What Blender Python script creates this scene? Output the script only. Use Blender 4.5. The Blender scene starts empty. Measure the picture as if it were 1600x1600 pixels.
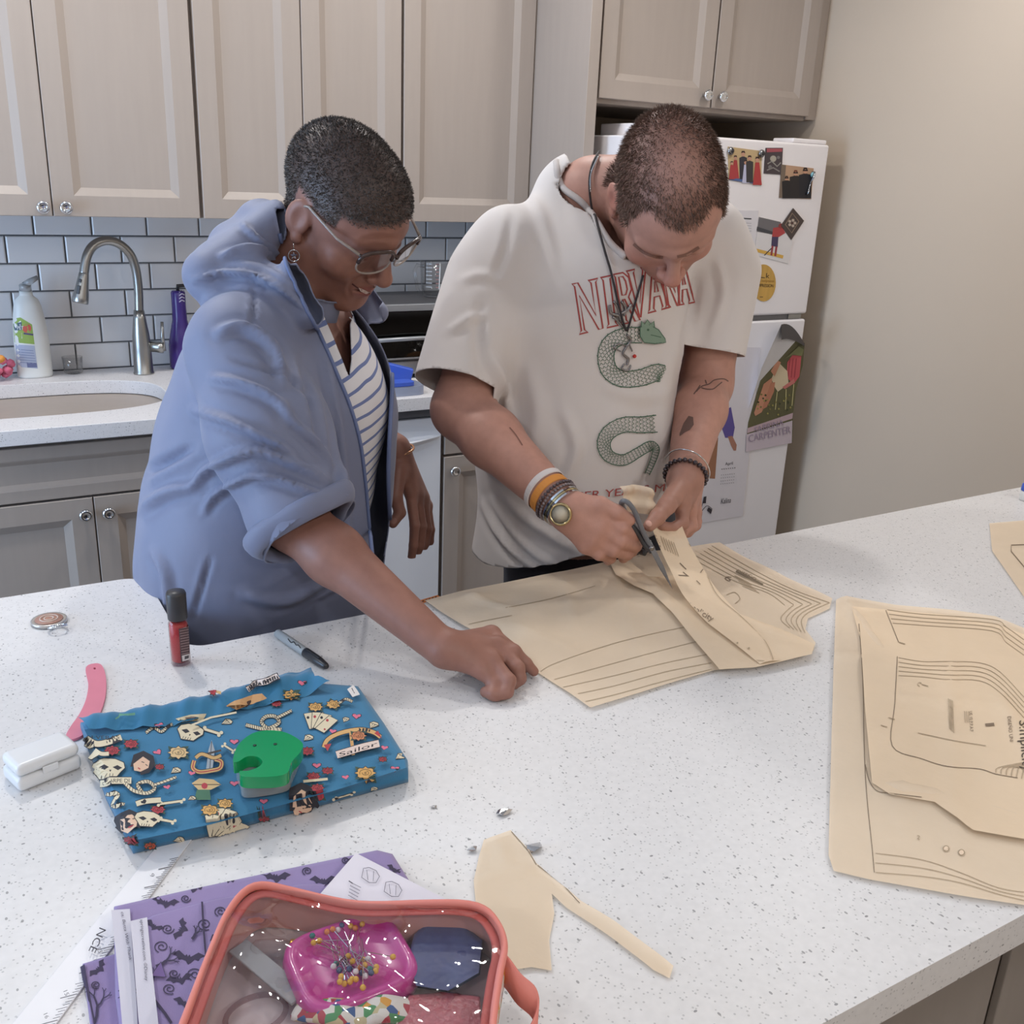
import bpy, bmesh, math, random
import numpy as np
from mathutils import Vector, Matrix, geometry
from mathutils.bvhtree import BVHTree

random.seed(7)
SC = bpy.context.scene
COL = SC.collection

# ---------------------------------------------------------------- camera
CAM = np.array([-0.293573, -3.213199, 1.532086])
FPX = 1535.42
FWD = np.array([0.48721591, 0.80976924, -0.32694714]); FWD /= np.linalg.norm(FWD)
RGT = np.array([0.86344085, -0.50273686, 0.04153967]); RGT -= FWD * (RGT @ FWD); RGT /= np.linalg.norm(RGT)
DWN = np.cross(FWD, RGT)
cam_data = bpy.data.cameras.new('camera')
cam_data.sensor_width = 36.0
cam_data.lens = FPX / 1600.0 * 36.0
cam_data.clip_start = 0.02
cam = bpy.data.objects.new('camera', cam_data)
COL.objects.link(cam)
cam.matrix_world = Matrix(((RGT[0], -DWN[0], -FWD[0], CAM[0]),
                           (RGT[1], -DWN[1], -FWD[1], CAM[1]),
                           (RGT[2], -DWN[2], -FWD[2], CAM[2]),
                           (0, 0, 0, 1)))
SC.camera = cam

# ---------------------------------------------------------------- world, exposure
SC.view_settings.view_transform = 'Standard'
SC.view_settings.look = 'None'
SC.view_settings.gamma = 1.0
SC.view_settings.use_curve_mapping = False
SC.view_settings.exposure = -0.23
SC.cycles.max_bounces = 4; SC.cycles.diffuse_bounces = 3; SC.cycles.glossy_bounces = 3; SC.cycles.transmission_bounces = 4; SC.cycles.transparent_max_bounces = 8
SC.cycles.caustics_reflective = False; SC.cycles.caustics_refractive = False; SC.cycles.adaptive_threshold = 0.06
world = bpy.data.worlds.new('world'); SC.world = world
world.use_nodes = True
world.node_tree.nodes['Background'].inputs[0].default_value = (0.75, 0.85, 1.0, 1)
world.node_tree.nodes['Background'].inputs[1].default_value = 1.0

CEIL = 2.55
def area(name, loc, size, power, color, rot=(0, 0, 0), shape='DISK', size_y=None):
    l = bpy.data.lights.new(name, 'AREA'); l.shape = shape; l.size = size
    if size_y: l.size_y = size_y
    l.energy = power; l.color = color
    o = bpy.data.objects.new(name, l); COL.objects.link(o); o.location = loc; o.rotation_euler = rot
    return o
# recessed ceiling downlights of kitchen and near room; strongest near ones, unseen, are extra frontal fill
WARM = (1.0, 0.97, 0.935)
DOWNLIGHTS = [(-0.15, -1.02, 14), (-1.25, -1.35, 10), (0.95, -1.02, 11), (1.85, -1.5, 8),
              (-1.6, -3.6, 10), (0.5, -4.3, 16), (1.7, -3.7, 12), (-0.6, -4.9, 16)]
for (lx, ly, lp) in DOWNLIGHTS:
    area('downlight', (lx, ly, CEIL - 0.012), 0.15, lp, WARM)
# daylight through the window in the left wall
area('window_daylight', (-2.40, -1.60, 1.05), 1.5, 78, (0.43, 0.67, 1.0), (0, math.radians(-90), 0), 'RECTANGLE', 1.6)

# ---------------------------------------------------------------- pixel helpers (1600 x 1600 frame)
def ray(px, py):
    d = FWD + RGT * ((px - 800) / FPX) + DWN * ((py - 800) / FPX)
    return d
def W(px, py, y):
    d = ray(px, py); return CAM + d * ((y - CAM[1]) / d[1])
def C(px, py, z=0.91):
    d = ray(px, py); return CAM + d * ((z - CAM[2]) / d[2])
def D(px, py, t):
    return CAM + ray(px, py) * t
def depth(P): return float((np.asarray(P) - CAM) @ FWD)
def mpp(P): return depth(P) / FPX
def project(P):
    P = np.asarray(P, float); v = P - CAM
    z = v @ FWD
    return np.stack([800 + FPX * (v @ RGT) / z, 800 + FPX * (v @ DWN) / z], -1)

# ---------------------------------------------------------------- materials
def lin(c):
    return tuple(((x / 255) / 12.92 if x / 255 <= .04045 else ((x / 255 + .055) / 1.055) ** 2.4) for x in c[:3]) + (1,)
MATS = {}
def mat(name, rgb, rough=0.5, metal=0.0, noise=None, bump=None, spec=None, trans=None, alpha=None, sheen=None, coat=None, sss=None):
    """noise=(scale, amount, stretch xyz) varies the colour; bump=(scale, strength)"""
    if name in MATS: return MATS[name]
    m = bpy.data.materials.new(name); m.use_nodes = True
    nt = m.node_tree; b = nt.nodes['Principled BSDF']
    c = lin(rgb)
    b.inputs['Base Color'].default_value = c
    b.inputs['Roughness'].default_value = rough
    b.inputs['Metallic'].default_value = metal
    if spec is not None: b.inputs['Specular IOR Level'].default_value = spec
    if trans is not None: b.inputs['Transmission Weight'].default_value = trans
    if alpha is not None: b.inputs['Alpha'].default_value = alpha
    if sheen is not None: b.inputs['Sheen Weight'].default_value = sheen
    if coat is not None: b.inputs['Coat Weight'].default_value = coat
    if sss is not None:
        b.inputs['Subsurface Weight'].default_value = sss
        b.inputs['Subsurface Radius'].default_value = (0.008, 0.004, 0.002)
        b.inputs['Subsurface Scale'].default_value = 1.0
    tc = nt.nodes.new('ShaderNodeTexCoord')
    if noise:
        sc, amt = noise[0], noise[1]
        st = noise[2] if len(noise) > 2 else (1, 1, 1)
        mp = nt.nodes.new('ShaderNodeMapping'); mp.inputs['Scale'].default_value = st
        nt.links.new(tc.outputs['Object'], mp.inputs[0])
        n = nt.nodes.new('ShaderNodeTexNoise'); n.inputs['Scale'].default_value = sc; n.inputs['Detail'].default_value = 2
        nt.links.new(mp.outputs[0], n.inputs['Vector'])
        mx = nt.nodes.new('ShaderNodeMix'); mx.data_type = 'RGBA'
        mx.inputs[6].default_value = tuple(max(0, x * (1 - amt)) for x in c[:3]) + (1,)
        mx.inputs[7].default_value = tuple(min(1, x * (1 + amt)) for x in c[:3]) + (1,)
        nt.links.new(n.outputs['Fac'], mx.inputs[0]); nt.links.new(mx.outputs[2], b.inputs['Base Color'])
    if bump:
        n2 = nt.nodes.new('ShaderNodeTexNoise'); n2.inputs['Scale'].default_value = bump[0]; n2.inputs['Detail'].default_value = 1
        nt.links.new(tc.outputs['Object'], n2.inputs['Vector'])
        bp = nt.nodes.new('ShaderNodeBump'); bp.inputs['Strength'].default_value = bump[1]
        bp.inputs['Distance'].default_value = bump[2] if len(bump) > 2 else 0.002
        nt.links.new(n2.outputs['Fac'], bp.inputs['Height']); nt.links.new(bp.outputs[0], b.inputs['Normal'])
    MATS[name] = m
    return m
def glassy(name, rgb=(255, 255, 255), tint=0.92, rough=0.03, gloss=1.0):
    """thin clear plastic or glass sheet: see-through with a fresnel shine"""
    if name in MATS: return MATS[name]
    m = bpy.data.materials.new(name); m.use_nodes = True; nt = m.node_tree
    for n in list(nt.nodes): nt.nodes.remove(n)
    out = nt.nodes.new('ShaderNodeOutputMaterial'); t = nt.nodes.new('ShaderNodeBsdfTransparent')
    c = lin(rgb); t.inputs[0].default_value = tuple(x * tint for x in c[:3]) + (1,)
    g = nt.nodes.new('ShaderNodeBsdfGlossy'); g.inputs['Roughness'].default_value = rough
    f = nt.nodes.new('ShaderNodeLayerWeight'); f.inputs[0].default_value = .5
    pw = nt.nodes.new('ShaderNodeMath'); pw.operation = 'POWER'; pw.inputs[1].default_value = 4.0
    mu = nt.nodes.new('ShaderNodeMath'); mu.operation = 'MULTIPLY_ADD'; mu.inputs[1].default_value = .8 * gloss; mu.inputs[2].default_value = .05 * gloss; mu.use_clamp = True
    mx = nt.nodes.new('ShaderNodeMixShader')
    nt.links.new(f.outputs['Facing'], pw.inputs[0]); nt.links.new(pw.outputs[0], mu.inputs[0]); nt.links.new(mu.outputs[0], mx.inputs[0])
    nt.links.new(t.outputs[0], mx.inputs[1]); nt.links.new(g.outputs[0], mx.inputs[2]); nt.links.new(mx.outputs[0], out.inputs[0])
    MATS[name] = m; return m
def print_mat(name='print_ink', rough=0.7):
    if name in MATS: return MATS[name]
    m = bpy.data.materials.new(name); m.use_nodes = True; nt = m.node_tree; b = nt.nodes['Principled BSDF']
    a = nt.nodes.new('ShaderNodeAttribute'); a.attribute_name = 'Col'
    nt.links.new(a.outputs['Color'], b.inputs['Base Color']); b.inputs['Roughness'].default_value = rough
    MATS[name] = m; return m
def quartz(name, rgb, fleck=(95, 95, 98)):
    m = bpy.data.materials.new(name); m.use_nodes = True; nt = m.node_tree; b = nt.nodes['Principled BSDF']
    N = nt.nodes.new; L = nt.links.new
    tc = N('ShaderNodeTexCoord'); b.inputs['Roughness'].default_value = 0.38
    col = None
    base = N('ShaderNodeTexNoise'); base.inputs['Scale'].default_value = 130; base.inputs['Detail'].default_value = 1; L(tc.outputs['Object'], base.inputs['Vector'])
    mx0 = N('ShaderNodeMix'); mx0.data_type = 'RGBA'; c = lin(rgb)
    mx0.inputs[6].default_value = tuple(x * .93 for x in c[:3]) + (1,); mx0.inputs[7].default_value = tuple(min(1, x * 1.06) for x in c[:3]) + (1,)
    L(base.outputs['Fac'], mx0.inputs[0]); col = mx0.outputs[2]
    for (sc, thr, dens, dark, st) in ((150, .17, .70, .8, (1, .6, 1)), (95, .11, .70, .9, (.6, 1, 1)), (260, .26, .55, .42, (1, 1, 1))):
        mp = N('ShaderNodeMapping'); mp.inputs['Scale'].default_value = st; mp.inputs['Rotation'].default_value = (0, 0, sc * .01); L(tc.outputs['Object'], mp.inputs[0])
        v = N('ShaderNodeTexVoronoi'); v.inputs['Scale'].default_value = sc; L(mp.outputs[0], v.inputs['Vector'])
        sep = N('ShaderNodeSeparateColor'); L(v.outputs['Color'], sep.inputs[0])
        lt = N('ShaderNodeMath'); lt.operation = 'LESS_THAN'; L(v.outputs['Distance'], lt.inputs[0]); lt.inputs[1].default_value = thr
        gt = N('ShaderNodeMath'); gt.operation = 'GREATER_THAN'; L(sep.outputs[0], gt.inputs[0]); gt.inputs[1].default_value = dens
        mm = N('ShaderNodeMath'); mm.operation = 'MULTIPLY'; L(lt.outputs[0], mm.inputs[0]); L(gt.outputs[0], mm.inputs[1])
        m2 = N('ShaderNodeMath'); m2.operation = 'MULTIPLY'; L(mm.outputs[0], m2.inputs[0]); m2.inputs[1].default_value = dark * .8
        mx = N('ShaderNodeMix'); mx.data_type = 'RGBA'; L(m2.outputs[0], mx.inputs[0]); L(col, mx.inputs[6]); mx.inputs[7].default_value = lin(fleck)
        col = mx.outputs[2]
    L(col, b.inputs['Base Color'])
    MATS[name] = m; return m
def tissue_mat(name, rgb, trans=0.45, amt=.05):
    if name in MATS: return MATS[name]
    m = bpy.data.materials.new(name); m.use_nodes = True; nt = m.node_tree; b = nt.nodes['Principled BSDF']
    out = nt.nodes['Material Output']
    N = nt.nodes.new; L = nt.links.new
    tc = N('ShaderNodeTexCoord'); n = N('ShaderNodeTexNoise'); n.inputs['Scale'].default_value = 18; n.inputs['Detail'].default_value = 2; L(tc.outputs['Object'], n.inputs['Vector'])
    c = lin(rgb); mx = N('ShaderNodeMix'); mx.data_type = 'RGBA'
    mx.inputs[6].default_value = tuple(x * (1 - amt) for x in c[:3]) + (1,); mx.inputs[7].default_value = tuple(min(1, x * (1 + amt)) for x in c[:3]) + (1,)
    L(n.outputs['Fac'], mx.inputs[0]); L(mx.outputs[2], b.inputs['Base Color']); b.inputs['Roughness'].default_value = .75
    n2 = N('ShaderNodeTexNoise'); n2.inputs['Scale'].default_value = 60; n2.inputs['Detail'].default_value = 3; L(tc.outputs['Object'], n2.inputs['Vector'])
    bp = N('ShaderNodeBump'); bp.inputs['Strength'].default_value = .35; bp.inputs['Distance'].default_value = .002; L(n2.outputs['Fac'], bp.inputs['Height']); L(bp.outputs[0], b.inputs['Normal'])
    t = N('ShaderNodeBsdfTransparent'); t.inputs[0].default_value = (1, .95, .85, 1)
    mxs = N('ShaderNodeMixShader'); mxs.inputs[0].default_value = trans * .4; L(b.outputs[0], mxs.inputs[1]); L(t.outputs[0], mxs.inputs[2]); L(mxs.outputs[0], out.inputs[0])
    MATS[name] = m; return m

# ---------------------------------------------------------------- object helpers
def setp(o, label=None, cat=None, group=None, kind=None):
    if label: o['label'] = label
    if cat: o['category'] = cat
    if group: o['group'] = group
    if kind: o['kind'] = kind
    return o
def empty(name, loc, label=None, cat=None, group=None, rotz=0):
    o = bpy.data.objects.new(name, None); COL.objects.link(o); o.location = tuple(loc); o.rotation_euler = (0, 0, rotz)
    o.empty_display_size = .05
    return setp(o, label, cat, group)
def link(name, me, m, parent=None, smooth=False, bevel=0, segs=2):
    o = bpy.data.objects.new(name, me); COL.objects.link(o)
    if m is not None and not me.materials: me.materials.append(m)
    if smooth: me.polygons.foreach_set('use_smooth', [True] * len(me.polygons))
    if parent is not None:
        o.parent = parent                      # children are modelled in the coordinates of the scene
        bpy.context.view_layer.update() if False else None
        o.matrix_parent_inverse = Matrix.Translation(-Vector(parent_loc(parent)))
    if bevel:
        b = o.modifiers.new('bevel', 'BEVEL'); b.width = bevel; b.segments = segs; b.limit_method = 'ANGLE'; b.angle_limit = math.radians(40)
        me.polygons.foreach_set('use_smooth', [True] * len(me.polygons))
        wn = o.modifiers.new('wn', 'WEIGHTED_NORMAL'); wn.keep_sharp = False
    return o
def parent_loc(p):
    v = Vector(p.location)
    return v if p.parent is None else v
def pm(verts, faces):
    me = bpy.data.meshes.new('mesh'); me.from_pydata([tuple(map(float, v)) for v in verts], [], [tuple(map(int, f)) for f in faces]); me.update(); return me
class MB:
    """collects shapes for one mesh"""
    def __init__(s): s.v = []; s.f = []
    def add(s, v, f):
        n = len(s.v); s.v += [tuple(map(float, x)) for x in v]; s.f += [tuple(int(i) + n for i in x) for x in f]; return s
    def box(s, lo, hi):
        x0, y0, z0 = lo; x1, y1, z1 = hi
        return s.add([(x0, y0, z0), (x1, y0, z0), (x1, y1, z0), (x0, y1, z0), (x0, y0, z1), (x1, y0, z1), (x1, y1, z1), (x0, y1, z1)],
                     [(0, 3, 2, 1), (4, 5, 6, 7), (0, 1, 5, 4), (1, 2, 6, 5), (2, 3, 7, 6), (3, 0, 4, 7)])
    def obox(s, c, ax, half):
        """oriented box: ax rows are three unit axes"""
        c = np.asarray(c, float); A = np.asarray(ax, float)
        vs = [c + A[0] * half[0] * i + A[1] * half[1] * j + A[2] * half[2] * k for k in (-1, 1) for (i, j) in ((-1, -1), (1, -1), (1, 1), (-1, 1))]
        return s.add(vs, [(0, 3, 2, 1), (4, 5, 6, 7), (0, 1, 5, 4), (1, 2, 6, 5), (2, 3, 7, 6), (3, 0, 4, 7)])
    def prism(s, outline, z0, z1, holes=()):
        loops = [[Vector((p[0], p[1], 0)) for p in outline]] + [[Vector((p[0], p[1], 0)) for p in h] for h in holes]
        flat = [p for l in loops for p in l]; n = len(flat)
        tris = geometry.tessellate_polygon(loops)
        up = []
        for t in tris:
            a, b, c = (flat[i] for i in t)
            up.append(t if (b - a).cross(c - a).z > 0 else (t[0], t[2], t[1]))
        v = [(p.x, p.y, z1) for p in flat] + [(p.x, p.y, z0) for p in flat]
        f = list(up) + [(t[0] + n, t[2] + n, t[1] + n) for t in up]
        k = 0
        for li, l in enumerate(loops):
            m = len(l); ar = sum(l[i].x * l[(i + 1) % m].y - l[(i + 1) % m].x * l[i].y for i in range(m))
            ccw = (ar > 0) == (li == 0)
            for i in range(m):
                a, b = k + i, k + (i + 1) % m
                f.append((a, a + n, b + n, b) if ccw else (b, b + n, a + n, a))
            k += m
        return s.add(v, f)
    def tube(s, pts, r, n=12, closed=False, cap=True, flat=None):
        """flat=(w,h) half sizes gives a flat band instead of a round tube"""
        P = [np.asarray(p, float) for p in pts]; m = len(P)
        rr = r if hasattr(r, '__len__') else [r] * m
        T = []
        for i in range(m):
            a = P[(i - 1) % m] if (closed or i > 0) else P[i]; b = P[(i + 1) % m] if (closed or i < m - 1) else P[i]
            t = b - a; T.append(t / (np.linalg.norm(t) + 1e-12))
        u = np.cross(T[0], (0, 0, 1)); 
        if np.linalg.norm(u) < 1e-3: u = np.cross(T[0], (0, 1, 0))
        u /= np.linalg.norm(u); v0 = []
        for i in range(m):
            u = u - T[i] * (u @ T[i]); u /= np.linalg.norm(u) + 1e-12; w = np.cross(T[i], u)
            for k in range(n):
                a = 2 * math.pi * k / n
                if flat: v0.append(P[i] + u * math.cos(a) * flat[0] * rr[i] + w * math.sin(a) * flat[1] * rr[i])
                else: v0.append(P[i] + (u * math.cos(a) + w * math.sin(a)) * rr[i])
        f = []
        for i in range(m if closed else m - 1):
            j = (i + 1) % m
            for k in range(n):
                l = (k + 1) % n; f.append((i * n + k, i * n + l, j * n + l, j * n + k))
        if cap and not closed:
            f.append(tuple(range(n))[::-1]); f.append(tuple((m - 1) * n + k for k in range(n)))
        return s.add(v0, f)
    def lathe(s, prof, c=(0, 0, 0), n=24, axis=None, sx=1, sy=1):
        """prof = (r, z) pairs from bottom to top round the z axis (or axis)"""
        c = np.asarray(c, float)
        if axis is None: A = np.eye(3)
        else:
            z = np.array(axis, float); z = z / np.linalg.norm(z)
            x = np.cross((0, 1, 0.1), z); x /= np.linalg.norm(x); A = np.array([x, np.cross(z, x), z])
        v = []; f = []
        for (r, h) in prof:
            for k in range(n):
                a = 2 * math.pi * k / n; v.append(c + A[0] * r * math.cos(a) * sx + A[1] * r * math.sin(a) * sy + A[2] * h)
        for i in range(len(prof) - 1):
            for k in range(n):
                l = (k + 1) % n; f.append((i * n + k, i * n + l, (i + 1) * n + l, (i + 1) * n + k))
        f.append(tuple(range(n))[::-1]); f.append(tuple((len(prof) - 1) * n + k for k in range(n)))
        return s.add(v, f)
    def grid(s, fn, nu, nv, flip=False):
        v = [fn(i / (nu - 1), j / (nv - 1)) for j in range(nv) for i in range(nu)]
        f = []
        for j in range(nv - 1):
            for i in range(nu - 1):
                q = (j * nu + i, j * nu + i + 1, (j + 1) * nu + i + 1, (j + 1) * nu + i)
                f.append(q[::-1] if flip else q)
        return s.add(v, f)
    def mesh(s): return pm(s.v, s.f)
    def build(s, name, m, parent=None, smooth=False, bevel=0, segs=2): return link(name, s.mesh(), m, parent, smooth, bevel, segs)
def dup(root, off):
    """copy of a thing and of its parts and sub-parts, moved by off"""
    r = root.copy(); COL.objects.link(r); r.location = Vector(root.location) + Vector(off)
    for ch in list(root.children):
        c = ch.copy(); COL.objects.link(c); c.parent = r
        for g in ch.children:
            d = g.copy(); COL.objects.link(d); d.parent = c
    return r
def bezier(pts, n=8, closed=False):
    """Catmull-Rom through the points"""
    P = [np.asarray(p, float) for p in pts]; m = len(P); out = []
    for i in range(m if closed else m - 1):
        if closed: a, b, c, d = P[(i - 1) % m], P[i], P[(i + 1) % m], P[(i + 2) % m]
        else: a, b, c, d = P[max(i - 1, 0)], P[i], P[i + 1], P[min(i + 2, m - 1)]
        for k in range(n):
            t = k / n; out.append(.5 * (2 * b + (c - a) * t + (2 * a - 5 * b + 4 * c - d) * t * t + (3 * b - a - 3 * c + d) * t ** 3))
    if not closed: out.append(P[-1])
    return out

# ---------------------------------------------------------------- printing: flat ink laid on a real surface
_TXT = {}
def text_tris(s):
    if s in _TXT: return _TXT[s]
    cu = bpy.data.curves.new('t', 'FONT'); cu.body = s; cu.size = 1; cu.resolution_u = 3
    o = bpy.data.objects.new('t', cu); COL.objects.link(o)
    dg = bpy.context.evaluated_depsgraph_get(); me = bpy.data.meshes.new_from_object(o.evaluated_get(dg))
    me.calc_loop_triangles(); v = [(x.co.x, x.co.y) for x in me.vertices]; t = [tuple(l.vertices) for l in me.loop_triangles]
    w = max([x for x, _ in v] or [1])
    bpy.data.objects.remove(o); bpy.data.curves.remove(cu); bpy.data.meshes.remove(me)
    _TXT[s] = (v, t, w); return _TXT[s]
class Ink:
    """polygons, strokes and text in pixel coordinates of the frame, laid on a surface by fn(px,py)->(point, normal)"""
    def __init__(s, fn, lift=.0004, step=.00006, maxpx=10): s.fn = fn; s.v = []; s.f = []; s.c = []; s.lift = lift; s.step = step; s.n = 0; s.maxpx = maxpx
    def tri(s, a, b, c, col, up, dep=0):
        L = [(math.dist(a, b), a, b, c), (math.dist(b, c), b, c, a), (math.dist(c, a), c, a, b)]
        l, p, q, r = max(L, key=lambda x: x[0])
        if l > s.maxpx and dep < 8:
            m = ((p[0] + q[0]) / 2, (p[1] + q[1]) / 2); s.tri(p, m, r, col, up, dep + 1); s.tri(m, q, r, col, up, dep + 1); return
        pts = []
        for u in (a, b, c):
            h = s.fn(*u)
            if h is None: return
            pts.append(np.asarray(h[0]) + np.asarray(h[1]) * up)
        k = len(s.v); s.v += pts
        nn = np.cross(pts[1] - pts[0], pts[2] - pts[0])
        s.f.append((k, k + 1, k + 2) if nn @ (CAM - pts[0]) > 0 else (k, k + 2, k + 1)); s.c.append(col)
    def tris(s, v, t, col):
        s.n += 1; up = s.lift + s.step * s.n; c = lin(col)
        for a, b, d in t: s.tri(v[a], v[b], v[d], c, up)
    def poly(s, pts, col):
        t = geometry.tessellate_polygon([[Vector((p[0], p[1], 0)) for p in pts]]); s.tris([tuple(p[:2]) for p in pts], t, col); return s
    def stroke(s, pts, w, col, closed=False, taper=False):
        P = [np.asarray(p[:2], float) for p in pts]; m = len(P); v = []; t = []
        for i in range(m):
            a = P[(i - 1) % m] if (closed or i) else P[i]; b = P[(i + 1) % m] if (closed or i < m - 1) else P[i]
            d = b - a; d /= np.linalg.norm(d) + 1e-9; nn = np.array([-d[1], d[0]]) * w / 2 * ((1 - i / m * .8) if taper else 1)
            v += [tuple(P[i] + nn), tuple(P[i] - nn)]
        for i in range(m if closed else m - 1):
            j = (i + 1) % m; t += [(2 * i, 2 * i + 1, 2 * j + 1), (2 * i, 2 * j + 1, 2 * j)]
        s.tris(v, t, col); return s
    def circle(s, c, r, col, n=12, ry=None, rot=0):
        ry = ry or r; ca, sa = math.cos(rot), math.sin(rot)
        return s.poly([(c[0] + r * math.cos(k * 2 * math.pi / n) * ca - ry * math.sin(k * 2 * math.pi / n) * sa, c[1] + r * math.cos(k * 2 * math.pi / n) * sa + ry * math.sin(k * 2 * math.pi / n) * ca) for k in range(n)], col)
    def text(s, txt, o, a, b, col, fit=True):
        """o = lower-left pixel, a = pixel vector along the whole line (fit) or per em, b = pixel vector of one em height"""
        v, t, w = text_tris(txt); k = 1 / w if fit else 1
        s.tris([(o[0] + x * k * a[0] + y * b[0], o[1] + x * k * a[1] + y * b[1]) for x, y in v], t, col); return s
    def build(s, name, parent=None, m=None):
        if not s.v: return None
        me = pm(s.v, s.f); at = me.color_attributes.new('Col', 'FLOAT_COLOR', 'CORNER')
        at.data.foreach_set('color', np.repeat(np.array(s.c, np.float32), 3, axis=0).ravel())
        return link(name, me, m or print_mat(), parent)
def on_y(y): return lambda px, py: (W(px, py, y), np.array((0, -1., 0)))
def on_z(z): return lambda px, py: (C(px, py, z), np.array((0, 0, 1.)))
def on_bvh(bvh):
    o = Vector(CAM)
    def fn(px, py):
        d = Vector(ray(px, py)).normalized(); h = bvh.ray_cast(o, d)
        if h[0] is None: return None
        n = h[1] if h[1].dot(d) < 0 else -h[1]
        return np.array(h[0]), np.array(n)
    return fn
def bvh_of(o):
    me = o.data; return BVHTree.FromPolygons([Vector(v.co) for v in me.vertices], [tuple(p.vertices) for p in me.polygons])
def bvh_vf(V, F): return BVHTree.FromPolygons([Vector(tuple(map(float, v))) for v in V], [tuple(map(int, f)) for f in F])

# ================================================================ the setting
M_WALL = mat('painted_wall', (202, 186, 168), .75, noise=(3, .02))
M_CEIL = mat('ceiling_paint', (235, 232, 228), .9)
M_FLOOR = mat('floor_plank', (120, 110, 102), .5, noise=(6, .12, (1, 8, 1)))
M_TILE = mat('glazed_tile', (222, 221, 222), .12, noise=(2.5, .02), bump=(14, .12, .0006))
M_GROUT = mat('grey_grout', (96, 96, 98), .9)
M_CAB = mat('taupe_cabinet', (168, 156, 147), .42, noise=(9, .045, (6, 6, .6)))
M_CABIN = mat('cabinet_inside', (105, 96, 92), .7, noise=(8, .05))
M_CHROME = mat('polished_chrome', (225, 228, 232), .08, 1.0)
M_STEEL = mat('brushed_steel', (168, 168, 166), .30, 1.0, noise=(60, .06, (1, 1, 14)))
M_SINK = mat('satin_steel_sink', (120, 123, 125), .45, .65, noise=(40, .05, (20, 1, 1)))
M_WHITE = mat('white_enamel', (238, 233, 234), .32)
M_DW = mat('dishwasher_white', (225, 226, 231), .28)
M_BLACK = mat('black_plastic', (40, 38, 40), .45, bump=(200, .05))
M_DARKG = mat('dark_glass', (38, 34, 36), .1, noise=(5, .1))
Q_ISL = quartz('white_quartz', (224, 222, 222))
Q_BACK = quartz('back_quartz', (222, 220, 222))

WR = 2.40; WL = -2.45; WN = -5.6
def struct(mb, name, m, parent=None, **k):
    o = mb.build(name, m, parent, **k); o['kind'] = 'structure'; return o
struct(MB().box((WL - .1, WN - .1, -.1), (WR + .1, .1, 0)), 'floor', M_FLOOR)
hl = [[(lx + .085 * math.cos(k * math.pi / 8), ly + .085 * math.sin(k * math.pi / 8)) for k in range(16)] for lx, ly, _ in DOWNLIGHTS]
ceiling = struct(MB().box((WL - .1, WN - .1, CEIL), (WR + .1, .1, CEIL + .1)), 'ceiling', M_CEIL)
wall_back = struct(MB().box((WL, .008, 0), (WR, .1, CEIL)), 'wall_back', M_WALL)
struct(MB().box((WR, WN, 0), (WR + .1, .1, CEIL)), 'wall_right', M_WALL)
struct(MB().box((WL, WN - .1, 0), (WR, WN, CEIL)), 'wall_front', M_WALL)
wl = MB()
wl.box((WL - .1, WN, 0), (WL, -2.45, CEIL)); wl.box((WL - .1, -.75, 0), (WL, .1, CEIL)); wl.box((WL - .1, -2.45, 0), (WL, -.75, .3)); wl.box((WL - .1, -2.45, 2.1), (WL, -.75, CEIL))
struct(wl, 'wall_left', M_WALL)
wf = MB()
for a in (-2.45, -1.62, -.80): wf.box((WL - .07, a, .3), (WL - .03, a + .05, 2.1))
for z in (.3, 1.2, 2.05): wf.box((WL - .07, -2.45, z), (WL - .03, -.75, z + .05))
struct(wf, 'window_1', mat('window_frame', (235, 235, 232), .4))
dlm = mat('downlight_trim', (240, 238, 235), .4)
for lx, ly, _ in DOWNLIGHTS:
    t = MB().tube([(lx + .098 * math.cos(a * math.pi / 12), ly + .098 * math.sin(a * math.pi / 12), CEIL - .004) for a in range(24)], .012, 8, closed=True)
    o = t.build('downlight_trim', dlm, ceiling, smooth=True)

# backsplash: grout bed and every subway tile
struct(MB().box((WL, 0.0, .905), (1.44, .0085, 1.385)), 'grout_bed', M_GROUT, wall_back)
TW, TH, PX, PZ = .1517, .0750, .155, .0785
tb = MB(); e = .004
tv = [(-TW / 2, 0, -TH / 2), (TW / 2, 0, -TH / 2), (TW / 2, 0, TH / 2), (-TW / 2, 0, TH / 2)]
ti = [(x * (1 - 2 * e / TW), -.006, z * (1 - 2 * e / TH)) for x, _, z in tv]
tm = [(x * (1 - .6 * e / TW), -.0045, z * (1 - .6 * e / TH)) for x, _, z in tv]
tb.add(tv + tm + ti, [(0, 1, 5, 4), (1, 2, 6, 5), (2, 3, 7, 6), (3, 0, 4, 7), (4, 5, 9, 8), (5, 6, 10, 9), (6, 7, 11, 10), (7, 4, 8, 11), (8, 9, 10, 11)])
tile_mesh = tb.mesh(); tile_mesh.materials.append(M_TILE)
rng = random.Random(3)
for r in range(6):
    zc = .91 + (r + .5) * PZ
    off = 0 if r % 2 == 1 else .5
    for k in range(-8, 10):
        xc = (k + off + .5) * PX
        if xc - TW / 2 > 1.42: continue
        cut = xc + TW / 2 - 1.439
        t = bpy.data.objects.new('tile', tile_mesh); COL.objects.link(t); t.parent = wall_back
        if cut > 0: t.scale = (1 - cut / TW, 1, 1); xc -= cut / 2
        t.location = (xc, .0, zc); t.rotation_euler = (rng.uniform(-.006, .006), 0, rng.uniform(-.006, .006))

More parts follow.
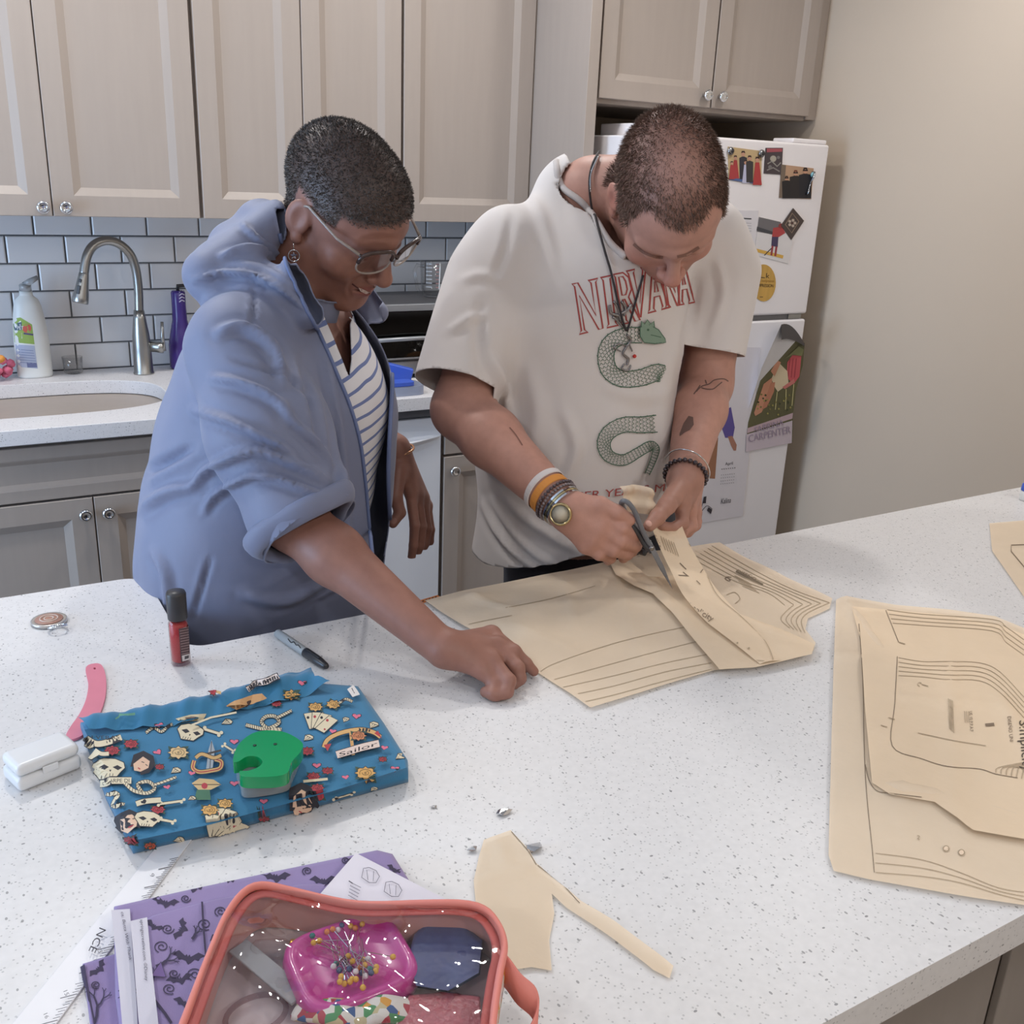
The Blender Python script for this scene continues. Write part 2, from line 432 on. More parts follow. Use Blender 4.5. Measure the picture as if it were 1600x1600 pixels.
# ---------------------------------------------------------------- cabinets
def door(name, x0, x1, z0, z1, y, parent, knob=None, frame=.052, slope=.020, dep=.010, th=.020):
    """five-piece door: frame, sloped inner moulding, sunken panel; y = front face"""
    rings = [(0, th), (0, .0015), (.0015, 0), (frame, 0), (frame + .004, .002), (frame + slope, dep)]
    v = []; f = []
    for ins, d in rings:
        v += [(x0 + ins, y + d, z0 + ins), (x1 - ins, y + d, z0 + ins), (x1 - ins, y + d, z1 - ins), (x0 + ins, y + d, z1 - ins)]
    for i in range(len(rings) - 1):
        for k in range(4):
            l = (k + 1) % 4; f.append((i * 4 + k, i * 4 + l, i * 4 + 4 + l, i * 4 + 4 + k))
    n = (len(rings) - 1) * 4; f.append((n, n + 1, n + 2, n + 3)); f.append((3, 2, 1, 0))
    o = link(name, pm(v, f), M_CAB, parent)
    if knob:
        kb = MB().lathe([(.006, 0), (.005, .010), (.008, .014), (.0155, .018), (.0165, .023), (.014, .028), (.009, .029), (.008, .0275), (.002, .0275)], (knob[0], y, knob[1]), 24, axis=(0, -1, 0))
        k = kb.build('knob', M_CHROME, o, smooth=True); k['label'] = 'round chrome knob'
    return o
def cabinet(name, x0, x1, y0, y1, z0, z1, label, toe=0):
    """y0 = front of the box"""
    c = empty(name, ((x0 + x1) / 2, (y0 + y1) / 2, z0), label, 'cabinet')
    b = MB().box((x0, y0, z0 + toe), (x1, y1, z1))
    if toe: b.box((x0, y0 + .07, z0), (x1, y1, z0 + toe))
    b.build('cabinet_body', M_CAB, c)
    return c
UB, UT, UY = 1.375, 2.30, -.33
c1 = cabinet('wall_cabinet', -.355, .392, UY, -.001, UB, UT, 'taupe wall cabinet above the sink with two chrome knobs')
door('door', -.352, .0165, UB, UT, UY - .021, c1, (-.006, 1.398)); door('door', .0195, .3885, UB, UT, UY - .021, c1, (.048, 1.398))
c1b = cabinet('wall_cabinet', -1.10, -.357, UY, -.001, UB, UT, 'taupe wall cabinet at the far left end of the row')
door('door', -1.097, -.7285, UB, UT, UY - .021, c1b, (-.77, 1.398)); door('door', -.7255, -.360, UB, UT, UY - .021, c1b, (-.68, 1.398))
c2 = cabinet('wall_cabinet', .394, .992, UY, -.001, UB, UT, 'taupe two-door wall cabinet behind the head of the person in blue')
door('door', .399, .6865, UB, UT, UY - .021, c2, (.655, 1.398)); door('door', .6895, .9885, UB, UT, UY - .021, c2, (.72, 1.398))
c3 = cabinet('wall_cabinet', .994, 1.440, UY, -.001, UB, UT, 'taupe single-door wall cabinet next to the tall end panel')
door('door', .997, 1.437, UB, UT, UY - .021, c3, (1.400, 1.398))
# tall end panel beside the fridge
pan = MB().box((1.442, -.645, 0), (1.480, -.002, 2.35)).build('end_panel', M_CAB, bevel=.002)
setp(pan, 'tall plain taupe end panel between wall cabinets and fridge', 'panel')
# cabinet over the fridge
FC = cabinet('fridge_cabinet', 1.482, 2.352, -.615, -.002, 1.735, 2.35, 'deep taupe cabinet with two doors above the white fridge')
door('door', 1.492, 1.918, 1.748, 2.35, -.637, FC, (1.888, 1.782)); door('door', 1.924, 2.350, 1.748, 2.35, -.637, FC, (1.950, 1.782))
fl = MB().box((2.353, -.62, 1.74), (2.399, -.3, 2.40)).build('filler_strip', M_CAB); setp(fl, 'narrow taupe filler strip between fridge cabinet and wall', 'panel')
# base cabinets
CT = .91; CB = .872; CY = -.70; BY = -.652
sk = cabinet('sink_cabinet', -.452, .460, BY, -.002, 0, CB - .002, 'taupe sink base cabinet with false drawer front and two knobs', .1)
door('drawer_front', -.448, .456, .722, .858, BY - .021, sk, None, .030, .014)
door('door', -.448, .0035, .115, .716, BY - .021, sk, (-.018, .677)); door('door', .0065, .456, .115, .716, BY - .021, sk, (.036, .675))
sl = cabinet('base_cabinet', -1.35, -.454, BY, -.002, 0, CB - .002, 'taupe base cabinet left of the sink cabinet', .1)
door('door', -1.345, -.903, .115, .858, BY - .021, sl, (-.94, .80)); door('door', -.900, -.458, .115, .858, BY - .021, sl, (-.86, .80))
bc = cabinet('base_cabinet', .986, 1.440, BY, -.002, 0, CB - .002, 'narrow taupe base cabinet right of the white dishwasher', .1)
dr = door('drawer_front', .990, 1.436, .722, .858, BY - .021, bc, (1.213, .79), .030, .014)
door('door', .990, 1.436, .115, .714, BY - .021, bc, (1.017, .673))
# dishwasher with a pocket handle
dw = empty('dishwasher', (.675, -.35, 0), 'white dishwasher with a swooping pocket handle under the back counter', 'dishwasher')
x0, x1 = .465, .981
MB().box((x0, -.63, .1), (x1, -.01, .868)).build('tub_body', M_BLACK, dw)
DWR = lambda u: [(.115, 0), (.60, 0), (-.05, 0), (-.022, -.006), (-.008, -.018), (-.003, -.022), (.0, -.021), (.002, -.012), (.004, .006), (.012, .012), (.035, .010), (.06, .002), (.837, 0)]
def dwf(u, v):
    x = x0 + .006 + u * (x1 - x0 - .010); zh = .742 + .040 * u; k_ = 1 - u ** 5
    r_ = DWR(u); i_ = int(round(v * (len(r_) - 1))); z, d = r_[i_]
    if i_ not in (0, 1, len(r_) - 1): z = zh + z * (.35 + .65 * k_)
    return (x, -.672 + d * k_, z)
fd = MB().grid(dwf, 40, 13)
fd.box((x0 + .006, -.665, .115), (x1 - .004, -.63, .837))
fd.build('door', M_DW, dw, smooth=False)
MB().box((x0 + .004, -.662, .842), (x1 - .003, -.63, .866)).build('control_strip', mat('grey_control_strip', (96, 96, 100), .35), dw)
MB().box((x0 + .01, -.6, .002), (x1 - .01, -.56, .1)).build('kick_plate', M_BLACK, dw)

# back worktop with the oval sink cut out
def superell(cx, cy, a, b, n, k=56):
    out = []
    for i in range(k):
        t = 2 * math.pi * i / k; c, s = math.cos(t), math.sin(t)
        out.append((cx + a * math.copysign(abs(c) ** (2 / n), c), cy + b * math.copysign(abs(s) ** (2 / n), s)))
    return out
SX, SY, SA, SB = -.095, -.372, .350, .202
hole = superell(SX, SY, SA, SB, 3.0)
ct = MB().prism([(-1.36, CY), (1.440, CY), (1.440, -.0065), (-1.36, -.0065)], CB, CT, [hole])
wt = ct.build('countertop', Q_BACK, bevel=.003); setp(wt, 'white speckled quartz back countertop along the tiled wall', 'countertop')
sink = empty('sink', (SX, SY, CB - .2), 'oval stainless steel undermount sink in the back counter', 'sink')
sb = MB(); prof = [(1.015, CB - .001), (1.008, CB - .004), (.985, CB - .03), (.965, CB - .12), (.93, CB - .165), (.85, CB - .185), (.4, CB - .192), (.10, CB - .196)]
vv = []; ff = []; k = 56
for s_, z_ in prof: vv += [(x, y, z_) for x, y in superell(SX, SY, SA * s_, SB * s_, 3.0, k)]
for i in range(len(prof) - 1):
    for j in range(k):
        l = (j + 1) % k; ff.append((i * k + j, i * k + l, (i + 1) * k + l, (i + 1) * k + j))
ff.append(tuple((len(prof) - 1) * k + j for j in range(k)))
ff = [f[::-1] for f in ff]
sb.add(vv, ff); so = sb.build('basin', M_SINK, sink, smooth=True)
MB().lathe([(.045, CB - .1955), (.045, CB - .193), (.038, CB - .1925), (.030, CB - .195), (.001, CB - .195)], (SX, SY, 0), 24).build('drain', M_CHROME, sink, smooth=True)

# faucet
fx, fy = .248, -.122
fa = empty('faucet', (fx, fy, CT), 'tall brushed steel gooseneck kitchen faucet beside the sink', 'faucet')
MB().lathe([(.030, CT), (.030, CT + .004), (.0275, CT + .008), (.0265, CT + .07), (.0245, CT + .115), (.018, CT + .165), (.0145, CT + .19)], (fx, fy, 0), 28).build('faucet_body', M_STEEL, fa, smooth=True)
p0 = np.array((fx, fy, CT + .18)); yb = fy
arch = [p0, W(216, 450, yb), W(212, 420, yb - .003), W(203, 397, yb - .008), W(186, 381, yb - .016), W(166, 376, yb - .026), W(147, 383, yb - .035), W(136, 400, yb - .043), W(131, 428, yb - .05)]
arch = bezier(arch, 8)
MB().tube(arch, .0128, 18).build('spout', M_STEEL, fa, smooth=True)
h0 = arch[-1]; h1 = W(125, 474, yb - .058); hd = (h1 - h0); L = np.linalg.norm(hd)
hdo = MB().lathe([(.012, -.004), (.0135, 0), (.0145, .010), (.0165, .03), (.0215, L * .8), (.022, L - .004), (.0205, L), (.015, L), (.014, L - .003)], h0, 28, axis=hd)
hh = hdo.build('spray_head', M_STEEL, fa, smooth=True)
u = hd / L; side = -FWD - u * (-FWD @ u); side /= np.linalg.norm(side); cr = np.cross(u, side)
MB().obox(h0 + u * L * .56 + side * .0185, [cr, u, side], (.005, .012, .003)).build('spray_button', mat('black_rubber_button', (70, 72, 76), .5), hh, bevel=.002)
MB().obox(h0 + u * L * .25 + side * .0155, [cr, u, side], (.004, .005, .003)).build('spray_button', mat('black_rubber_button', (70, 72, 76), .5), hh, bevel=.002)
lv = np.array((fx + .02, fy, CT + .082)); le = W(256, 543, yb - .01)
MB().tube([lv, lv + (le - lv) * .6, lv + (le - lv) * .62, le], [.0165, .0165, .0172, .0172], 20).build('lever_hub', M_STEEL, fa, smooth=True)
MB().tube([le + (0, 0, -.01), le + (-.002, 0, .03), W(253, 503, yb - .012)], [.0065, .0055, .0045], 12).build('lever', M_STEEL, fa, smooth=True)

# ---------------------------------------------------------------- fridge
FX0, FX1, FY = 1.535, 2.296, -.80
fr = empty('fridge', (1.915, -.45, 0), 'white top-freezer fridge covered with photos and papers', 'fridge')
MB().box((FX0 + .004, -.735, .02), (FX1 - .004, -.06, 1.648)).build('cabinet_shell', M_WHITE, fr, bevel=.006)
MB().box((FX0, FY, 1.117), (FX1, -.742, 1.656)).build('freezer_door', M_WHITE, fr, bevel=.008, segs=3)
MB().box((FX0, FY, .10), (FX1, -.742, 1.099)).build('fridge_door', M_WHITE, fr, bevel=.008, segs=3)
MB().box((FX0 + .01, -.785, 1.100), (FX1 - .012, -.742, 1.116)).build('door_gasket', mat('grey_gasket', (120, 118, 118), .5), fr)
MB().box((FX1 - .075, -.79, 1.1005), (FX1 - .016, -.745, 1.1155)).build('hinge', M_STEEL, fr)
for hx in (2.14, 1.545): MB().box((hx, -.79, 1.656), (hx + .15, -.70, 1.670)).build('hinge_cover', M_WHITE, fr, bevel=.004)
MB().box((1.60, -.72, 1.649), (1.86, -.5, 1.685)).build('top_cover', M_WHITE, fr, bevel=.004)
MB().box((FX0 + .01, -.74, .002), (FX1 - .01, -.70, .095)).build('kick_grille', M_BLACK, fr)

# ---------------------------------------------------------------- island
IY0, IY1, IY2 = -2.832, -1.982, -1.705        # near edge, far edge, far edge of the left arm
ix = -.052
def corner(cx, cy, r, a0, a1, n=8): return [(cx + r * math.cos(math.radians(a0 + (a1 - a0) * i / n)), cy + r * math.sin(math.radians(a0 + (a1 - a0) * i / n))) for i in range(n + 1)]
isl = [(-1.75, IY0), (2.398, IY0), (2.398, IY1)] + corner(ix + .03, IY1 + .03, .03, 270, 180) + corner(ix - .04, IY2 - .04, .04, 0, 90) + [(-1.75, IY2)]
io = MB().prism(isl, CB, CT).build('island_countertop', Q_ISL, bevel=.004); setp(io, 'large white speckled quartz island countertop in the foreground', 'countertop')
base = [(-1.70, -2.55), (2.39, -2.55), (2.39, IY1 - .03), (-.09, IY1 - .03), (-.09, IY2 - .04), (-1.70, IY2 - .04)]
ib = empty('kitchen_island', (.3, -2.3, 0), 'grey panelled base under the island countertop', 'cabinet')
M_IB = mat('grey_island_panel', (168, 160, 154), .5, noise=(7, .06, (6, 6, .6)))
MB().prism(base, .0, CB - .001).build('base_body', M_IB, ib)
for k in range(6):
    a = -1.68 + k * .68; MB().box((a + .01, -2.566, .1), (a + .66, -2.551, CB - .02)).build('base_panel', M_IB, ib, bevel=.003)

# ================================================================ things on the back counter
def lathe_obj(name, prof, c, m, label, cat, n=28, **k):
    o = MB().lathe(prof, c, n, **k).build(name, m, smooth=True); return setp(o, label, cat)
# soap bottle
bx_, by_ = -.045, -.075
sbt = empty('soap_bottle', (bx_, by_, CT), 'white plastic cleaner bottle with green and blue label', 'bottle')
M_PET = mat('white_bottle_plastic', (226, 228, 226), .35, bump=(30, .05))
pr = [(.044, CT + .0005), (.047, CT + .006), (.047, CT + .10), (.043, CT + .16), (.036, CT + .205), (.030, CT + .222), (.019, CT + .232), (.017, CT + .236), (.017, CT + .246)]
bo = MB().lathe(pr, (bx_, by_, 0), 32, sx=1.0, sy=.62).build('bottle_body', M_PET, sbt, smooth=True)
MB().lathe([(.016, CT + .246), (.016, CT + .262), (.012, CT + .266), (.001, CT + .267)], (bx_, by_, 0), 24).build('cap', mat('clear_cap', (205, 208, 210), .2, trans=.6), sbt, smooth=True)
MB().tube([(bx_, by_, CT + .262), (bx_ + .012, by_ - .01, CT + .272), (bx_ + .034, by_ - .015, CT + .285)], [.010, .009, .006], 12).build('spout', mat('clear_cap', (205, 208, 210), .2, trans=.6), sbt, smooth=True)
fnb = on_bvh(bvh_of(bo)); ik = Ink(fnb)
ik.poly([(20, 498), (32, 496), (50, 507), (54, 538), (23, 535)], (150, 178, 92)).poly([(24, 538), (54, 540), (59, 576), (27, 573)], (176, 184, 206))
ik.circle((42, 513), 7, (206, 96, 84)).poly([(21, 506), (34, 503), (34, 516), (23, 516)], (84, 104, 122)).poly([(23, 508), (32, 506), (32, 510), (24, 512)], (232, 236, 238)).stroke([(37, 521), (52, 523)], 2.5, (90, 80, 120))
for k in range(6): ik.stroke([(29 + k * .6, 546 + k * 4), (52 + k, 548 + k * 4)], 1.1, (136, 146, 178))
ik.poly([(42, 566), (57, 567), (58, 574), (43, 574)], (106, 112, 150)); ik.text('PET', (27, 515), (10, 0), (0, -8), (240, 240, 240))
ik.build('label', bo)
# small clear glass
gl = MB().lathe([(.020, CT + .0005), (.026, CT + .004), (.029, CT + .05), (.0275, CT + .05), (.0245, CT + .007), (.001, CT + .006)], (.060, -.055, 0), 28).build('glass_tumbler', glassy('clear_glass', tint=.95), smooth=True)
setp(gl, 'small clear glass tumbler right of the white cleaner bottle', 'glass')
# pink scrubber at the left edge
sp = W(-3, 562, -.10); pk = empty('dish_scrubber', (sp[0], sp[1], CT), 'pink and orange mesh scrubber ball at the left edge', 'scrubber')
sb2 = MB()
for k in range(26):
    a = random.random() * 6.3; bb = math.asin(random.uniform(-1, 1)); c0 = np.array((sp[0] + .033 * math.cos(a) * math.cos(bb), sp[1] + .033 * math.sin(a) * math.cos(bb), CT + .047 + .033 * math.sin(bb)))
    sb2.lathe([(.0005, -.011), (.009, -.006), (.012, 0), (.009, .006), (.0005, .011)], c0, 10)
sb2.build('mesh_ball', mat('pink_scrub', (206, 104, 130), .7, noise=(60, .35)), pk, smooth=True)
MB().lathe([(.0005, -.008), (.010, -.004), (.012, 0), (.010, .004), (.0005, .008)], W(1, 561, -.136), 12, axis=(0, -1, 0)).build('centre_knot', mat('orange_knot', (222, 150, 70), .6, noise=(90, .2)), pk, smooth=True)
# purple bottle with a pump, partly behind the person
pb = W(284, 545, -.075); pbx, pby = pb[0], -.075
pu = empty('purple_bottle', (pbx, pby, CT), 'deep purple bottle with a black pump behind the blue jacket', 'bottle')
M_PUR = mat('purple_bottle', (72, 52, 130), .25, noise=(10, .1))
po = MB().lathe([(.034, CT + .0005), (.038, CT + .006), (.038, CT + .075), (.030, CT + .115), (.022, CT + .15), (.021, CT + .19), (.021, CT + .232), (.018, CT + .238), (.001, CT + .239)], (pbx, pby, 0), 28).build('bottle_body', M_PUR, pu, smooth=True)
MB().tube([(pbx, pby, CT + .236), (pbx, pby, CT + .252), (pbx + .03, pby - .004, CT + .254)], [.006, .006, .005], 10).build('pump', M_BLACK, pu, smooth=True)
ik = Ink(on_bvh(bvh_of(po)))
for k in range(5): ik.stroke(bezier([(280, 452 + k * 5), (284, 449 + k * 5), (288, 451 + k * 5)], 4), 1.6, (214, 208, 232))  # pale curved strokes across the bottle
ik.build('label', po)
# toaster oven
tx0, tx1, ty0, ty1, tz0, tz1 = .80, 1.28, -.45, -.13, .925, 1.138
to = empty('toaster_oven', (1.04, -.3, CT), 'silver and black toaster oven on the back counter', 'toaster oven')
M_SIL = mat('silver_plastic', (158, 160, 164), .35, .6, noise=(30, .03))
sh = MB().box((tx0, ty0 + .014, tz0), (tx1, ty1, tz1)); sh.build('oven_shell', mat('charcoal_shell', (74, 73, 76), .45, bump=(90, .05)), to, bevel=.006)
fb = MB(); fy0 = ty0; fx = (tx0, tx1)
fb.box((tx0, fy0, tz1 - .020), (tx1, fy0 + .016, tz1 + .001)); fb.box((tx0, fy0, tz0), (tx1, fy0 + .016, tz0 + .052)); fb.box((tx0, fy0, tz0 + .052), (tx0 + .02, fy0 + .016, tz1 - .02)); fb.box((tx1 - .11, fy0, tz0 + .052), (tx1, fy0 + .016, tz1 - .02))
fb.build('face_frame', M_SIL, to, bevel=.002)
MB().box((tx0 + .02, fy0 + .012, tz0 + .052), (tx1 - .11, fy0 + .0155, tz1 - .02)).build('oven_cavity', mat('oven_inside', (66, 50, 50), .35, noise=(12, .2)), to)
rk = MB()
for k in range(44): rk.box((tx0 + .03 + k * .0076, fy0 + .003, tz0 + .085), (tx0 + .0325 + k * .0076, fy0 + .006, tz0 + .103))
rk.box((tx0 + .025, fy0 + .004, tz0 + .083), (tx1 - .115, fy0 + .008, tz0 + .086)); rk.build('wire_rack', M_STEEL, to)
MB().box((tx0 + .022, fy0 - .001, tz0 + .054), (tx1 - .112, fy0 + .001, tz1 - .022)).build('door_glass', glassy('oven_glass', (150, 140, 140), .8, .06), to)
MB().tube([(tx0 + .03, fy0 - .001, tz0 + .112), (tx0 + .035, fy0 - .028, tz0 + .113), (tx0 + .19, fy0 - .032, tz0 + .116), (tx1 - .125, fy0 - .028, tz0 + .113), (tx1 - .12, fy0 - .001, tz0 + .112)], .0065, 12).build('door_handle', M_SIL, to, smooth=True)
MB().box((tx0 + .05, fy0 - .003, tz0 + .040), (tx1 - .12, fy0 + .001, tz0 + .046)).build('crumb_tray_lip', M_BLACK, to)
for kx in (tx1 - .055,):
    for kz in (.09, .14, .19): MB().lathe([(.018, 0), (.018, .012), (.015, .016), (.001, .016)], (kx, fy0, tz0 + kz - .03), 20, axis=(0, -1, 0)).build('control_knob', M_BLACK, to, smooth=True)
for fx_ in (tx0 + .03, tx1 - .03):
    for fy_ in (ty0 + .04, ty1 - .04): MB().lathe([(.014, CT + .0005), (.016, CT + .016)], (fx_, fy_, 0), 14).build('foot', M_BLACK, to, smooth=True)
# glass measuring cup on the toaster oven
mc = W(682, 463, -.30); mx_, my_ = mc[0], -.30; mz = tz1 + .0015
cu = empty('measuring_cup', (mx_, my_, mz), 'clear glass measuring cup standing on the toaster oven', 'measuring cup')
M_GL = glassy('clear_glass', tint=.95)
co = MB().lathe([(.001, mz), (.036, mz), (.044, mz + .006), (.050, mz + .03), (.054, mz + .105), (.056, mz + .110), (.053, mz + .110), (.050, mz + .10), (.046, mz + .03), (.040, mz + .010), (.001, mz + .008)], (mx_, my_, 0), 32).build('cup_body', M_GL, cu, smooth=True)
hx = np.array((mx_, my_, 0)); dr_ = np.array((-.97, -.2, 0))
MB().tube([hx + dr_ * .052 + (0, 0, mz + .098), hx + dr_ * .080 + (0, 0, mz + .102), hx + dr_ * .090 + (0, 0, mz + .085), hx + dr_ * .078 + (0, 0, mz + .03), hx + dr_ * .072 + (0, 0, mz + .02)], .0055, 10).build('handle', M_GL, cu, smooth=True)
ik = Ink(on_bvh(bvh_of(co)), lift=.0006)
for k in range(7):
    ik.stroke([(666, 412 + k * 6), (675, 412.5 + k * 6)], 1, (206, 210, 214)); ik.stroke([(681, 413 + k * 6), (686, 413 + k * 6)], 2, (150, 120, 118))
ik.stroke([(688, 405), (686, 452)], 1.4, (226, 230, 232)); ik.build('measure_marks', co)
# small blue-lidded container
bc_ = C(630, 612); bl = empty('food_container', (bc_[0], bc_[1], CT), 'small clear food container with an open bright blue lid', 'container')
M_BLU = mat('blue_plastic', (70, 100, 200), .35, bump=(40, .03))
cx_, cy_ = bc_[0] - .02, bc_[1] - .005
MB().prism(superell(cx_ + .006, cy_ - .01, .062, .045, 4, 28), CT + .0005, CT + .028).build('tub', mat('clear_tub', (196, 206, 232), .25, trans=.5), bl, bevel=.004)
MB().prism(superell(cx_ - .012, cy_ - .03, .044, .026, 5, 24), CT + .029, CT + .040).build('latch', M_BLU, bl, bevel=.003)
lid = MB().obox((cx_ + .010, cy_ + .046, CT + .046), [(.93, -.25, -.25), (.28, .95, .1), (.2, -.16, .965)], (.052, .010, .028)); lid.build('lid', M_BLU, bl, bevel=.004)
# bread roll in a plastic bag
br = C(680, 603); brx, bry = br[0] + .045, br[1] + .02
ba = empty('bread_bag', (brx, bry, CT), 'clear plastic bag with a golden roll beside the grey shirt sleeve', 'bag')
def blob(c, r, n, seed, amp):
    rg = np.random.default_rng(seed); ph = rg.uniform(0, 6.3, 6)
    v = []; f = []
    for j in range(n + 1):
        b_ = -math.pi / 2 + math.pi * j / n
        for i in range(2 * n):
            a_ = math.pi * i / n; k = 1 + amp * (math.sin(3 * a_ + ph[0]) * math.cos(2 * b_ + ph[1]) + .6 * math.sin(7 * a_ + 5 * b_ + ph[2]) + .4 * math.sin(11 * b_ - 5 * a_ + ph[3])) * math.cos(b_)
            v.append((c[0] + r[0] * k * math.cos(a_) * math.cos(b_), c[1] + r[1] * k * math.sin(a_) * math.cos(b_), c[2] + r[2] * k * math.sin(b_)))
    for j in range(n):
        for i in range(2 * n): f.append((j * 2 * n + i, j * 2 * n + (i + 1) % (2 * n), (j + 1) * 2 * n + (i + 1) % (2 * n), (j + 1) * 2 * n + i))
    return v, f
MB().add(*blob((brx, bry, CT + .034), (.045, .040, .030), 12, 1, .05)).build('roll', mat('golden_bread', (196, 134, 78), .6, noise=(20, .2)), ba, smooth=True)
MB().add(*blob((brx - .01, bry + .01, CT + .055), (.068, .058, .0535), 16, 2, .10)).build('bag_film', glassy('bag_film', tint=.9, rough=.12), ba, smooth=False)
pt = MB().box((brx - .075, bry - .075, CT + .0006), (brx + .16, bry + .10, CT + .0022)).build('paper_sheet', mat('white_paper', (232, 228, 224), .8, noise=(20, .02)))
pt.location = (0, 0, 0); setp(pt, 'white paper under the bread bag on the back counter', 'paper')

# ================================================================ on the fridge
FP = FY - .0006
def card(name, px, label, cat, rgb, y=FP, th=.0012, m=None, group=None):
    """a flat paper or photo on the fridge door, outline in pixels on the door plane"""
    P = [W(a, b, y) for a, b in px]; n = len(P)
    v = [tuple(p) for p in P] + [(p[0], p[1] - th, p[2]) for p in P]
    f = [tuple(range(n, 2 * n)), tuple(range(n))[::-1]] + [(i, (i + 1) % n, n + (i + 1) % n, n + i) for i in range(n)]
    me = pm(v, f); bm = bmesh.new(); bm.from_mesh(me); bmesh.ops.recalc_face_normals(bm, faces=bm.faces); bm.to_mesh(me); bm.free()
    o = link(name, me, m or mat(name + '_' + '%d_%d_%d' % rgb, rgb, .55, noise=(30, .03))); return setp(o, label, cat, group)
def pinky(parent, y, items, name='picture_print'):
    ik = Ink(on_y(y), lift=.0003); items(ik); o_ = ik.build(name, parent); o_['kind'] = 'stuff'; return o_
def figure(ik, x, y, h, body, skin=(196, 150, 126), hair=(60, 42, 38), w=.32, dress=False):
    """simple printed figure, x,y = top of the head"""
    if dress: ik.poly([(x - w * h * .22, y + .2 * h), (x + w * h * .22, y + .2 * h), (x + w * h * .5, y + h), (x - w * h * .5, y + h)], body)
    else: ik.poly([(x - w * h * .42, y + .24 * h), (x, y + .18 * h), (x + w * h * .42, y + .24 * h), (x + w * h * .38, y + h), (x - w * h * .38, y + h)], body)
    ik.circle((x, y + .10 * h), h * .075, skin, 10, h * .10); ik.poly([(x - h * .075, y + .08 * h), (x - h * .05, y - .005 * h), (x + h * .05, y - .005 * h), (x + h * .075, y + .08 * h), (x, y + .05 * h)], hair)
o = card('photo', [(1137, 229), (1190, 236), (1189, 290), (1138, 281)], 'fridge photo of a group in red dresses and dark suits', 'photo', (196, 170, 128))
def it(ik):
    ik.poly([(1140, 276), (1189, 284), (1188, 289), (1139, 281)], (84, 104, 150))
    for x, y, h, c, d in ((1149, 243, 36, (172, 64, 66), 1), (1161, 236, 44, (52, 50, 58), 0), (1165, 250, 36, (190, 190, 214), 1), (1171, 243, 42, (60, 56, 56), 0), (1183, 245, 44, (176, 62, 62), 1), (1143, 252, 28, (172, 64, 66), 1)): figure(ik, x, y, h, c, dress=d)
pinky(o, FP - .0012, it)
o = card('photo', [(1196, 231), (1223, 231), (1221, 273), (1193, 271)], 'small dark band postcard on the fridge top right of the group photo', 'photo', (72, 62, 66))
def it(ik):
    ik.poly([(1198, 232), (1222, 232), (1222, 237), (1198, 238)], (166, 84, 92)).circle((1208, 248), 5, (170, 164, 150)).stroke([(1199, 256), (1206, 252), (1214, 260), (1220, 254)], 2, (150, 146, 140)).stroke([(1198, 266), (1208, 262), (1218, 268)], 2, (140, 134, 130)).circle((1203, 261), 3, (120, 116, 116)).circle((1216, 246), 2.5, (120, 116, 116))
pinky(o, FP - .0012, it)
o = card('photo', [(1221, 257), (1271, 263), (1267, 311), (1217, 309)], 'fridge photo of three faces wearing dark glasses', 'photo', (186, 150, 122))
def it(ik):
    ik.poly([(1221, 257), (1228, 258), (1224, 309), (1217, 309)], (120, 104, 90))
    for x, y, h, c, hc in ((1229, 275, 35, (38, 34, 34), (50, 36, 32)), (1243, 266, 44, (44, 38, 38), (110, 60, 44)), (1258, 262, 48, (36, 34, 38), (44, 34, 32))):
        figure(ik, x, y, h, c, (200, 150, 124), hc, .5); ik.stroke([(x - h * .08, y + h * .09), (x + h * .08, y + h * .09)], h * .045, (24, 22, 24))
pinky(o, FP - .0012, it)
# magnets
M_MAG = mat('silver_magnet', (150, 150, 152), .2, 1.0, noise=(40, .2))
for i, (px, py, lab) in enumerate(((1141, 236, 'round silver magnet on the left corner of the group photo'), (1189, 240, 'round silver magnet between the group photo and the postcard'))):
    c = W(px, py, FP - .0028)
    g = empty('magnet', c, lab, 'magnet', 'round fridge magnets')
    MB().lathe([(.011, 0), (.012, .002), (.011, .006), (.007, .009), (.001, .0105)], c, 20, axis=(0, -1, 0)).build('magnet_body', M_MAG, g, smooth=True)
    MB().lathe([(.006, .0085), (.0065, .0095), (.004, .0105), (.001, .0108)], c + (.001, 0, .001), 16, axis=(0, -1, 0)).build('magnet_emblem', mat('dark_emblem', (50, 48, 50), .4), g, smooth=True)
a = W(1270, 268, FP - .003); b = W(1259, 304, FP - .003)
g = empty('bottle_opener', b, 'silver bottle opener magnet with a turquoise inlay on the fridge photo', 'magnet')
MB().tube([a + (b - a) * t for t in (0, .12, .3, .45, .7, .9, 1)], [.011, .0155, .013, .007, .008, .0115, .009], 16, flat=(1, .22)).build('opener_body', M_MAG, g, smooth=True)
MB().lathe([(.009, 0), (.008, .004), (.001, .006)], a + (b - a) * .14 + (0, -.003, 0), 20, axis=(0, -1, 0)).build('inlay', mat('turquoise_inlay', (122, 170, 178), .25), g, smooth=True)
o = card('paper_sheet', [(1128, 328), (1185, 329), (1176, 412), (1128, 412)], 'white printed sheet on the fridge beside the shirt shoulder', 'paper', (220, 216, 220), FP)
def it(ik):
    ik.stroke([(1155, 341), (1174, 342)], 2, (70, 70, 74))
    for k in range(4): ik.stroke([(1158, 348 + k * 4), (1174, 349 + k * 4)], .8, (176, 174, 178))
    ik.poly([(1160, 361), (1172, 362), (1171, 367), (1160, 366)], (176, 178, 182)).poly([(1163, 368), (1172, 368), (1170, 380)], (62, 110, 196))
pinky(o, FP - .0012, it)
o = card('photo', [(1186, 339), (1243, 352), (1231, 412), (1178, 398)], 'fridge photo of a hockey player in red on ice', 'photo', (222, 218, 218), FP)
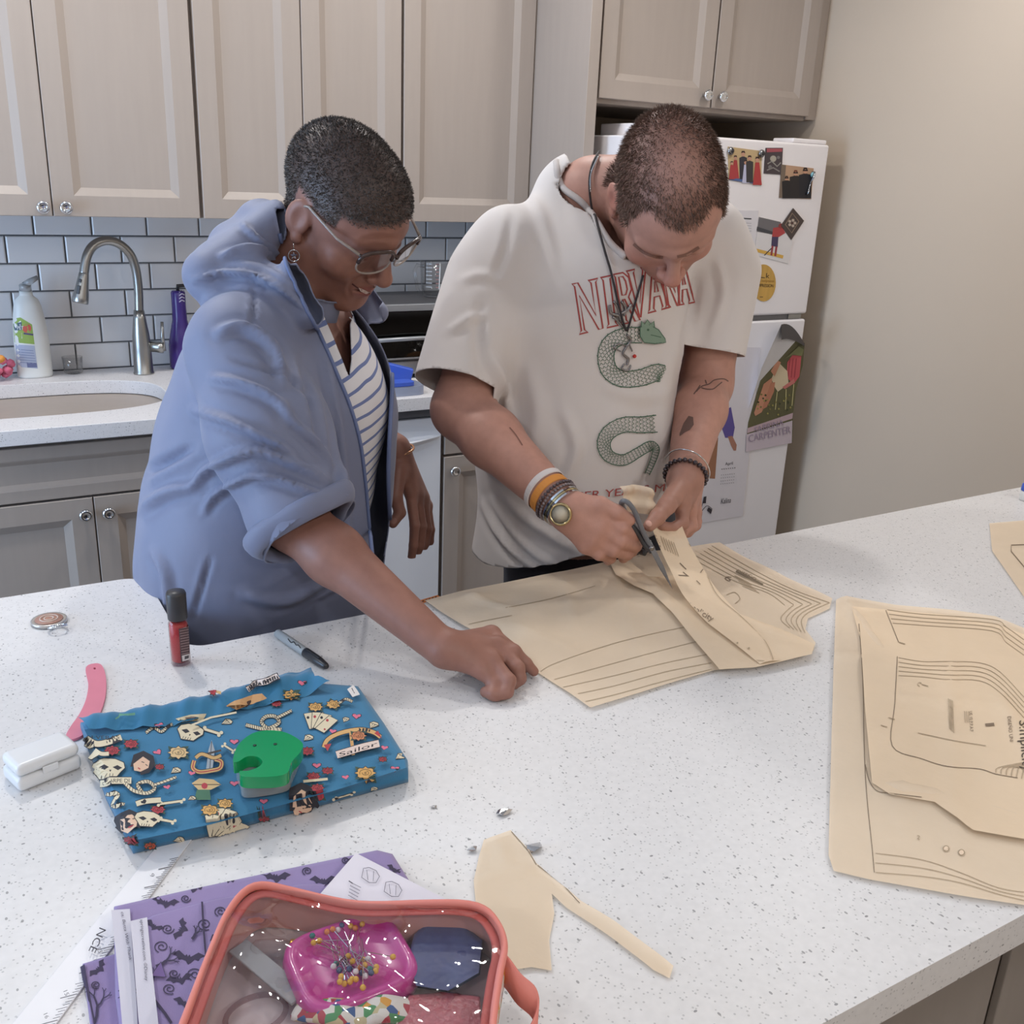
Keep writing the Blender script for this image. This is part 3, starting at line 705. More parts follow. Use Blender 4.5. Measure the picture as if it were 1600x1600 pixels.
def it(ik):
    ik.poly([(1186, 339), (1220, 347), (1216, 368), (1183, 362)], (112, 108, 110)).poly([(1183, 354), (1216, 365), (1216, 369), (1182, 360)], (70, 70, 74)).poly([(1180, 388), (1224, 399), (1223, 404), (1179, 393)], (214, 170, 80))
    ik.poly([(1208, 356), (1222, 354), (1227, 364), (1214, 372), (1206, 370)], (176, 70, 70)).poly([(1206, 370), (1216, 370), (1215, 386), (1205, 384)], (72, 62, 92)).stroke([(1207, 384), (1205, 399)], 3, (150, 60, 66)).stroke([(1213, 385), (1211, 400)], 3, (150, 60, 66)).stroke([(1205, 388), (1194, 399)], 1.4, (60, 54, 56))
    ik.circle((1220, 353), 4, (140, 62, 60))
pinky(o, FP - .0012, it)
o = card('art_card', [(1239, 325), (1256, 345), (1236, 375), (1220, 352)], 'dark diamond-shaped patterned card tilted above the hockey photo', 'card', (76, 64, 60), FP - .0016)
def it(ik):
    ik.stroke([(1238, 333 + 0), (1248, 346), (1237, 364), (1227, 351)], 1.4, (150, 128, 110), closed=True)
    for k in range(5):
        a = k * 1.2566; ik.circle((1237.5 + 4.5 * math.cos(a), 348.5 + 4.5 * math.sin(a)), 2.4, (186, 170, 156), 8)
    ik.circle((1237.5, 348.5), 1.6, (90, 60, 56), 8)
pinky(o, FP - .0028, it)
ov = [(1193 + 19 * math.cos(t * math.pi / 14), 442 + 29 * math.sin(t * math.pi / 14)) for t in range(28)]
o = card('sticker', ov, 'oval gold foil sticker low on the freezer door', 'sticker', (212, 168, 84), FP, .0008, m=mat('gold_foil', (214, 174, 96), .35, .55, noise=(14, .25, (4, 1, .4))))
def it(ik):
    ik.text('k', (1196, 434), (6, 1), (1, -11), (60, 50, 40)).stroke([(1182, 433), (1195, 434)], 1.2, (60, 50, 40)).text('the sumptuous', (1183, 440), (26, 1), (1, -6), (166, 120, 50)).text('IMPRESSION', (1183, 448), (25, 1), (.5, -7), (72, 52, 34)).stroke([(1187, 464), (1192, 464)], 1, (90, 70, 50))
pinky(o, FP - .0008, it)
# calendar with a figure, lower door
o = card('wall_calendar', [(1090, 540), (1188, 543), (1160, 806), (1060, 823)], 'white calendar poster with a figure in purple on the lower fridge door', 'calendar', (222, 216, 220), FP)
def it(ik):
    ik.poly([(1130, 642), (1142, 636), (1148, 668), (1145, 684), (1133, 684), (1126, 664)], (96, 82, 150)).poly([(1137, 682), (1144, 681), (1151, 695), (1150, 704), (1146, 704), (1142, 696)], (170, 120, 100))
    ik.poly([(1100, 690), (1122, 684), (1117, 748), (1106, 747), (1100, 752)], (160, 112, 84))
    ik.text('April', (1133, 727), (12, -1), (0, -7), (70, 66, 70))
    for r in range(6):
        for c in range(7):
            if r == 1: continue
            ik.circle((1128 + c * 3.3 - r * .5, 733 + r * 4.6 - c * .35), .75 if r else 1.0, (150, 144, 148) if r else (110, 104, 108), 5)
    ik.text('Kalina', (1125, 787), (16, -2), (2, -12), (52, 48, 52))
    ik.stroke(bezier([(1088, 810), (1096, 798), (1104, 790), (1112, 795)], 5), 1, (80, 74, 78)).stroke(bezier([(1094, 800), (1096, 790), (1099, 780)], 5), 1, (80, 74, 78)).poly([(1097, 786), (1099, 776), (1103, 775), (1102, 786)], (56, 50, 56)).poly([(1104, 797), (1106, 792), (1112, 796), (1110, 803)], (56, 50, 56))
pinky(o, FP - .0012, it)
# concert poster with a curled corner
po_px = [(1165, 706), (1169, 660), (1188, 595), (1210, 560), (1246, 530), (1257, 536), (1254, 570), (1243, 612), (1239, 648), (1238, 690)]
o = card('concert_poster', po_px, 'concert poster with a curled corner on the right side of the fridge', 'poster', (96, 92, 60), FP - .0018)
MB().add([tuple(W(*p, FP - .004)) for p in ((1170, 640), (1186, 597))] + [tuple(W(1244, 532, FP - .03)), tuple(W(1221, 507, FP - .075)), tuple(W(1190, 575, FP - .04))], [(0, 1, 4), (1, 2, 3, 4)]).build('curled_corner', mat('poster_back', (238, 238, 242), .6, noise=(10, .01)), o)
MB().grid(lambda u, v: tuple(W(1221 + 36 * u, 507 + 30 * u ** 1.5 - 6 * math.sin(math.pi * u) * (1 - v) + v * (24 - 20 * u), FP - .075 + .072 * u - .01 * v)), 10, 6).build('curl_dark_back', mat('poster_dark_grey', (70, 66, 68), .5, noise=(10, .1)), o, smooth=True)  # dark grey back of the curled corner
def it(ik):
    ik.poly([(1168, 669), (1239, 645), (1238, 654), (1167, 677)], (196, 170, 176)).poly([(1166, 679), (1238, 657), (1237, 692), (1165, 706)], (206, 192, 200))
    ik.poly([(1230, 566), (1238, 555), (1252, 556), (1249, 588), (1240, 600), (1229, 590)], (196, 88, 92))
    for k in range(3): ik.stroke([(1234 + k * 5, 560), (1231 + k * 5, 590)], 1.2, (150, 58, 66))
    ik.poly([(1205, 592), (1216, 566), (1230, 580), (1232, 600), (1215, 612), (1210, 604)], (214, 196, 164))
    ik.poly([(1193, 600), (1206, 590), (1206, 606), (1190, 644), (1180, 650), (1178, 645)], (206, 146, 116)).poly([(1204, 598), (1211, 597), (1209, 612), (1198, 636), (1190, 640)], (190, 128, 100)).poly([(1204, 580), (1214, 563), (1220, 566), (1210, 588)], (206, 146, 116))
    ik.poly([(1222, 605), (1240, 592), (1242, 598), (1226, 608)], (200, 120, 112)).stroke([(1228, 608), (1227, 640)], 1.2, (206, 196, 140)).stroke([(1214, 612), (1211, 640)], 1.2, (206, 196, 140)).stroke([(1240, 600), (1237, 634)], 1.2, (206, 196, 140))
    for k in range(26): ik.circle((1180 + random.random() * 55, 612 + random.random() * 36), 1.6, random.choice([(130, 122, 70), (160, 150, 84), (70, 74, 46)]), 6)
    ik.poly([(1226, 560), (1247, 541), (1255, 546), (1252, 556), (1238, 554)], (124, 124, 84))
    ik.text('SABRINA', (1178, 676), (46, -12), (-1, -13), (164, 146, 164)).text('CARPENTER', (1169, 691), (66, -15), (-1, -16), (164, 146, 164))
pinky(o, FP - .003, it)

# ================================================================ things on the island
TOP = CT
def inside(poly, x, y):
    n = len(poly); r = False; j = n - 1
    for i in range(n):
        if (poly[i][1] > y) != (poly[j][1] > y) and x < (poly[j][0] - poly[i][0]) * (y - poly[i][1]) / (poly[j][1] - poly[i][1]) + poly[i][0]: r = not r
        j = i
    return r
def sheet(name, px, z, m, label=None, cat=None, res=.008, dz=None, parent=None, group=None, zpx=None, smooth=True):
    """a flexible sheet lying on the counter: outline in pixels on height z, filled with a fine mesh, dz(x,y) lifts it"""
    P = [C(a, b, z)[:2] for a, b in px]
    Q = []
    for i in range(len(P)):
        a, b = P[i], P[(i + 1) % len(P)]; n = max(1, int(np.linalg.norm(b - a) / res))
        Q += [a + (b - a) * k / n for k in range(n)]
    nb = len(Q); lo = np.min(Q, 0); hi = np.max(Q, 0); T = [tuple(q) for q in Q]
    nx = int((hi[0] - lo[0]) / res) + 1; ny = int((hi[1] - lo[1]) / res) + 1
    Qa = np.array(Q)
    for i in range(nx):
        for j in range(ny):
            x = lo[0] + (i + (.5 if j % 2 else 0)) * res; y = lo[1] + j * res
            if inside(P, x, y) and np.min(np.sum((Qa - (x, y)) ** 2, 1)) > (res * .55) ** 2: Q.append(np.array((x, y)))
    r = geometry.delaunay_2d_cdt([Vector(q) for q in Q], [(i, (i + 1) % nb) for i in range(nb)], [], 1, 1e-6)
    V = []
    for v in r[0]:
        h = dz(v.x, v.y) if dz else 0
        V.append((v.x, v.y, z + h))
    F = [f for f in r[2] if len(f) == 3]
    F = [f if np.cross(np.array(V[f[1]])[:2] - np.array(V[f[0]])[:2], np.array(V[f[2]])[:2] - np.array(V[f[0]])[:2]) > 0 else f[::-1] for f in F]
    o = link(name, pm(V, F), m, parent, smooth)
    if label: setp(o, label, cat, group)
    return o
def wrinkle(amp, creases=(), seed=0, sc=22.):
    rg = np.random.default_rng(seed); K = rg.normal(0, 1, (7, 2)) * sc; ph = rg.uniform(0, 6.3, 7)
    cr = [(np.array(a[:2]), np.array(b[:2]), h, w) for a, b, h, w in creases]
    def f(x, y):
        s = sum(math.sin(K[i][0] * x + K[i][1] * y + ph[i]) for i in range(7)) / 7
        h = amp * (.9 + s)
        p = np.array((x, y))
        for a, b, hh, w in cr:
            d = b - a; t = min(1, max(0, (p - a) @ d / (d @ d))); q = np.linalg.norm(p - a - d * t)
            h += hh * math.exp(-(q / w) ** 1.5) * (1 - .5 * abs(2 * t - 1) ** 3)
        return max(0.0002, h)
    return f
def crease(p, q, h, w, z=TOP): return (C(*p, z), C(*q, z), h, w)

# ---- key fob
kf = empty('key_fob', C(78, 974), 'round silver key fob with reddish rings and a split ring', 'key fob')
c = C(77, 972, TOP + .0005)
MB().lathe([(.0225, 0), (.0235, .001), (.0235, .004), (.0225, .005), (.020, .0046), (.001, .0046)], c, 36).build('disc', mat('fob_silver', (196, 192, 188), .3, .7), kf, smooth=True)
MB().lathe([(.0185, .0046), (.018, .0056), (.001, .0058)], c, 32).build('emblem', mat('fob_emblem', (170, 128, 112), .4, noise=(160, .35)), kf, smooth=True)
for r_ in (.006, .0115): MB().tube([c + (r_ * math.cos(a * .2618), r_ * math.sin(a * .2618), .006) for a in range(24)], .0009, 6, closed=True).build('emblem_ring', mat('fob_ring', (208, 190, 178), .4), kf, smooth=True)
rc = C(90, 977, TOP + .0085); tilt = np.array((.0, .35, .94)); e1 = np.array((1, 0, 0.)); e2 = np.cross(tilt, e1)
for q in (0, .0016): MB().tube([rc + (e1 * math.cos(a * .2244) + e2 * math.sin(a * .2244)) * (.0122 - q * .5) + (0, 0, q - .002) for a in range(28)], .0012, 8, closed=True).build('split_ring', M_CHROME, kf, smooth=True)

# ---- roller bottle
rb = C(283, 1036); rx, ry = rb[0], rb[1]
ro = empty('roller_bottle', (rx, ry, TOP), 'small glass roller bottle of red liquid with a black cap', 'bottle')
z = TOP + .0006
MB().lathe([(.0105, z), (.0122, z + .001), (.0124, z + .058), (.0105, z + .062), (.0085, z + .064)], (rx, ry, 0), 28).build('glass_body', glassy('bottle_glass', (250, 240, 240), .93), ro, smooth=True)
MB().lathe([(.0090, z + .004), (.0112, z + .006), (.0112, z + .056), (.0085, z + .059), (.001, z + .060)], (rx, ry, 0), 28).build('red_liquid', mat('red_liquid', (188, 60, 62), .3, noise=(40, .12)), ro, smooth=True)
MB().lathe([(.0118, z + .0635), (.0122, z + .065), (.0124, z + .098), (.0112, z + .101), (.001, z + .1015)], (rx, ry, 0), 28).build('cap', mat('cap_black', (58, 56, 58), .4, bump=(150, .05)), ro, smooth=True)
ccyl = MB().lathe([(.0126, z + .006), (.0126, z + .055)], (rx, ry, 0), 40); ik = Ink(on_bvh(bvh_vf(ccyl.v, ccyl.f[:-2])), lift=.0001, maxpx=4)
ik.poly([(279, 979), (294, 976), (297, 1032), (283, 1035)], (92, 70, 72))
for k in range(12): ik.stroke([(280.5 + k * .3, 982 + k * 4), (294 + k * .2, 979.5 + k * 4)], .8, (176, 150, 150))
ik.poly([(284, 1024), (296, 1021), (297, 1030), (285, 1033)], (214, 206, 206)).poly([(288, 1025), (294, 1023.5), (294, 1028), (288, 1030)], (80, 76, 80))
ik.build('label', ro)

# ---- marker pen
m0, m1 = C(433, 989, TOP + .0066), C(511, 1042, TOP + .0066); u = (m1 - m0); ML = np.linalg.norm(u)
mk = empty('marker_pen', m0, 'grey permanent marker with a black cap on the counter', 'marker')
MB().lathe([(.0045, 0), (.0060, .002), (.0063, ML * .3), (.0063, ML * .58), (.0055, ML * .59)], m0, 20, axis=u).build('barrel', mat('marker_grey', (158, 164, 168), .4), mk, smooth=True)
MB().lathe([(.0058, ML * .585), (.0066, ML * .59), (.0064, ML * .85), (.0045, ML * .97), (.003, ML), (.0005, ML)], m0, 20, axis=u).build('cap', mat('marker_black', (44, 44, 48), .35), mk, smooth=True)
uu = u / ML; sd = np.cross((0, 0, 1), uu)
MB().obox(m0 + uu * ML * .74 + np.array((0, 0, .0066)), [uu, sd, (0, 0, 1)], (ML * .13, .002, .0008)).build('clip', mat('marker_black', (44, 44, 48), .35), mk, bevel=.0005)
bar = MB().lathe([(.0063, ML * .05), (.0063, ML * .57)], m0, 20, axis=u); ik = Ink(on_bvh(bvh_vf(bar.v, bar.f[:-2])), lift=.0002, maxpx=4)
ik.stroke(bezier([(450, 998), (455, 1004), (459, 1003), (463, 1008), (466, 1008), (470, 1013)], 4), 1.6, (50, 50, 54)).stroke([(474, 1014), (484, 1021)], 1.5, (60, 60, 64)); ik.build('barrel_print', mk)

# ---- pink curved tool
out = bezier([(134, 1044), (148, 1037), (160, 1041), (166, 1062), (164, 1092), (153, 1122), (140, 1140), (124, 1152), (108, 1156), (103, 1150), (110, 1136), (124, 1116), (134, 1094), (138, 1070)], 5, closed=True)
hole_ = [(148 + 2 * math.cos(t), 1045 + 1.6 * math.sin(t)) for t in np.linspace(0, 6.28, 10)[:-1]]
pt_ = MB().prism([C(a, b, TOP + .003)[:2] for a, b in out][::-1], TOP + .0004, TOP + .0036, [[C(a, b, TOP + .003)[:2] for a, b in hole_]]).build('curved_tool', mat('pink_plastic', (220, 128, 148), .4, noise=(25, .10)), bevel=.0008)
setp(pt_, 'pink curved plastic tool with a small hole beside the blue fabric', 'tool')

# ---- frosted plastic case
fc = C(68, 1208); fz = TOP + .0006
ax = C(104, 1185) - C(36, 1212); ax = ax / np.linalg.norm(ax); ay = np.array((-ax[1], ax[0], 0)); 
cs = empty('plastic_case', (fc[0], fc[1], TOP), 'small empty frosted plastic case at the left of the counter', 'case')
M_FR = mat('frosted_plastic', (242, 243, 245), .3, trans=.12, noise=(20, .02))
MB().obox((fc[0], fc[1], fz + .008), [ax, ay, (0, 0, 1)], (.033, .021, .008)).build('case_base', M_FR, cs, bevel=.005, segs=3)
MB().obox((fc[0], fc[1], fz + .0235), [ax, ay, (0, 0, 1)], (.0325, .0205, .007)).build('case_lid', M_FR, cs, bevel=.006, segs=3)
MB().obox(np.array((fc[0], fc[1], fz + .0163)) - ay * .0212, [ax, ay, (0, 0, 1)], (.008, .0012, .004)).build('catch', M_FR, cs, bevel=.0008)

# ---- blue tattoo-print fabric, folded
M_BF = mat('blue_cotton', (50, 120, 160), .85, noise=(30, .05), bump=(900, .25, .0005), sheen=.2)
fab = empty('printed_fabric', C(380, 1210), 'folded blue fabric printed with skulls, roses and playing cards', 'fabric')
def slab(px_top, px_bot, z0, z1, rnd, amp, seed, nr=5, res=.010):
    """folded stack: fine wavy top, soft rolled sides between the two outlines"""
    top = [C(a, b, z1)[:2] for a, b in px_top]; bot = [C(a, b, z0)[:2] for a, b in px_bot]
    def dens(P, n):
        o_ = []
        for i in range(len(P)):
            a, b = np.array(P[i]), np.array(P[(i + 1) % len(P)]); o_ += [a + (b - a) * k / n for k in range(n)]
        return o_
    t, b = dens(top, 14), dens(bot, 14); n = len(t); f_ = wrinkle(amp, seed=seed, sc=14)
    cen = np.mean(t, 0); rings = []
    for k in range(nr + 1):
        s = k / nr * math.pi / 2
        rings.append([np.append(bb + (tt - bb) * (1 - math.cos(s)), z0 + (z1 - z0) * math.sin(s)) for tt, bb in zip(t, b)])
    T = [tuple(q) for q in t]; Q = list(t); lo = np.min(t, 0); hi = np.max(t, 0); ta = np.array(t)
    for i in range(int((hi[0] - lo[0]) / res) + 1):
        for j in range(int((hi[1] - lo[1]) / res) + 1):
            x, y = lo[0] + (i + .5 * (j % 2)) * res, lo[1] + j * res
            if inside(top, x, y) and np.min(np.sum((ta - (x, y)) ** 2, 1)) > (res * .6) ** 2: Q.append(np.array((x, y)))
    r = geometry.delaunay_2d_cdt([Vector(q) for q in Q], [(i, (i + 1) % n) for i in range(n)], [], 1, 1e-6)
    V = [tuple(p) for ring in rings for p in ring]; F = []
    ar = sum(t[i][0] * t[(i + 1) % n][1] - t[(i + 1) % n][0] * t[i][1] for i in range(n))
    for k in range(nr):
        for i in range(n):
            j = (i + 1) % n; q = (k * n + i, k * n + j, (k + 1) * n + j, (k + 1) * n + i); F.append(q if ar > 0 else q[::-1])
    base = len(V)
    for vv_ in r[0]:
        dd = np.sqrt(np.min(np.sum((ta - (vv_.x, vv_.y)) ** 2, 1))); V.append((vv_.x, vv_.y, z1 + f_(vv_.x, vv_.y) * min(1, dd / .02)))
    for f in r[2]:
        a_, b_, c_ = (np.array(V[base + q][:2]) for q in f); F.append(tuple(base + q for q in (f if np.cross(b_ - a_, c_ - a_) > 0 else f[::-1])))
    F.append(tuple(range(n))[::-1] if ar > 0 else tuple(range(n)))
    return V, F
z0f, z1f = TOP + .0008, TOP + .024
topo = [(132, 1140), (240, 1122), (360, 1100), (498, 1078), (552, 1080), (590, 1135), (632, 1190), (634, 1200), (520, 1236), (330, 1288), (216, 1312), (180, 1240)]
boto = [(126, 1140), (238, 1120), (360, 1098), (500, 1078), (562, 1084), (604, 1145), (638, 1202), (638, 1222), (520, 1254), (330, 1306), (208, 1334), (166, 1250)]
V1, F1 = slab(topo, boto, z0f, z1f, 0, .0022, 5)
fo = link('folded_stack', pm(V1, F1), M_BF, fab, True)
# raised loose flap along the back edge
fl_px = [(122, 1131), (180, 1122), (260, 1107), (340, 1090), (420, 1066), (486, 1048), (492, 1072), (516, 1080), (450, 1098), (360, 1118), (270, 1138), (200, 1146), (140, 1150)]
def flapz(x, y):
    q = project((x, y, TOP + .03)); ridge = np.interp(q[0], [120, 180, 260, 340, 420, 486, 520], [1134, 1126, 1113, 1097, 1076, 1060, 1078])
    return .003 + .011 * math.exp(-((q[1] - ridge) / 13.) ** 2) + .0015 * math.sin(q[0] * .09) + .001 * math.sin(q[0] * .23 + q[1] * .1)
flp = sheet('loose_flap', fl_px, z1f, M_BF, dz=flapz, parent=fab, res=.005)
Vf = [tuple(v.co) for v in flp.data.vertices]; Ff = [tuple(p.vertices) for p in flp.data.polygons]
fbv = bvh_vf(V1 + Vf, F1 + [tuple(i + len(V1) for i in f) for f in Ff])
ik = Ink(on_bvh(fbv), lift=.0003, step=.000012, maxpx=9)
CRM, BLK, RED, YEL, GRN, PNK, SKN = (222, 208, 178), (44, 42, 50), (178, 62, 72), (216, 168, 100), (74, 116, 92), (222, 116, 142), (226, 188, 160)
def rot(c, pts, a, s=1.0, asp=.62):
    ca, sa = math.cos(a), math.sin(a); return [(c[0] + s * (x * ca - y * sa), c[1] + s * asp * (x * sa + y * ca)) for x, y in pts]
def heart(c, s, a): ik.poly(rot(c, [(0, 8), (-9, -2), (-8, -8), (-3, -8), (0, -4), (3, -8), (8, -8), (9, -2)], a, s * 1.16), BLK); ik.poly(rot(c, [(0, 8), (-9, -2), (-8, -8), (-3, -8), (0, -4), (3, -8), (8, -8), (9, -2)], a, s), PNK)
def gem(c, s, a=0):
    P = rot(c, [(-10, -4), (-5, -11), (5, -11), (10, -4), (0, 12)], a, s); ik.poly(P, CRM); ik.stroke(P, 1.1, BLK, True); ik.stroke(rot(c, [(-10, -4), (10, -4)], a, s), .8, BLK); ik.stroke(rot(c, [(-3, -4), (0, 12), (3, -4)], a, s), .8, BLK)
def rose(c, s, col, a=0):
    for k in range(4): ik.poly(rot(c, [(0, -3), (10 * math.cos(k * 1.57 + .6) + 6 * math.cos(k * 1.57), 10 * math.sin(k * 1.57 + .6) + 6 * math.sin(k * 1.57)), (22 * math.cos(k * 1.57 + .8), 22 * math.sin(k * 1.57 + .8)), (12 * math.cos(k * 1.57 + 1.2), 12 * math.sin(k * 1.57 + 1.2))], a, s), (58, 84, 74))
    P = [( (14 + 2.4 * math.cos(k * 2.513)) * math.cos(k * .3142), (14 + 2.4 * math.cos(k * 2.513)) * math.sin(k * .3142)) for k in range(20)]
    ik.poly(rot(c, P, a, s), col); ik.stroke(rot(c, P, a, s), 1.1, BLK, True)
    dk = tuple(int(x * .72) for x in col)
    for r_ in (9, 5): ik.stroke(rot(c, [(r_ * math.cos(t), r_ * math.sin(t)) for t in np.linspace(r_, r_ + 4.6, 9)], a, s), 1.6, dk)
    ik.circle(c, 2 * s, dk, 7)
def skull(c, s, a=0):
    P = rot(c, [(-22, -2), (-20, -14), (-10, -21), (6, -21), (18, -14), (21, -2), (16, 8), (12, 18), (-8, 20), (-14, 10)], a, s); ik.poly(P, CRM); ik.stroke(P, 1.3, BLK, True)
    ik.poly(rot(c, [(-15, -2), (-8, -7), (-1, -2), (-6, 4)], a, s), BLK); ik.poly(rot(c, [(4, -2), (10, -7), (17, -2), (12, 4)], a, s), BLK); ik.poly(rot(c, [(0, 4), (3, 4), (2, 9)], a, s), BLK)
    for k in range(4): ik.stroke(rot(c, [(-6 + k * 4, 12), (-6 + k * 4, 18)], a, s), .8, BLK)
def bone(p, q, w=4):
    ik.stroke([p, q], w + 1.6, BLK); ik.stroke([p, q], w, CRM)
    for e_ in (p, q):
        for d_ in ((-2, 2), (2, -2)): ik.circle((e_[0] + d_[0], e_[1] + d_[1]), w * .72, CRM, 8)
def rope(pts, w=4.5):
    P = bezier(pts, 8); ik.stroke(P, w + 1.6, BLK); ik.stroke(P, w, CRM)
    for i in range(1, len(P) - 1, 2):
        d = P[i + 1] - P[i - 1]; d /= np.linalg.norm(d) + 1e-9; n_ = np.array((-d[1], d[0])); ik.stroke([P[i] - n_ * w * .5 - d, P[i] + n_ * w * .5 + d], .9, BLK)
def cards(c, s, angs, L=34, w=17):
    for i, a in enumerate(angs):
        P = rot(c, [(-w / 2 + i * 3, 0), (w / 2 + i * 3, 0), (w / 2 + i * 3, -L), (-w / 2 + i * 3, -L)], a, s, .7); ik.poly(P, CRM); ik.stroke(P, 1.1, BLK, True)
        ik.circle(rot(c, [(-w / 4 + i * 3, -L * .72)], a, s, .7)[0], 2.2 * s, BLK if i % 2 == 0 else RED, 7); ik.circle(rot(c, [(w / 4 + i * 3, -L * .2)], a, s, .7)[0], 1.6 * s, BLK if i % 2 == 0 else RED, 7)
def banner(pts, w, txt, col=CRM, b=None):
    P = bezier(pts, 5); ik.stroke(P, w + 2, BLK); ik.stroke(P, w, col)
    if txt: ik.text(txt, (pts[0][0] + 3, pts[0][1] + w * .3), (pts[-1][0] - pts[0][0] - 6, pts[-1][1] - pts[0][1]), b or (0, -w * .85), BLK)
def face(c, s, a, hair=BLK):
    ik.poly(rot(c, [(-16, -4), (-10, -18), (6, -20), (18, -10), (20, 6), (14, 16), (2, 8), (-6, 14)], a, s, .8), hair)
    ik.poly(rot(c, [(-4, -10), (8, -10), (14, 0), (10, 12), (2, 16), (-6, 8)], a, s, .8), SKN); ik.stroke(rot(c, [(0, -2), (4, -3)], a, s, .8), 1.2, BLK); ik.stroke(rot(c, [(7, -2), (11, -2)], a, s, .8), 1.2, BLK); ik.stroke(rot(c, [(3, 9), (7, 9)], a, s, .8), 1.8, RED)
# the printed motifs
for h in ((249, 1134, -.3), (247, 1176, -.6), (366, 1225, 0), (412, 1253, 0), (495, 1197, 0), (557, 1120, .1), (617, 1202, .1), (472, 1068, .1), (366, 1160, 0)): heart(h[:2], .72, h[2])
for g in ((274, 1205, .8), (279, 1312, 1.2), (354, 1129, 1.), (481, 1154, .7), (625, 1183, .8), (583, 1134, .5)): gem(g, .8, g[2]) if False else gem(g[:2], .8, g[2])
rope([(228, 1146), (240, 1138), (252, 1144), (262, 1136), (270, 1132)], 4); bone((318, 1140), (344, 1148)); skull((297, 1146), 1.0, .35); ik.poly([(275, 1124), (296, 1118), (322, 1116), (316, 1128), (300, 1128), (284, 1130)], (206, 192, 160)); ik.stroke([(282, 1124), (312, 1121)], 2.4, (120, 100, 90))
rope([(384, 1134), (396, 1137), (410, 1140), (424, 1138), (436, 1130), (430, 1121), (416, 1121), (409, 1130), (420, 1140), (440, 1141)], 5); rope([(432, 1124), (444, 1118), (456, 1112)], 4)
cards((492, 1140), 1.05, (-.25, .05, .35, .65)); rose((493, 1107), .75, YEL); rose((521, 1103), .75, YEL, .5)
rose((455, 1088), .9, YEL); rose((432, 1102), .55, RED); rose((279, 1179), 1.05, (222, 190, 140)); rose((571, 1211), 1.05, YEL); rose((480, 1177), .7, RED); rose((176, 1176), .8, RED); rose((205, 1166), .75, RED); rose((247, 1269), .75, RED); rose((206, 1312), .65, RED); rose((234, 1318), .65, (196, 90, 60))
banner([(134, 1156), (150, 1166), (168, 1164), (190, 1156)], 9, 'LI VERAS'); skull((172, 1204), 1.15, .1); banner([(162, 1224), (180, 1224), (206, 1224)], 10, 'CARPE DI')
face((220, 1196), 1.15, .7); rope([(196, 1228), (210, 1240), (230, 1244), (242, 1236), (232, 1226), (216, 1230), (222, 1242)], 5); rope([(240, 1232), (258, 1226), (276, 1219)], 3.5); rope([(172, 1240), (186, 1246), (182, 1258), (196, 1262)], 4)
face((201, 1288), 1.1, -.2); bone((250, 1262), (286, 1257), 3.5); skull((231, 1286), .95, .2); bone((250, 1286), (272, 1290), 3.5); banner([(214, 1262), (228, 1258), (252, 1256)], 8, '')
# snake round a dagger
ik.poly([(331, 1162), (336, 1178), (332, 1212), (322, 1212), (326, 1178)], (160, 168, 176)); ik.stroke([(331, 1164), (328, 1212)], 1, BLK); ik.stroke([(314, 1186), (346, 1178)], 3, (70, 62, 60))
sn = bezier([(304, 1194), (302, 1206), (312, 1212), (330, 1210), (344, 1206), (346, 1196), (336, 1192)], 6); ik.stroke(sn, 8, BLK); ik.stroke(sn, 6, (206, 166, 110)); ik.stroke(sn, 1.6, RED)
sn = bezier([(306, 1190), (316, 1184), (334, 1190), (346, 1186)], 6); ik.stroke(sn, 7, BLK); ik.stroke(sn, 5, (206, 166, 110))
ik.poly([(300, 1230), (312, 1222), (334, 1224), (346, 1232), (330, 1240), (310, 1240)], (208, 178, 130)); ik.stroke([(302, 1232), (345, 1232)], 1.2, BLK); ik.circle((320, 1234), 5, RED, 8); ik.poly([(308, 1240), (328, 1240), (330, 1256), (304, 1256)], GRN)
cards((338, 1302), 1.35, (-.15, .12, .4, .7), 36, 19); rose((328, 1272), .9, YEL); rose((352, 1262), .8, YEL)
# anchor with banner
an = bezier([(506, 1174), (512, 1162), (530, 1152), (560, 1146), (582, 1150), (594, 1158)], 5); ik.stroke(an, 8, BLK); ik.stroke(an, 6, (214, 170, 112)); ik.poly([(506, 1170), (512, 1180), (518, 1168)], RED); ik.poly([(584, 1152), (596, 1160), (590, 1148)], RED); ik.stroke([(548, 1150), (552, 1186)], 5, (206, 160, 104)); rose((560, 1156), .8, (200, 130, 90)); banner([(526, 1186), (546, 1180), (566, 1174), (592, 1168)], 11, 'Sailor', (226, 206, 196))
face((468, 1252), 1.4, .6); rose((490, 1220), .7, RED); rose((496, 1238), .7, RED); ik.stroke([(474, 1228), (512, 1224)], 4, CRM)
banner([(384, 1082), (400, 1074), (416, 1070), (436, 1062)], 7, 'Sailor', (226, 212, 206)); ik.stroke(bezier([(318, 1090), (330, 1086), (348, 1088)], 5), 4, (206, 166, 110)); rose((333, 1088), .5, RED); ik.poly([(352, 1108), (384, 1092), (408, 1088), (416, 1096), (396, 1106), (370, 1116)], (204, 158, 110)); ik.poly([(372, 1104), (392, 1098), (386, 1112)], (70, 54, 50)); ik.stroke([(178, 1128), (190, 1122), (212, 1120)], 3, (96, 150, 130)); ik.stroke([(300, 1140), (330, 1128), (370, 1120)], 3, CRM)
ik.poly([(542, 1084), (552, 1077), (561, 1092), (550, 1096)], (226, 222, 220)); ik.stroke([(549, 1082), (553, 1090)], 1.4, (90, 84, 90))
for h in ((300, 1216, .2), (540, 1222, -.2), (436, 1160, .3), (520, 1150, .2), (262, 1238, -.3), (600, 1176, .2)): heart(h[:2], .6, h[2])
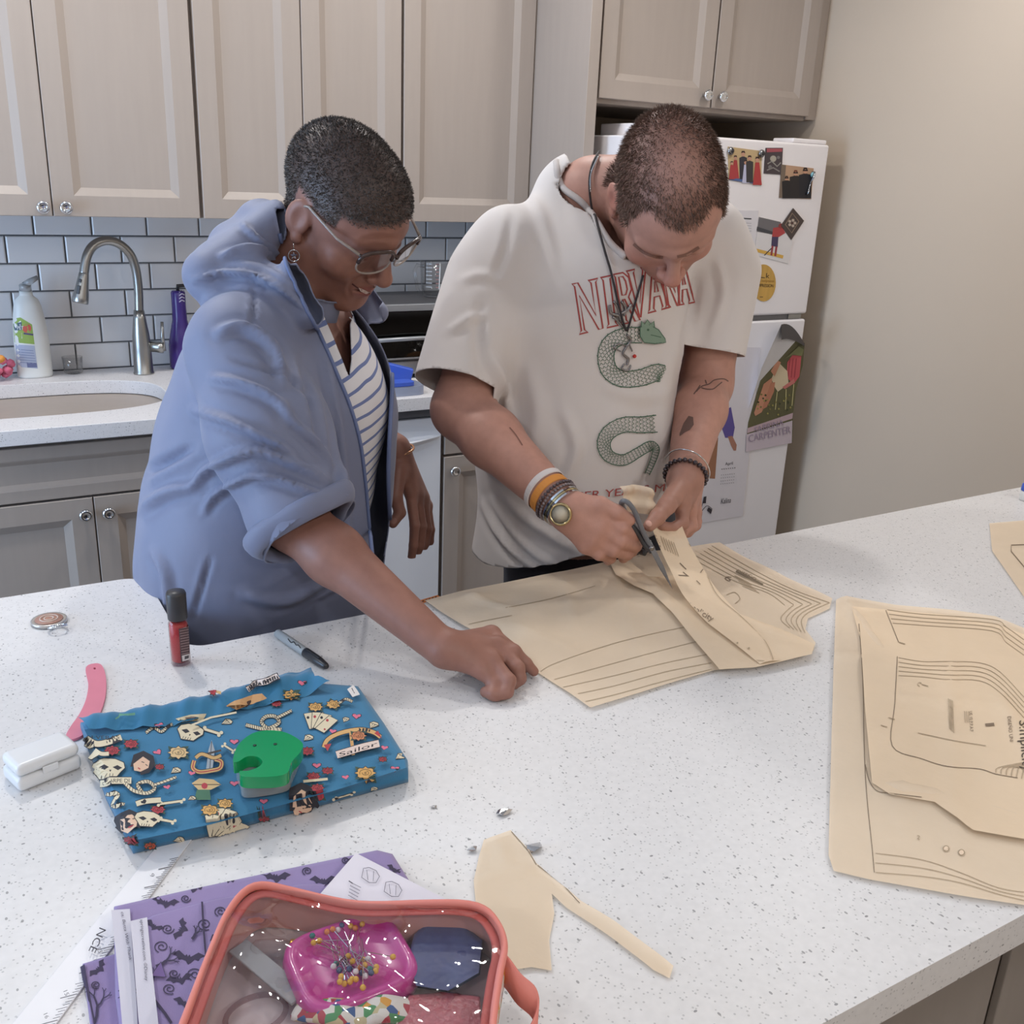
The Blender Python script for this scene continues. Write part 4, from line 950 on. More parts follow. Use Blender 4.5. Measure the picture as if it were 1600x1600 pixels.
rose((512, 1212), .6, RED); rose((250, 1206), .5, RED); gem((540, 1132), .6, .4); gem((300, 1256), .6, .9); rose((598, 1194), .45, RED); bone((350, 1172), (366, 1182), 3); rope([(530, 1106), (540, 1100), (550, 1104)], 3.5); rose((410, 1272), .6, RED); bone((520, 1240), (548, 1232), 3.5); gem((580, 1226), .6, .6); banner([(150, 1180), (160, 1186), (172, 1186)], 6, '')
mo = ik.build('printed_motifs', fo); mo['kind'] = 'stuff'

# ---- green tape runner on the blue fabric
gz = z1f + .004
tr = empty('tape_runner', C(418, 1200, gz), 'bright green and clear tape runner lying on the blue fabric', 'tape dispenser')
go = bezier([(364, 1188), (372, 1164), (394, 1146), (420, 1141), (448, 1145), (472, 1160), (470, 1174), (456, 1190), (450, 1206), (436, 1212), (410, 1214), (380, 1213), (374, 1205), (388, 1204), (404, 1198), (410, 1190), (402, 1182), (386, 1182), (372, 1190)], 5, closed=True)
zt = gz + .030
gp = [C(a, b, zt)[:2] for a, b in go]
MB().prism(gp[::-1], zt - .013, zt).build('green_shell', mat('green_plastic', (12, 148, 86), .22, coat=.3, bump=(20, .02)), tr, bevel=.003, segs=3)
bo_ = bezier([(368, 1190), (376, 1166), (396, 1150), (448, 1150), (468, 1166), (456, 1200), (448, 1214), (412, 1222), (380, 1224), (374, 1210)], 4, closed=True)
MB().prism([C(a, b, zt - .0135)[:2] for a, b in bo_][::-1], gz, zt - .0135).build('clear_base', mat('clear_base_plastic', (206, 212, 212), .15, trans=.55), tr, bevel=.002)
wo = [(402, 1204), (450, 1200), (446, 1218), (404, 1222)]
MB().prism([C(a, b, gz + .014)[:2] for a, b in wo], gz + .001, gz + .0155).build('tape_spool', mat('white_tape', (222, 224, 220), .5), tr, bevel=.002)
for a, b in ((398, 1165), (430, 1163)): MB().lathe([(.0018, 0), (.0018, .0006), (.0005, .0007)], C(a, b, zt), 12).build('screw_hole', mat('dark_green_hole', (10, 60, 40), .5), tr, smooth=True)

# ---- white ruler
ra, rb_, rc_, rd = C(220, 1353, TOP + .002), C(279, 1340, TOP + .002), C(91, 1600, TOP + .002), C(19, 1600, TOP + .002)
du = (rd - ra); du /= np.linalg.norm(du); ext = .10
ra2 = ra - du * .06; rb2 = rb_ - (rc_ - rb_) / np.linalg.norm(rc_ - rb_) * .06; rc2 = rc_ + du * ext; rd2 = rd + du * ext
rl = MB().prism([p[:2] for p in (ra2, rd2, rc2, rb2)], TOP + .0004, TOP + .0020).build('ruler', mat('white_metal_ruler', (236, 234, 236), .4, noise=(30, .02)), bevel=.0003)
setp(rl, 'white sewing ruler with black inch marks under the purple fabric', 'ruler')
ik = Ink(on_z(TOP + .0020), lift=.0002)
P0 = project(rb_); P1 = project(rc_); A0 = project(ra); 
er = (P1 - P0); perp = (A0 - P0)
for k in range(0, 64):
    t = k / 60.; q = C(*(P0), TOP + .002) + (C(*P1, TOP + .002) - C(*P0, TOP + .002)) * t; q2 = project(q)
    big = k % 8 == 4; mid = k % 4 == 0
    ln = .012 if big else (.008 if mid else .005); w2 = project(q + (ra - rb_) / np.linalg.norm(ra - rb_) * ln)
    ik.stroke([q2, w2], 1.3 if big else .9, (110, 108, 112))
for tx, x, y in (('9', 240, 1374), ('13', 157, 1489), ('15', 105, 1556), ('16', 74, 1592)): ik.text(tx, (x - 6, y - 2), (4, 9) if len(tx) > 1 else (2.5, 5), (9, -4), (120, 118, 122))
ik.text('FLUORESCENCE', (190, 1400), (-48, 92), (17, 4), (70, 66, 72)) if False else ik.text('NCE', (157, 1454), (-18, 38), (15, 6), (74, 70, 76))
ik.build('ruler_marks', rl)

# ---- purple printed fabric, folded
M_PF = mat('purple_cotton', (146, 128, 172), .85, noise=(25, .05), bump=(900, .25, .0005), sheen=.2)
pf = empty('printed_fabric', C(350, 1500), 'folded purple fabric printed with black bats and bare trees', 'fabric')
lt_ = [(132, 1508), (200, 1488), (420, 1440), (700, 1440), (760, 1720), (160, 1720)]
V2, F2 = slab(lt_, [(129, 1508), (200, 1486), (420, 1438), (704, 1438), (766, 1725), (156, 1725)], TOP + .0025, TOP + .006, 0, .0006, 11)
lo_ = link('lower_layer', pm(V2, F2), M_PF, pf, True)
tp_ = [(182, 1420), (300, 1394), (440, 1364), (588, 1334), (610, 1340), (634, 1376), (640, 1420), (700, 1500), (740, 1700), (208, 1700), (190, 1560)]
V3, F3 = slab(tp_, [(178, 1424), (300, 1396), (440, 1366), (590, 1334), (614, 1340), (640, 1382), (646, 1424), (708, 1505), (748, 1705), (200, 1705), (180, 1560)], TOP + .0066, TOP + .017, 0, .0012, 12)
uo_ = link('folded_stack', pm(V3, F3), M_PF, pf, True)
ul = [(216, 1446), (240, 1432), (330, 1408), (470, 1384), (620, 1384), (700, 1500), (730, 1690), (260, 1690), (240, 1560)]
V4, F4 = slab(ul, [(213, 1448), (239, 1434), (330, 1410), (470, 1385), (624, 1384), (706, 1504), (737, 1695), (254, 1695), (233, 1560)], TOP + .0182, TOP + .0225, 0, .001, 13)
uu_ = link('folded_stack', pm(V4, F4), M_PF, pf, True)
def off(F, n): return [tuple(i + n for i in f) for f in F]
pbv = bvh_vf(V2 + V3 + V4, F2 + off(F3, len(V2)) + off(F4, len(V2) + len(V3)))
ik = Ink(on_bvh(pbv), lift=.0003, step=.00002, maxpx=9); INK = (58, 48, 76)
def bat(c, s, a=0):
    ik.poly(rot(c, [(0, -3), (2, -7), (4, -3), (14, -12), (24, -8), (18, -4), (16, 2), (10, 0), (6, 6), (2, 10), (-2, 4), (-8, 2), (-12, 4), (-16, -2), (-24, -4), (-14, -12), (-4, -4), (-2, -7)], a, s, .85), INK)
def swirl(c, r, a=0, w=1.6): ik.stroke([(c[0] + r * (1 - t / 13) * math.cos(a + t), c[1] + r * .8 * (1 - t / 13) * math.sin(a + t)) for t in np.linspace(0, 11, 34)], w, INK)
def tree(p, s, a):
    def br_(p, L, a, w, d):
        q = (p[0] + L * math.cos(a), p[1] + L * math.sin(a)); ik.stroke([p, ((p[0] + q[0]) / 2 + L * .06, (p[1] + q[1]) / 2 + L * .05), q], w, INK)
        if d: br_(q, L * .66, a - .5, w * .65, d - 1); br_(q, L * .6, a + .45, w * .6, d - 1)
    br_(p, s, a, 4.5, 3)
for b in ((285, 1453, .9, -1.2), (350, 1462, 1., -.6), (293, 1498, 1.1, .15), (281, 1532, .9, -.2), (240, 1448, .7, .6), (155, 1515, .8, -.9), (258, 1412, .9, .2), (352, 1376, .8, .2), (430, 1372, 1., .1), (505, 1378, .9, 0), (560, 1350, .8, .2), (616, 1360, .6, .5), (300, 1388, .9, .1), (290, 1570, .9, .3)): bat(b[:2], b[2], b[3])
for w_ in ((262, 1452, 10, 0), (320, 1445, 12, 1), (253, 1480, 12, 2), (272, 1522, 9, 0), (305, 1523, 13, 2), (265, 1546, 11, 1), (345, 1425, 10, 2), (290, 1405, 8, 0), (400, 1385, 8, 1), (480, 1362, 8, 2), (540, 1345, 7, 0), (150, 1540, 8, 1), (318, 1560, 10, 2)): swirl(w_[:2], w_[2], w_[3])
tree((268, 1600), 44, -2.2); tree((148, 1600), 26, -1.4); tree((244, 1512), 18, -.5); tree((300, 1470), 10, -1.)
ik.stroke([(316, 1412), (318, 1450), (322, 1498)], 3, INK); ik.stroke([(131, 1510), (140, 1560), (148, 1600), (152, 1640)], 3, INK); ik.poly([(236, 1528), (252, 1506), (260, 1530)], (112, 88, 140)); ik.stroke([(236, 1528), (252, 1506), (260, 1530)], 1.6, INK, True)
ik.build('printed_motifs', uo_)['kind'] = 'stuff'
# white selvage strips at the folded ends
for nm, q, zz in (('selvage', [(174, 1423), (203, 1421), (208, 1500), (213, 1560), (217, 1640), (194, 1640), (190, 1590), (182, 1500)], TOP + .0195), ('selvage', [(204, 1440), (230, 1434), (236, 1500), (243, 1560), (252, 1640), (222, 1640), (216, 1590), (209, 1500)], TOP + .0255)):
    s_ = sheet(nm, q, zz, mat('white_selvage', (212, 208, 218), .85, bump=(900, .2, .0004)), dz=wrinkle(.0006, seed=len(nm)), parent=pf, res=.006)
ik = Ink(on_z(TOP + .0208), lift=.0004); ik.text('ca. Butta With Thank', (189, 1425), (13, 76), (7, .4), (96, 90, 104)); ik.build('selvage_text', pf)
ik = Ink(on_z(TOP + .0268), lift=.0004); ik.text('springscreative.com. ©Disney', (219, 1437), (8, 96), (7, .4), (84, 78, 92)); ik.build('selvage_text', pf)

# ---- instruction sheet between fabric and pouch
pz = TOP + .0265
ins = sheet('instruction_sheet', [(556, 1334), (700, 1408), (720, 1440), (620, 1470), (500, 1398)], pz, mat('instruction_paper', (226, 220, 228), .75), 'white pattern instruction sheet peeking out above the clear pouch', 'paper', res=.012, dz=wrinkle(.0012, seed=4, sc=9))
ik = Ink(on_z(pz + .0022), lift=.0004)
for cx_, cy_ in ((579, 1368), (614, 1390)):
    ik.stroke(rot((cx_, cy_), [(-14, -8), (-6, -12), (6, -10), (14, -2), (12, 10), (2, 13), (-12, 8)], .3, 1, .9), 1, (110, 104, 116), True); ik.stroke([(cx_ - 6, cy_ - 8), (cx_ - 4, cy_ + 8)], .8, (110, 104, 116)); ik.stroke([(cx_ + 5, cy_ - 6), (cx_ + 4, cy_ + 10)], .8, (110, 104, 116))
for k in range(5): ik.stroke([(548 + k * 3 - (k * 4), 1380 + k * 5), (564 - k * 1.5, 1388 + k * 5)], 1, (130, 124, 136))
ik.stroke([(545, 1378), (551, 1382)], 1.6, (70, 66, 76)); ik.build('sheet_print', ins)

# ---- clear pouch with a coral zip
bz0, bz1 = TOP + .0285, TOP + .066
rim_px = [(358, 1424), (398, 1390), (460, 1392), (560, 1410), (660, 1416), (745, 1420), (778, 1442), (788, 1480), (780, 1530), (770, 1600), (764, 1690), (740, 1740), (600, 1752), (420, 1740), (300, 1700), (276, 1650), (298, 1570), (330, 1480)]
rim = [C(a, b, bz1) for a, b in bezier([np.array(p, float) for p in rim_px], 5, closed=True)]
pc = empty('clear_pouch', C(540, 1560, bz0), 'clear vinyl sewing pouch with coral zip trim and wrist strap', 'pouch')
M_COR = mat('coral_binding', (228, 138, 126), .6, noise=(60, .05), bump=(400, .15, .0006))
rim = [np.array((p[0], p[1], p[2] + .003 * math.sin(i * .35))) for i, p in enumerate(rim)]
MB().tube(rim, 1, 12, closed=True, flat=(.0028, .0038)).build('zip_binding', M_COR, pc, smooth=True)
cen = np.mean(rim, 0)
inn = [cen + (p - cen) * .955 - np.array((0, 0, .004)) for p in rim]
MB().tube(inn, 1, 8, closed=True, flat=(.0045, .0016)).build('zip_tape', mat('coral_zip_tape', (208, 100, 92), .6, bump=(300, .4, .001)), pc, smooth=True)
n_ = len(rim); gv = []; gf = []
for k, (s_, zz) in enumerate(((1.0, 0), (1.025, -.35), (1.02, -.75), (.99, -1.0))):
    for p in rim: gv.append((cen[0] + (p[0] - cen[0]) * s_, cen[1] + (p[1] - cen[1]) * s_, bz1 + zz * (bz1 - bz0)))
for k in range(3):
    for i in range(n_):
        j = (i + 1) % n_; gf.append((k * n_ + i, k * n_ + j, (k + 1) * n_ + j, (k + 1) * n_ + i))
def floral(name):
    m = bpy.data.materials.new(name); m.use_nodes = True; nt = m.node_tree; b = nt.nodes['Principled BSDF']; b.inputs['Roughness'].default_value = .8
    tc = nt.nodes.new('ShaderNodeTexCoord'); v = nt.nodes.new('ShaderNodeTexVoronoi'); v.inputs['Scale'].default_value = 150; nt.links.new(tc.outputs['Object'], v.inputs['Vector'])
    sp_ = nt.nodes.new('ShaderNodeSeparateColor'); nt.links.new(v.outputs['Color'], sp_.inputs[0]); r = nt.nodes.new('ShaderNodeValToRGB'); r.color_ramp.interpolation = 'CONSTANT'
    cols = [(228, 222, 214), (90, 150, 100), (222, 160, 70), (228, 222, 214), (180, 70, 80), (70, 100, 150), (232, 226, 220), (206, 190, 150)]
    for i, c in enumerate(cols):
        e_ = r.color_ramp.elements[i] if i < 2 else r.color_ramp.elements.new(i / len(cols)); e_.position = i / len(cols); e_.color = lin(c)
    nt.links.new(sp_.outputs[0], r.inputs[0]); nt.links.new(r.outputs[0], b.inputs['Base Color']); return m
M_FLO = floral('floral_cotton')
MB().add(gv, gf).build('floral_gusset', M_FLO, pc, smooth=True)
MB().add([(cen[0] + (p[0] - cen[0]) * .99, cen[1] + (p[1] - cen[1]) * .99, bz0) for p in rim], [tuple(range(n_))]).build('back_panel', mat('pouch_lining', (196, 176, 176), .8, noise=(40, .08)), pc)
MB().add([(cen[0] + (p[0] - cen[0]) * s_, cen[1] + (p[1] - cen[1]) * s_, zz) for s_, zz in ((.985, bz1 - .002), (.965, bz0 + .001)) for p in rim], [(i, n_ + i, n_ + (i + 1) % n_, (i + 1) % n_) for i in range(n_)]).build('inner_lining', mat('coral_lining', (206, 150, 142), .8, noise=(60, .06)), pc, smooth=True)
# wavy vinyl window: rings shrinking to the middle
wv = []; wf_ = []; R_ = 16
for k in range(R_ + 1):
    s_ = .975 * (1 - k / R_) + .001
    for i, p in enumerate(rim):
        x = cen[0] + (p[0] - cen[0]) * s_; y = cen[1] + (p[1] - cen[1]) * s_
        h = .0035 * math.sin(x * 47 + y * 21 + 1) + .0028 * math.sin(y * 66 - x * 31) + .0016 * math.sin(x * 118 + y * 90 + 2) + .0010 * math.sin(x * 190 - y * 150)
        wv.append((x, y, bz1 + .004 + h * min(1, (1 - s_) * 5) - .002 * s_))
for k in range(R_):
    for i in range(n_):
        j = (i + 1) % n_; wf_.append((k * n_ + i, k * n_ + j, (k + 1) * n_ + j, (k + 1) * n_ + i))
MB().add(wv, wf_).build('vinyl_window', glassy('clear_vinyl', tint=.93, rough=.04, gloss=1.5), pc, smooth=True)
# wrist strap
st = [C(770, 1500, bz1 - .012), C(792, 1518, bz1 - .010), C(812, 1545, bz1 - .014), C(836, 1568, bz1 - .02), C(840, 1600, bz1 - .028), C(820, 1640, bz1 - .033), C(775, 1668, bz1 - .03)]
stc = bezier(st, 6); sv = []; sf = []
for i, p in enumerate(stc):
    wdt = np.array((.25, .35, .9)) * .011
    sv += [p - wdt, p + wdt]
for i in range(len(stc) - 1): sf.append((2 * i, 2 * i + 1, 2 * i + 3, 2 * i + 2))
so_ = MB().add(sv, sf).build('wrist_strap', M_COR, pc, smooth=True); sm = so_.modifiers.new('thick', 'SOLIDIFY'); sm.thickness = .0016

# things inside the pouch
fz_ = bz0 + .0012
dc = C(548, 1496, bz0 + .022)
da = C(640, 1470, bz0 + .022) - C(478, 1528, bz0 + .022); da = da / np.linalg.norm(da); db = np.array((-da[1], da[0], 0))
dish = empty('pin_dish', (dc[0], dc[1], fz_), 'magenta square magnetic pin dish inside the clear pouch', 'pin dish')
M_MAGN = mat('magenta_plastic', (200, 72, 152), .3, coat=.2, bump=(30, .02))
dvo = []; dfo = []; KK = 40
prof_ = [(.040, 0), (.0455, .002), (.047, .010), (.0455, .018), (.0435, .0205), (.040, .0208), (.037, .019), (.034, .0165), (.015, .0158)]
for r_, h_ in prof_:
    for x, y in superell(0, 0, r_, r_ * .92, 4.2, KK): dvo.append((dc[0] + da[0] * x + db[0] * y, dc[1] + da[1] * x + db[1] * y, fz_ + h_))
for k in range(len(prof_) - 1):
    for i in range(KK): j = (i + 1) % KK; dfo.append((k * KK + i, k * KK + j, (k + 1) * KK + j, (k + 1) * KK + i))
dfo.append(tuple(range(KK))[::-1]); dfo.append(tuple((len(prof_) - 1) * KK + i for i in range(KK)))
MB().add(dvo, dfo).build('dish_body', M_MAGN, dish, smooth=True)
hm = MB().lathe([(.0002, -.0024), (.0017, -.0017), (.0024, 0), (.0017, .0017), (.0002, .0024)], (0, 0, 0), 10).mesh(); hm.polygons.foreach_set('use_smooth', [True] * len(hm.polygons))
HC = {'yellow': (226, 174, 70), 'blue': (70, 84, 120), 'white': (226, 214, 220), 'teal': (50, 120, 120), 'orange': (222, 130, 70)}
heads = {}
for nm, c_ in HC.items(): mm = hm.copy(); mm.materials.append(mat('pin_' + nm, c_, .25)); heads[nm] = mm
shm = MB().tube([(0, 0, 0), (0, 0, -.026)], .00035, 5).mesh(); shm.materials.append(M_CHROME)
rgp = random.Random(5)
pins = [(548, 1447, 'yellow'), (566, 1444, 'yellow'), (490, 1473, 'yellow'), (499, 1470, 'yellow'), (488, 1462, 'teal'), (534, 1446, 'blue'), (528, 1453, 'white'), (511, 1456, 'orange'), (520, 1452, 'orange'), (614, 1495, 'yellow'), (568, 1500, 'yellow'), (570, 1508, 'yellow'), (588, 1511, 'yellow'), (587, 1517, 'yellow'), (551, 1502, 'yellow'), (540, 1503, 'blue'), (525, 1506, 'teal'), (530, 1516, 'blue'), (546, 1514, 'blue'), (556, 1518, 'white'), (565, 1520, 'blue'), (571, 1525, 'white'), (578, 1514, 'teal'), (533, 1526, 'yellow'), (531, 1534, 'yellow'), (538, 1537, 'yellow'), (547, 1534, 'yellow'), (550, 1530, 'yellow'), (556, 1530, 'yellow'), (567, 1543, 'yellow'), (561, 1512, 'orange'), (575, 1498, 'white'), (544, 1494, 'yellow'), (580, 1520, 'blue'), (521, 1510, 'white'), (555, 1450, 'orange')]
mid = C(545, 1485, fz_ + .018)
for i, (px_, py_, nm) in enumerate(pins):
    hz = fz_ + .0195 + (i % 5) * .0012
    P = C(px_, py_, hz); pe = bpy.data.objects.new('sewing_pin', shm); COL.objects.link(pe)
    pe.location = tuple(P); d = (mid + np.array((rgp.uniform(-.012, .012), rgp.uniform(-.012, .012), rgp.uniform(.0, .006)))) - P; 
    pe.rotation_mode = 'QUATERNION'; pe.rotation_quaternion = Vector((0, 0, -1)).rotation_difference(Vector(d).normalized())
    setp(pe, 'steel pin with %s %s ball head lying in the magenta dish' % ('an' if nm == 'orange' else 'a', nm), 'pin', '%s-headed pins in the magenta dish' % nm)
    ph_ = bpy.data.objects.new('pin_head', heads[nm]); COL.objects.link(ph_); ph_.parent = pe
# other notions in the pouch
def packet(name, px, z0, th, m, seed):
    V_, F_ = slab(px, [(x + (2 if x > 680 else -2), y + 3) for x, y in px], z0, z0 + th, 0, .0035, seed, res=.006)
    return link(name, pm(V_, F_), m, None, True)
o = packet('thread_packet', [(648, 1470), (668, 1448), (720, 1452), (752, 1478), (748, 1520), (700, 1548), (650, 1540), (640, 1500)], fz_, .018, mat('navy_notion', (74, 80, 122), .45, noise=(50, .3), bump=(120, .5, .002)), 7); setp(o, 'dark navy wrapped packet at the right side inside the pouch', 'packet')
o = packet('sequin_packet', [(640, 1562), (690, 1556), (748, 1564), (752, 1620), (700, 1650), (630, 1640), (622, 1600)], fz_, .013, mat('red_sequin', (186, 104, 112), .35, noise=(220, .35), bump=(300, .6, .001)), 9); setp(o, 'glittery red packet in the lower right of the pouch', 'packet')
p0_, p1_ = C(372, 1478, fz_ + .012), C(470, 1560, fz_ + .010)
du_ = (p1_ - p0_) / np.linalg.norm(p1_ - p0_)
o = MB().obox((p0_ + p1_) / 2, [du_, np.cross((0, 0, 1), du_), (0, 0, 1)], (np.linalg.norm(p1_ - p0_) / 2, .0085, .0012)).build('clear_gauge', mat('clear_gauge', (214, 214, 218), .15, trans=.5), bevel=.0008); setp(o, 'clear plastic sewing gauge at the left inside the pouch', 'gauge')
p0_ = C(392, 1484, fz_ + .010); p1_ = C(466, 1482, fz_ + .010); du_ = p1_ - p0_
nb_ = empty('notion_vial', p0_, 'small clear vial with a gold cap beside the pin dish', 'vial')
MB().lathe([(.004, 0), (.007, .003), (.0078, .008), (.0078, .026), (.006, .030)], p0_, 18, axis=du_).build('vial_body', glassy('clear_glass', tint=.95), nb_, smooth=True)
MB().lathe([(.0068, .030), (.0072, .031), (.0072, .041), (.001, .0412)], p0_, 18, axis=du_).build('gold_cap', mat('gold_cap', (206, 160, 60), .3, .9), nb_, smooth=True)
fr_ = [C(470, 1575, fz_ + .006), C(520, 1580, fz_ + .016), C(560, 1584, fz_ + .012), C(600, 1576, fz_ + .016), C(640, 1582, fz_ + .008)]
o = MB().tube(bezier(fr_, 6), 1, 12, flat=(.012, .005)).build('ribbon_roll', M_FLO, smooth=True); setp(o, 'rolled floral ribbon below the magenta dish in the pouch', 'ribbon')
cc_ = C(400, 1585, fz_ + .004)
o = MB().tube([cc_ + np.array((.022 * math.cos(a * .2618), .017 * math.sin(a * .2618), .0)) for a in range(24)], .0022, 8, closed=True).build('plastic_ring', glassy('clear_ring', (240, 225, 225), .9), smooth=True); setp(o, 'clear plastic ring at the lower left in the pouch', 'ring')

# ---- tissue pattern pieces
M_TIS = tissue_mat('tan_tissue', (246, 224, 197), .68)
M_TIS2 = tissue_mat('tan_tissue_double', (241, 217, 187), .40)
LN = (170, 150, 124); LD = (128, 110, 92)
zt1 = TOP + .0012
big_px = [(664, 941), (720, 926), (800, 909), (880, 894), (948, 880), (1020, 864), (1124, 850), (1165, 872), (1230, 905), (1300, 938), (1296, 952), (1262, 968), (1258, 985), (1274, 1008), (1270, 1020), (1180, 1040), (1115, 1050), (1040, 1072), (960, 1098), (922, 1110), (890, 1086), (836, 1050), (770, 1006), (720, 978)]
cr = [crease((760, 960), (1000, 940), .006, .02), crease((800, 985), (900, 1030), .010, .03), crease((690, 945), (760, 935), .006, .012), crease((730, 935), (800, 960), .005, .008), crease((960, 900), (1010, 1050), .0025, .006), crease((880, 900), (900, 990), .0025, .006)]
bt = sheet('pattern_tissue', big_px, zt1, M_TIS, 'large tan tissue sewing pattern piece being pinned down and cut', 'pattern paper', res=.009, dz=wrinkle(.0030, cr, 21, 30))
bb_ = bvh_of(bt); ik = Ink(on_bvh(bb_), lift=.0006, step=.00001, maxpx=14)
for a in ([(668, 946), (730, 984), (790, 1020), (845, 1056), (890, 1086), (916, 1104)], [(840, 1054), (860, 1040), (920, 1018), (980, 1000), (1050, 984), (1085, 978)], [(866, 1062), (940, 1042), (1020, 1020), (1100, 1000)], [(880, 1074), (960, 1056), (1040, 1036), (1110, 1022)], [(894, 1086), (960, 1072), (1040, 1050), (1112, 1036)], [(908, 1098), (960, 1086), (1040, 1064), (1112, 1046)], [(790, 950), (860, 936), (930, 916)], [(714, 982), (740, 974), (800, 962)]): ik.stroke(bezier(a, 5), .8, LN)
for k in range(6): ik.stroke(bezier([(1112 + k * -6, 853 + k * 4), (1180 - k * 7, 892 + k * 3), (1240 - k * 8, 922 + k * 1), (1296 - k * 14, 942 + k * .8)], 5), .8, LN)
for k in range(5): ik.stroke(bezier([(1296 - k * 14, 942 + k), (1262 - k * 8, 958 - k * 1), (1252 - k * 8, 972 - k), (1258 - k * 6, 990 - k * 2)], 4), .8, LN)
ik.text('6', (1130, 904), (10, 6), (8, -9), LD); ik.stroke([(1150, 893), (1192, 914)], 3, (120, 104, 84)); ik.text('DISEÑO', (1150, 894), (30, 14), (4, -6), LD)
for k in range(5): ik.stroke([(1148 + k * 3, 900 + k * 4), (1170 + k * 4, 911 + k * 4)], .9, LN)
ik.stroke(bezier([(1135, 930), (1148, 926), (1156, 936), (1148, 944)], 4), 1, LN)
ik.build('pattern_lines', bt)
# second layer in the middle, under the cut strip
md_px = [(950, 876), (985, 880), (1010, 906), (1060, 900), (1090, 930), (1150, 960), (1220, 985), (1272, 1010), (1268, 1026), (1180, 1046), (1124, 1050), (1090, 1008), (1050, 960), (1020, 930), (990, 918), (962, 900)]
mt_ = sheet('pattern_tissue', md_px, TOP + .0075, M_TIS2, 'smaller tan tissue piece lying under the cut strip numbered 7', 'pattern paper', res=.009, dz=wrinkle(.0030, [crease((1000, 900), (1100, 1010), .004, .006), crease((1100, 950), (1240, 1010), .004, .008)], 33, 36))
# strip being cut: rises from the counter into the hand
sp_px = [(1204, 1034, TOP + .012), (1172, 1004, TOP + .013), (1128, 964, TOP + .015), (1094, 925, TOP + .022), (1074, 890, TOP + .038), (1054, 852, TOP + .064), (1040, 818, TOP + .088)]
cl = bezier([C(a, b, z_) for a, b, z_ in sp_px], 8); hw = .032
sdv = np.array(C(1100, 905, TOP + .03)) - np.array(C(1050, 912, TOP + .03)); sdv[2] = 0; sdv /= np.linalg.norm(sdv)
sv = []; sf = []
for i, p in enumerate(cl):
    t = i / (len(cl) - 1); w_ = hw * (.55 + .45 * min(1, t * 3.2)) * (1 - .12 * t)
    for k in range(5): sv.append(p + sdv * w_ * (k / 2 - 1) + np.array((0, 0, .0015 * math.sin(t * 9 + k))))
for i in range(len(cl) - 1):
    for k in range(4): sf.append((i * 5 + k, i * 5 + k + 1, i * 5 + k + 6, i * 5 + k + 5))
stp = MB().add(sv, sf).build('pattern_strip', M_TIS2, smooth=True); setp(stp, 'narrow tissue pattern strip numbered 7 held up and being cut', 'pattern paper')
ik = Ink(on_bvh(bvh_of(stp)), lift=.0006, maxpx=8)
ik.text('7', (1057, 897), (10, 8), (14, -6), LD).stroke([(1062, 880), (1072, 890)], 1.4, LD).text('DISEÑO AAA', (1020, 838), (14, 34), (6, -4), LD)
for k in range(6): ik.stroke([(1032 + k * 4, 838 + k * 2), (1040 + k * 4, 860 + k * 2)], .9, LN)
ik.text('Simplicity', (1068, 946), (44, 26), (7, -11), LD).stroke(bezier([(1084, 970), (1110, 985), (1140, 1005), (1160, 1028), (1200, 1034)], 5), .8, LN).stroke(bezier([(1076, 850), (1098, 884), (1120, 930), (1160, 966), (1196, 1004), (1208, 1032)], 5), .8, LN)
ik.stroke([(1088, 908), (1094, 914)], 1.1, LD); ik.stroke([(1094, 896), (1098, 890)], 1.1, LD); ik.circle((1170, 1014), 1.6, LN, 6).circle((1152, 1006), 1.6, LN, 6).build('strip_print', stp)
# tissue at the right
rt_px = [(1306, 940), (1322, 934), (1400, 948), (1480, 956), (1554, 966), (1640, 1000), (1790, 1080), (1760, 1330), (1640, 1424), (1500, 1404), (1360, 1378), (1302, 1364), (1294, 1340), (1298, 1180), (1302, 1040)]
rb_t = sheet('pattern_tissue', rt_px, zt1, M_TIS, 'wide tissue pattern sheet at the right edge of the island', 'pattern paper', res=.010, dz=wrinkle(.0030, [crease((1322, 940), (1400, 1060), .008, .008), crease((1380, 1235), (1480, 1250), .008, .012), crease((1300, 1030), (1345, 1030), .005, .012), crease((1500, 1250), (1640, 1300), .006, .012), crease((1400, 1000), (1410, 1300), .002, .004), crease((1490, 960), (1500, 1400), .002, .004)], 41, 20))
tp2 = [(1330, 950), (1470, 962), (1560, 978), (1640, 1010), (1750, 1080), (1740, 1300), (1640, 1320), (1520, 1300), (1460, 1256), (1390, 1244), (1362, 1226), (1350, 1100), (1344, 1000)]
rb2_ = sheet('pattern_tissue', tp2, TOP + .0065, M_TIS2, 'upper tissue pattern sheet marked 1 at the right edge', 'pattern paper', res=.010, dz=wrinkle(.0030, [crease((1400, 1100), (1560, 1110), .004, .006), crease((1480, 1000), (1490, 1290), .0025, .005), crease((1560, 1100), (1640, 1240), .005, .008)], 43, 22))
rbv = bvh_vf([tuple(v.co) for v in rb_t.data.vertices] + [tuple(v.co) for v in rb2_.data.vertices], [tuple(p.vertices) for p in rb_t.data.polygons] + off([tuple(p.vertices) for p in rb2_.data.polygons], len(rb_t.data.vertices)))
ik = Ink(on_bvh(rbv), lift=.0006, step=.00001, maxpx=14)
for a in ([(1342, 975), (1348, 1060), (1350, 1160), (1354, 1240), (1362, 1320), (1366, 1364)], [(1352, 1195), (1358, 1220), (1370, 1236), (1390, 1240), (1440, 1246)], [(1384, 954), (1404, 1004)], [(1402, 1026), (1398, 1100), (1394, 1166), (1440, 1186), (1480, 1198), (1530, 1202), (1556, 1210), (1590, 1216)]): ik.stroke(bezier(a, 5), 1.0, LD)
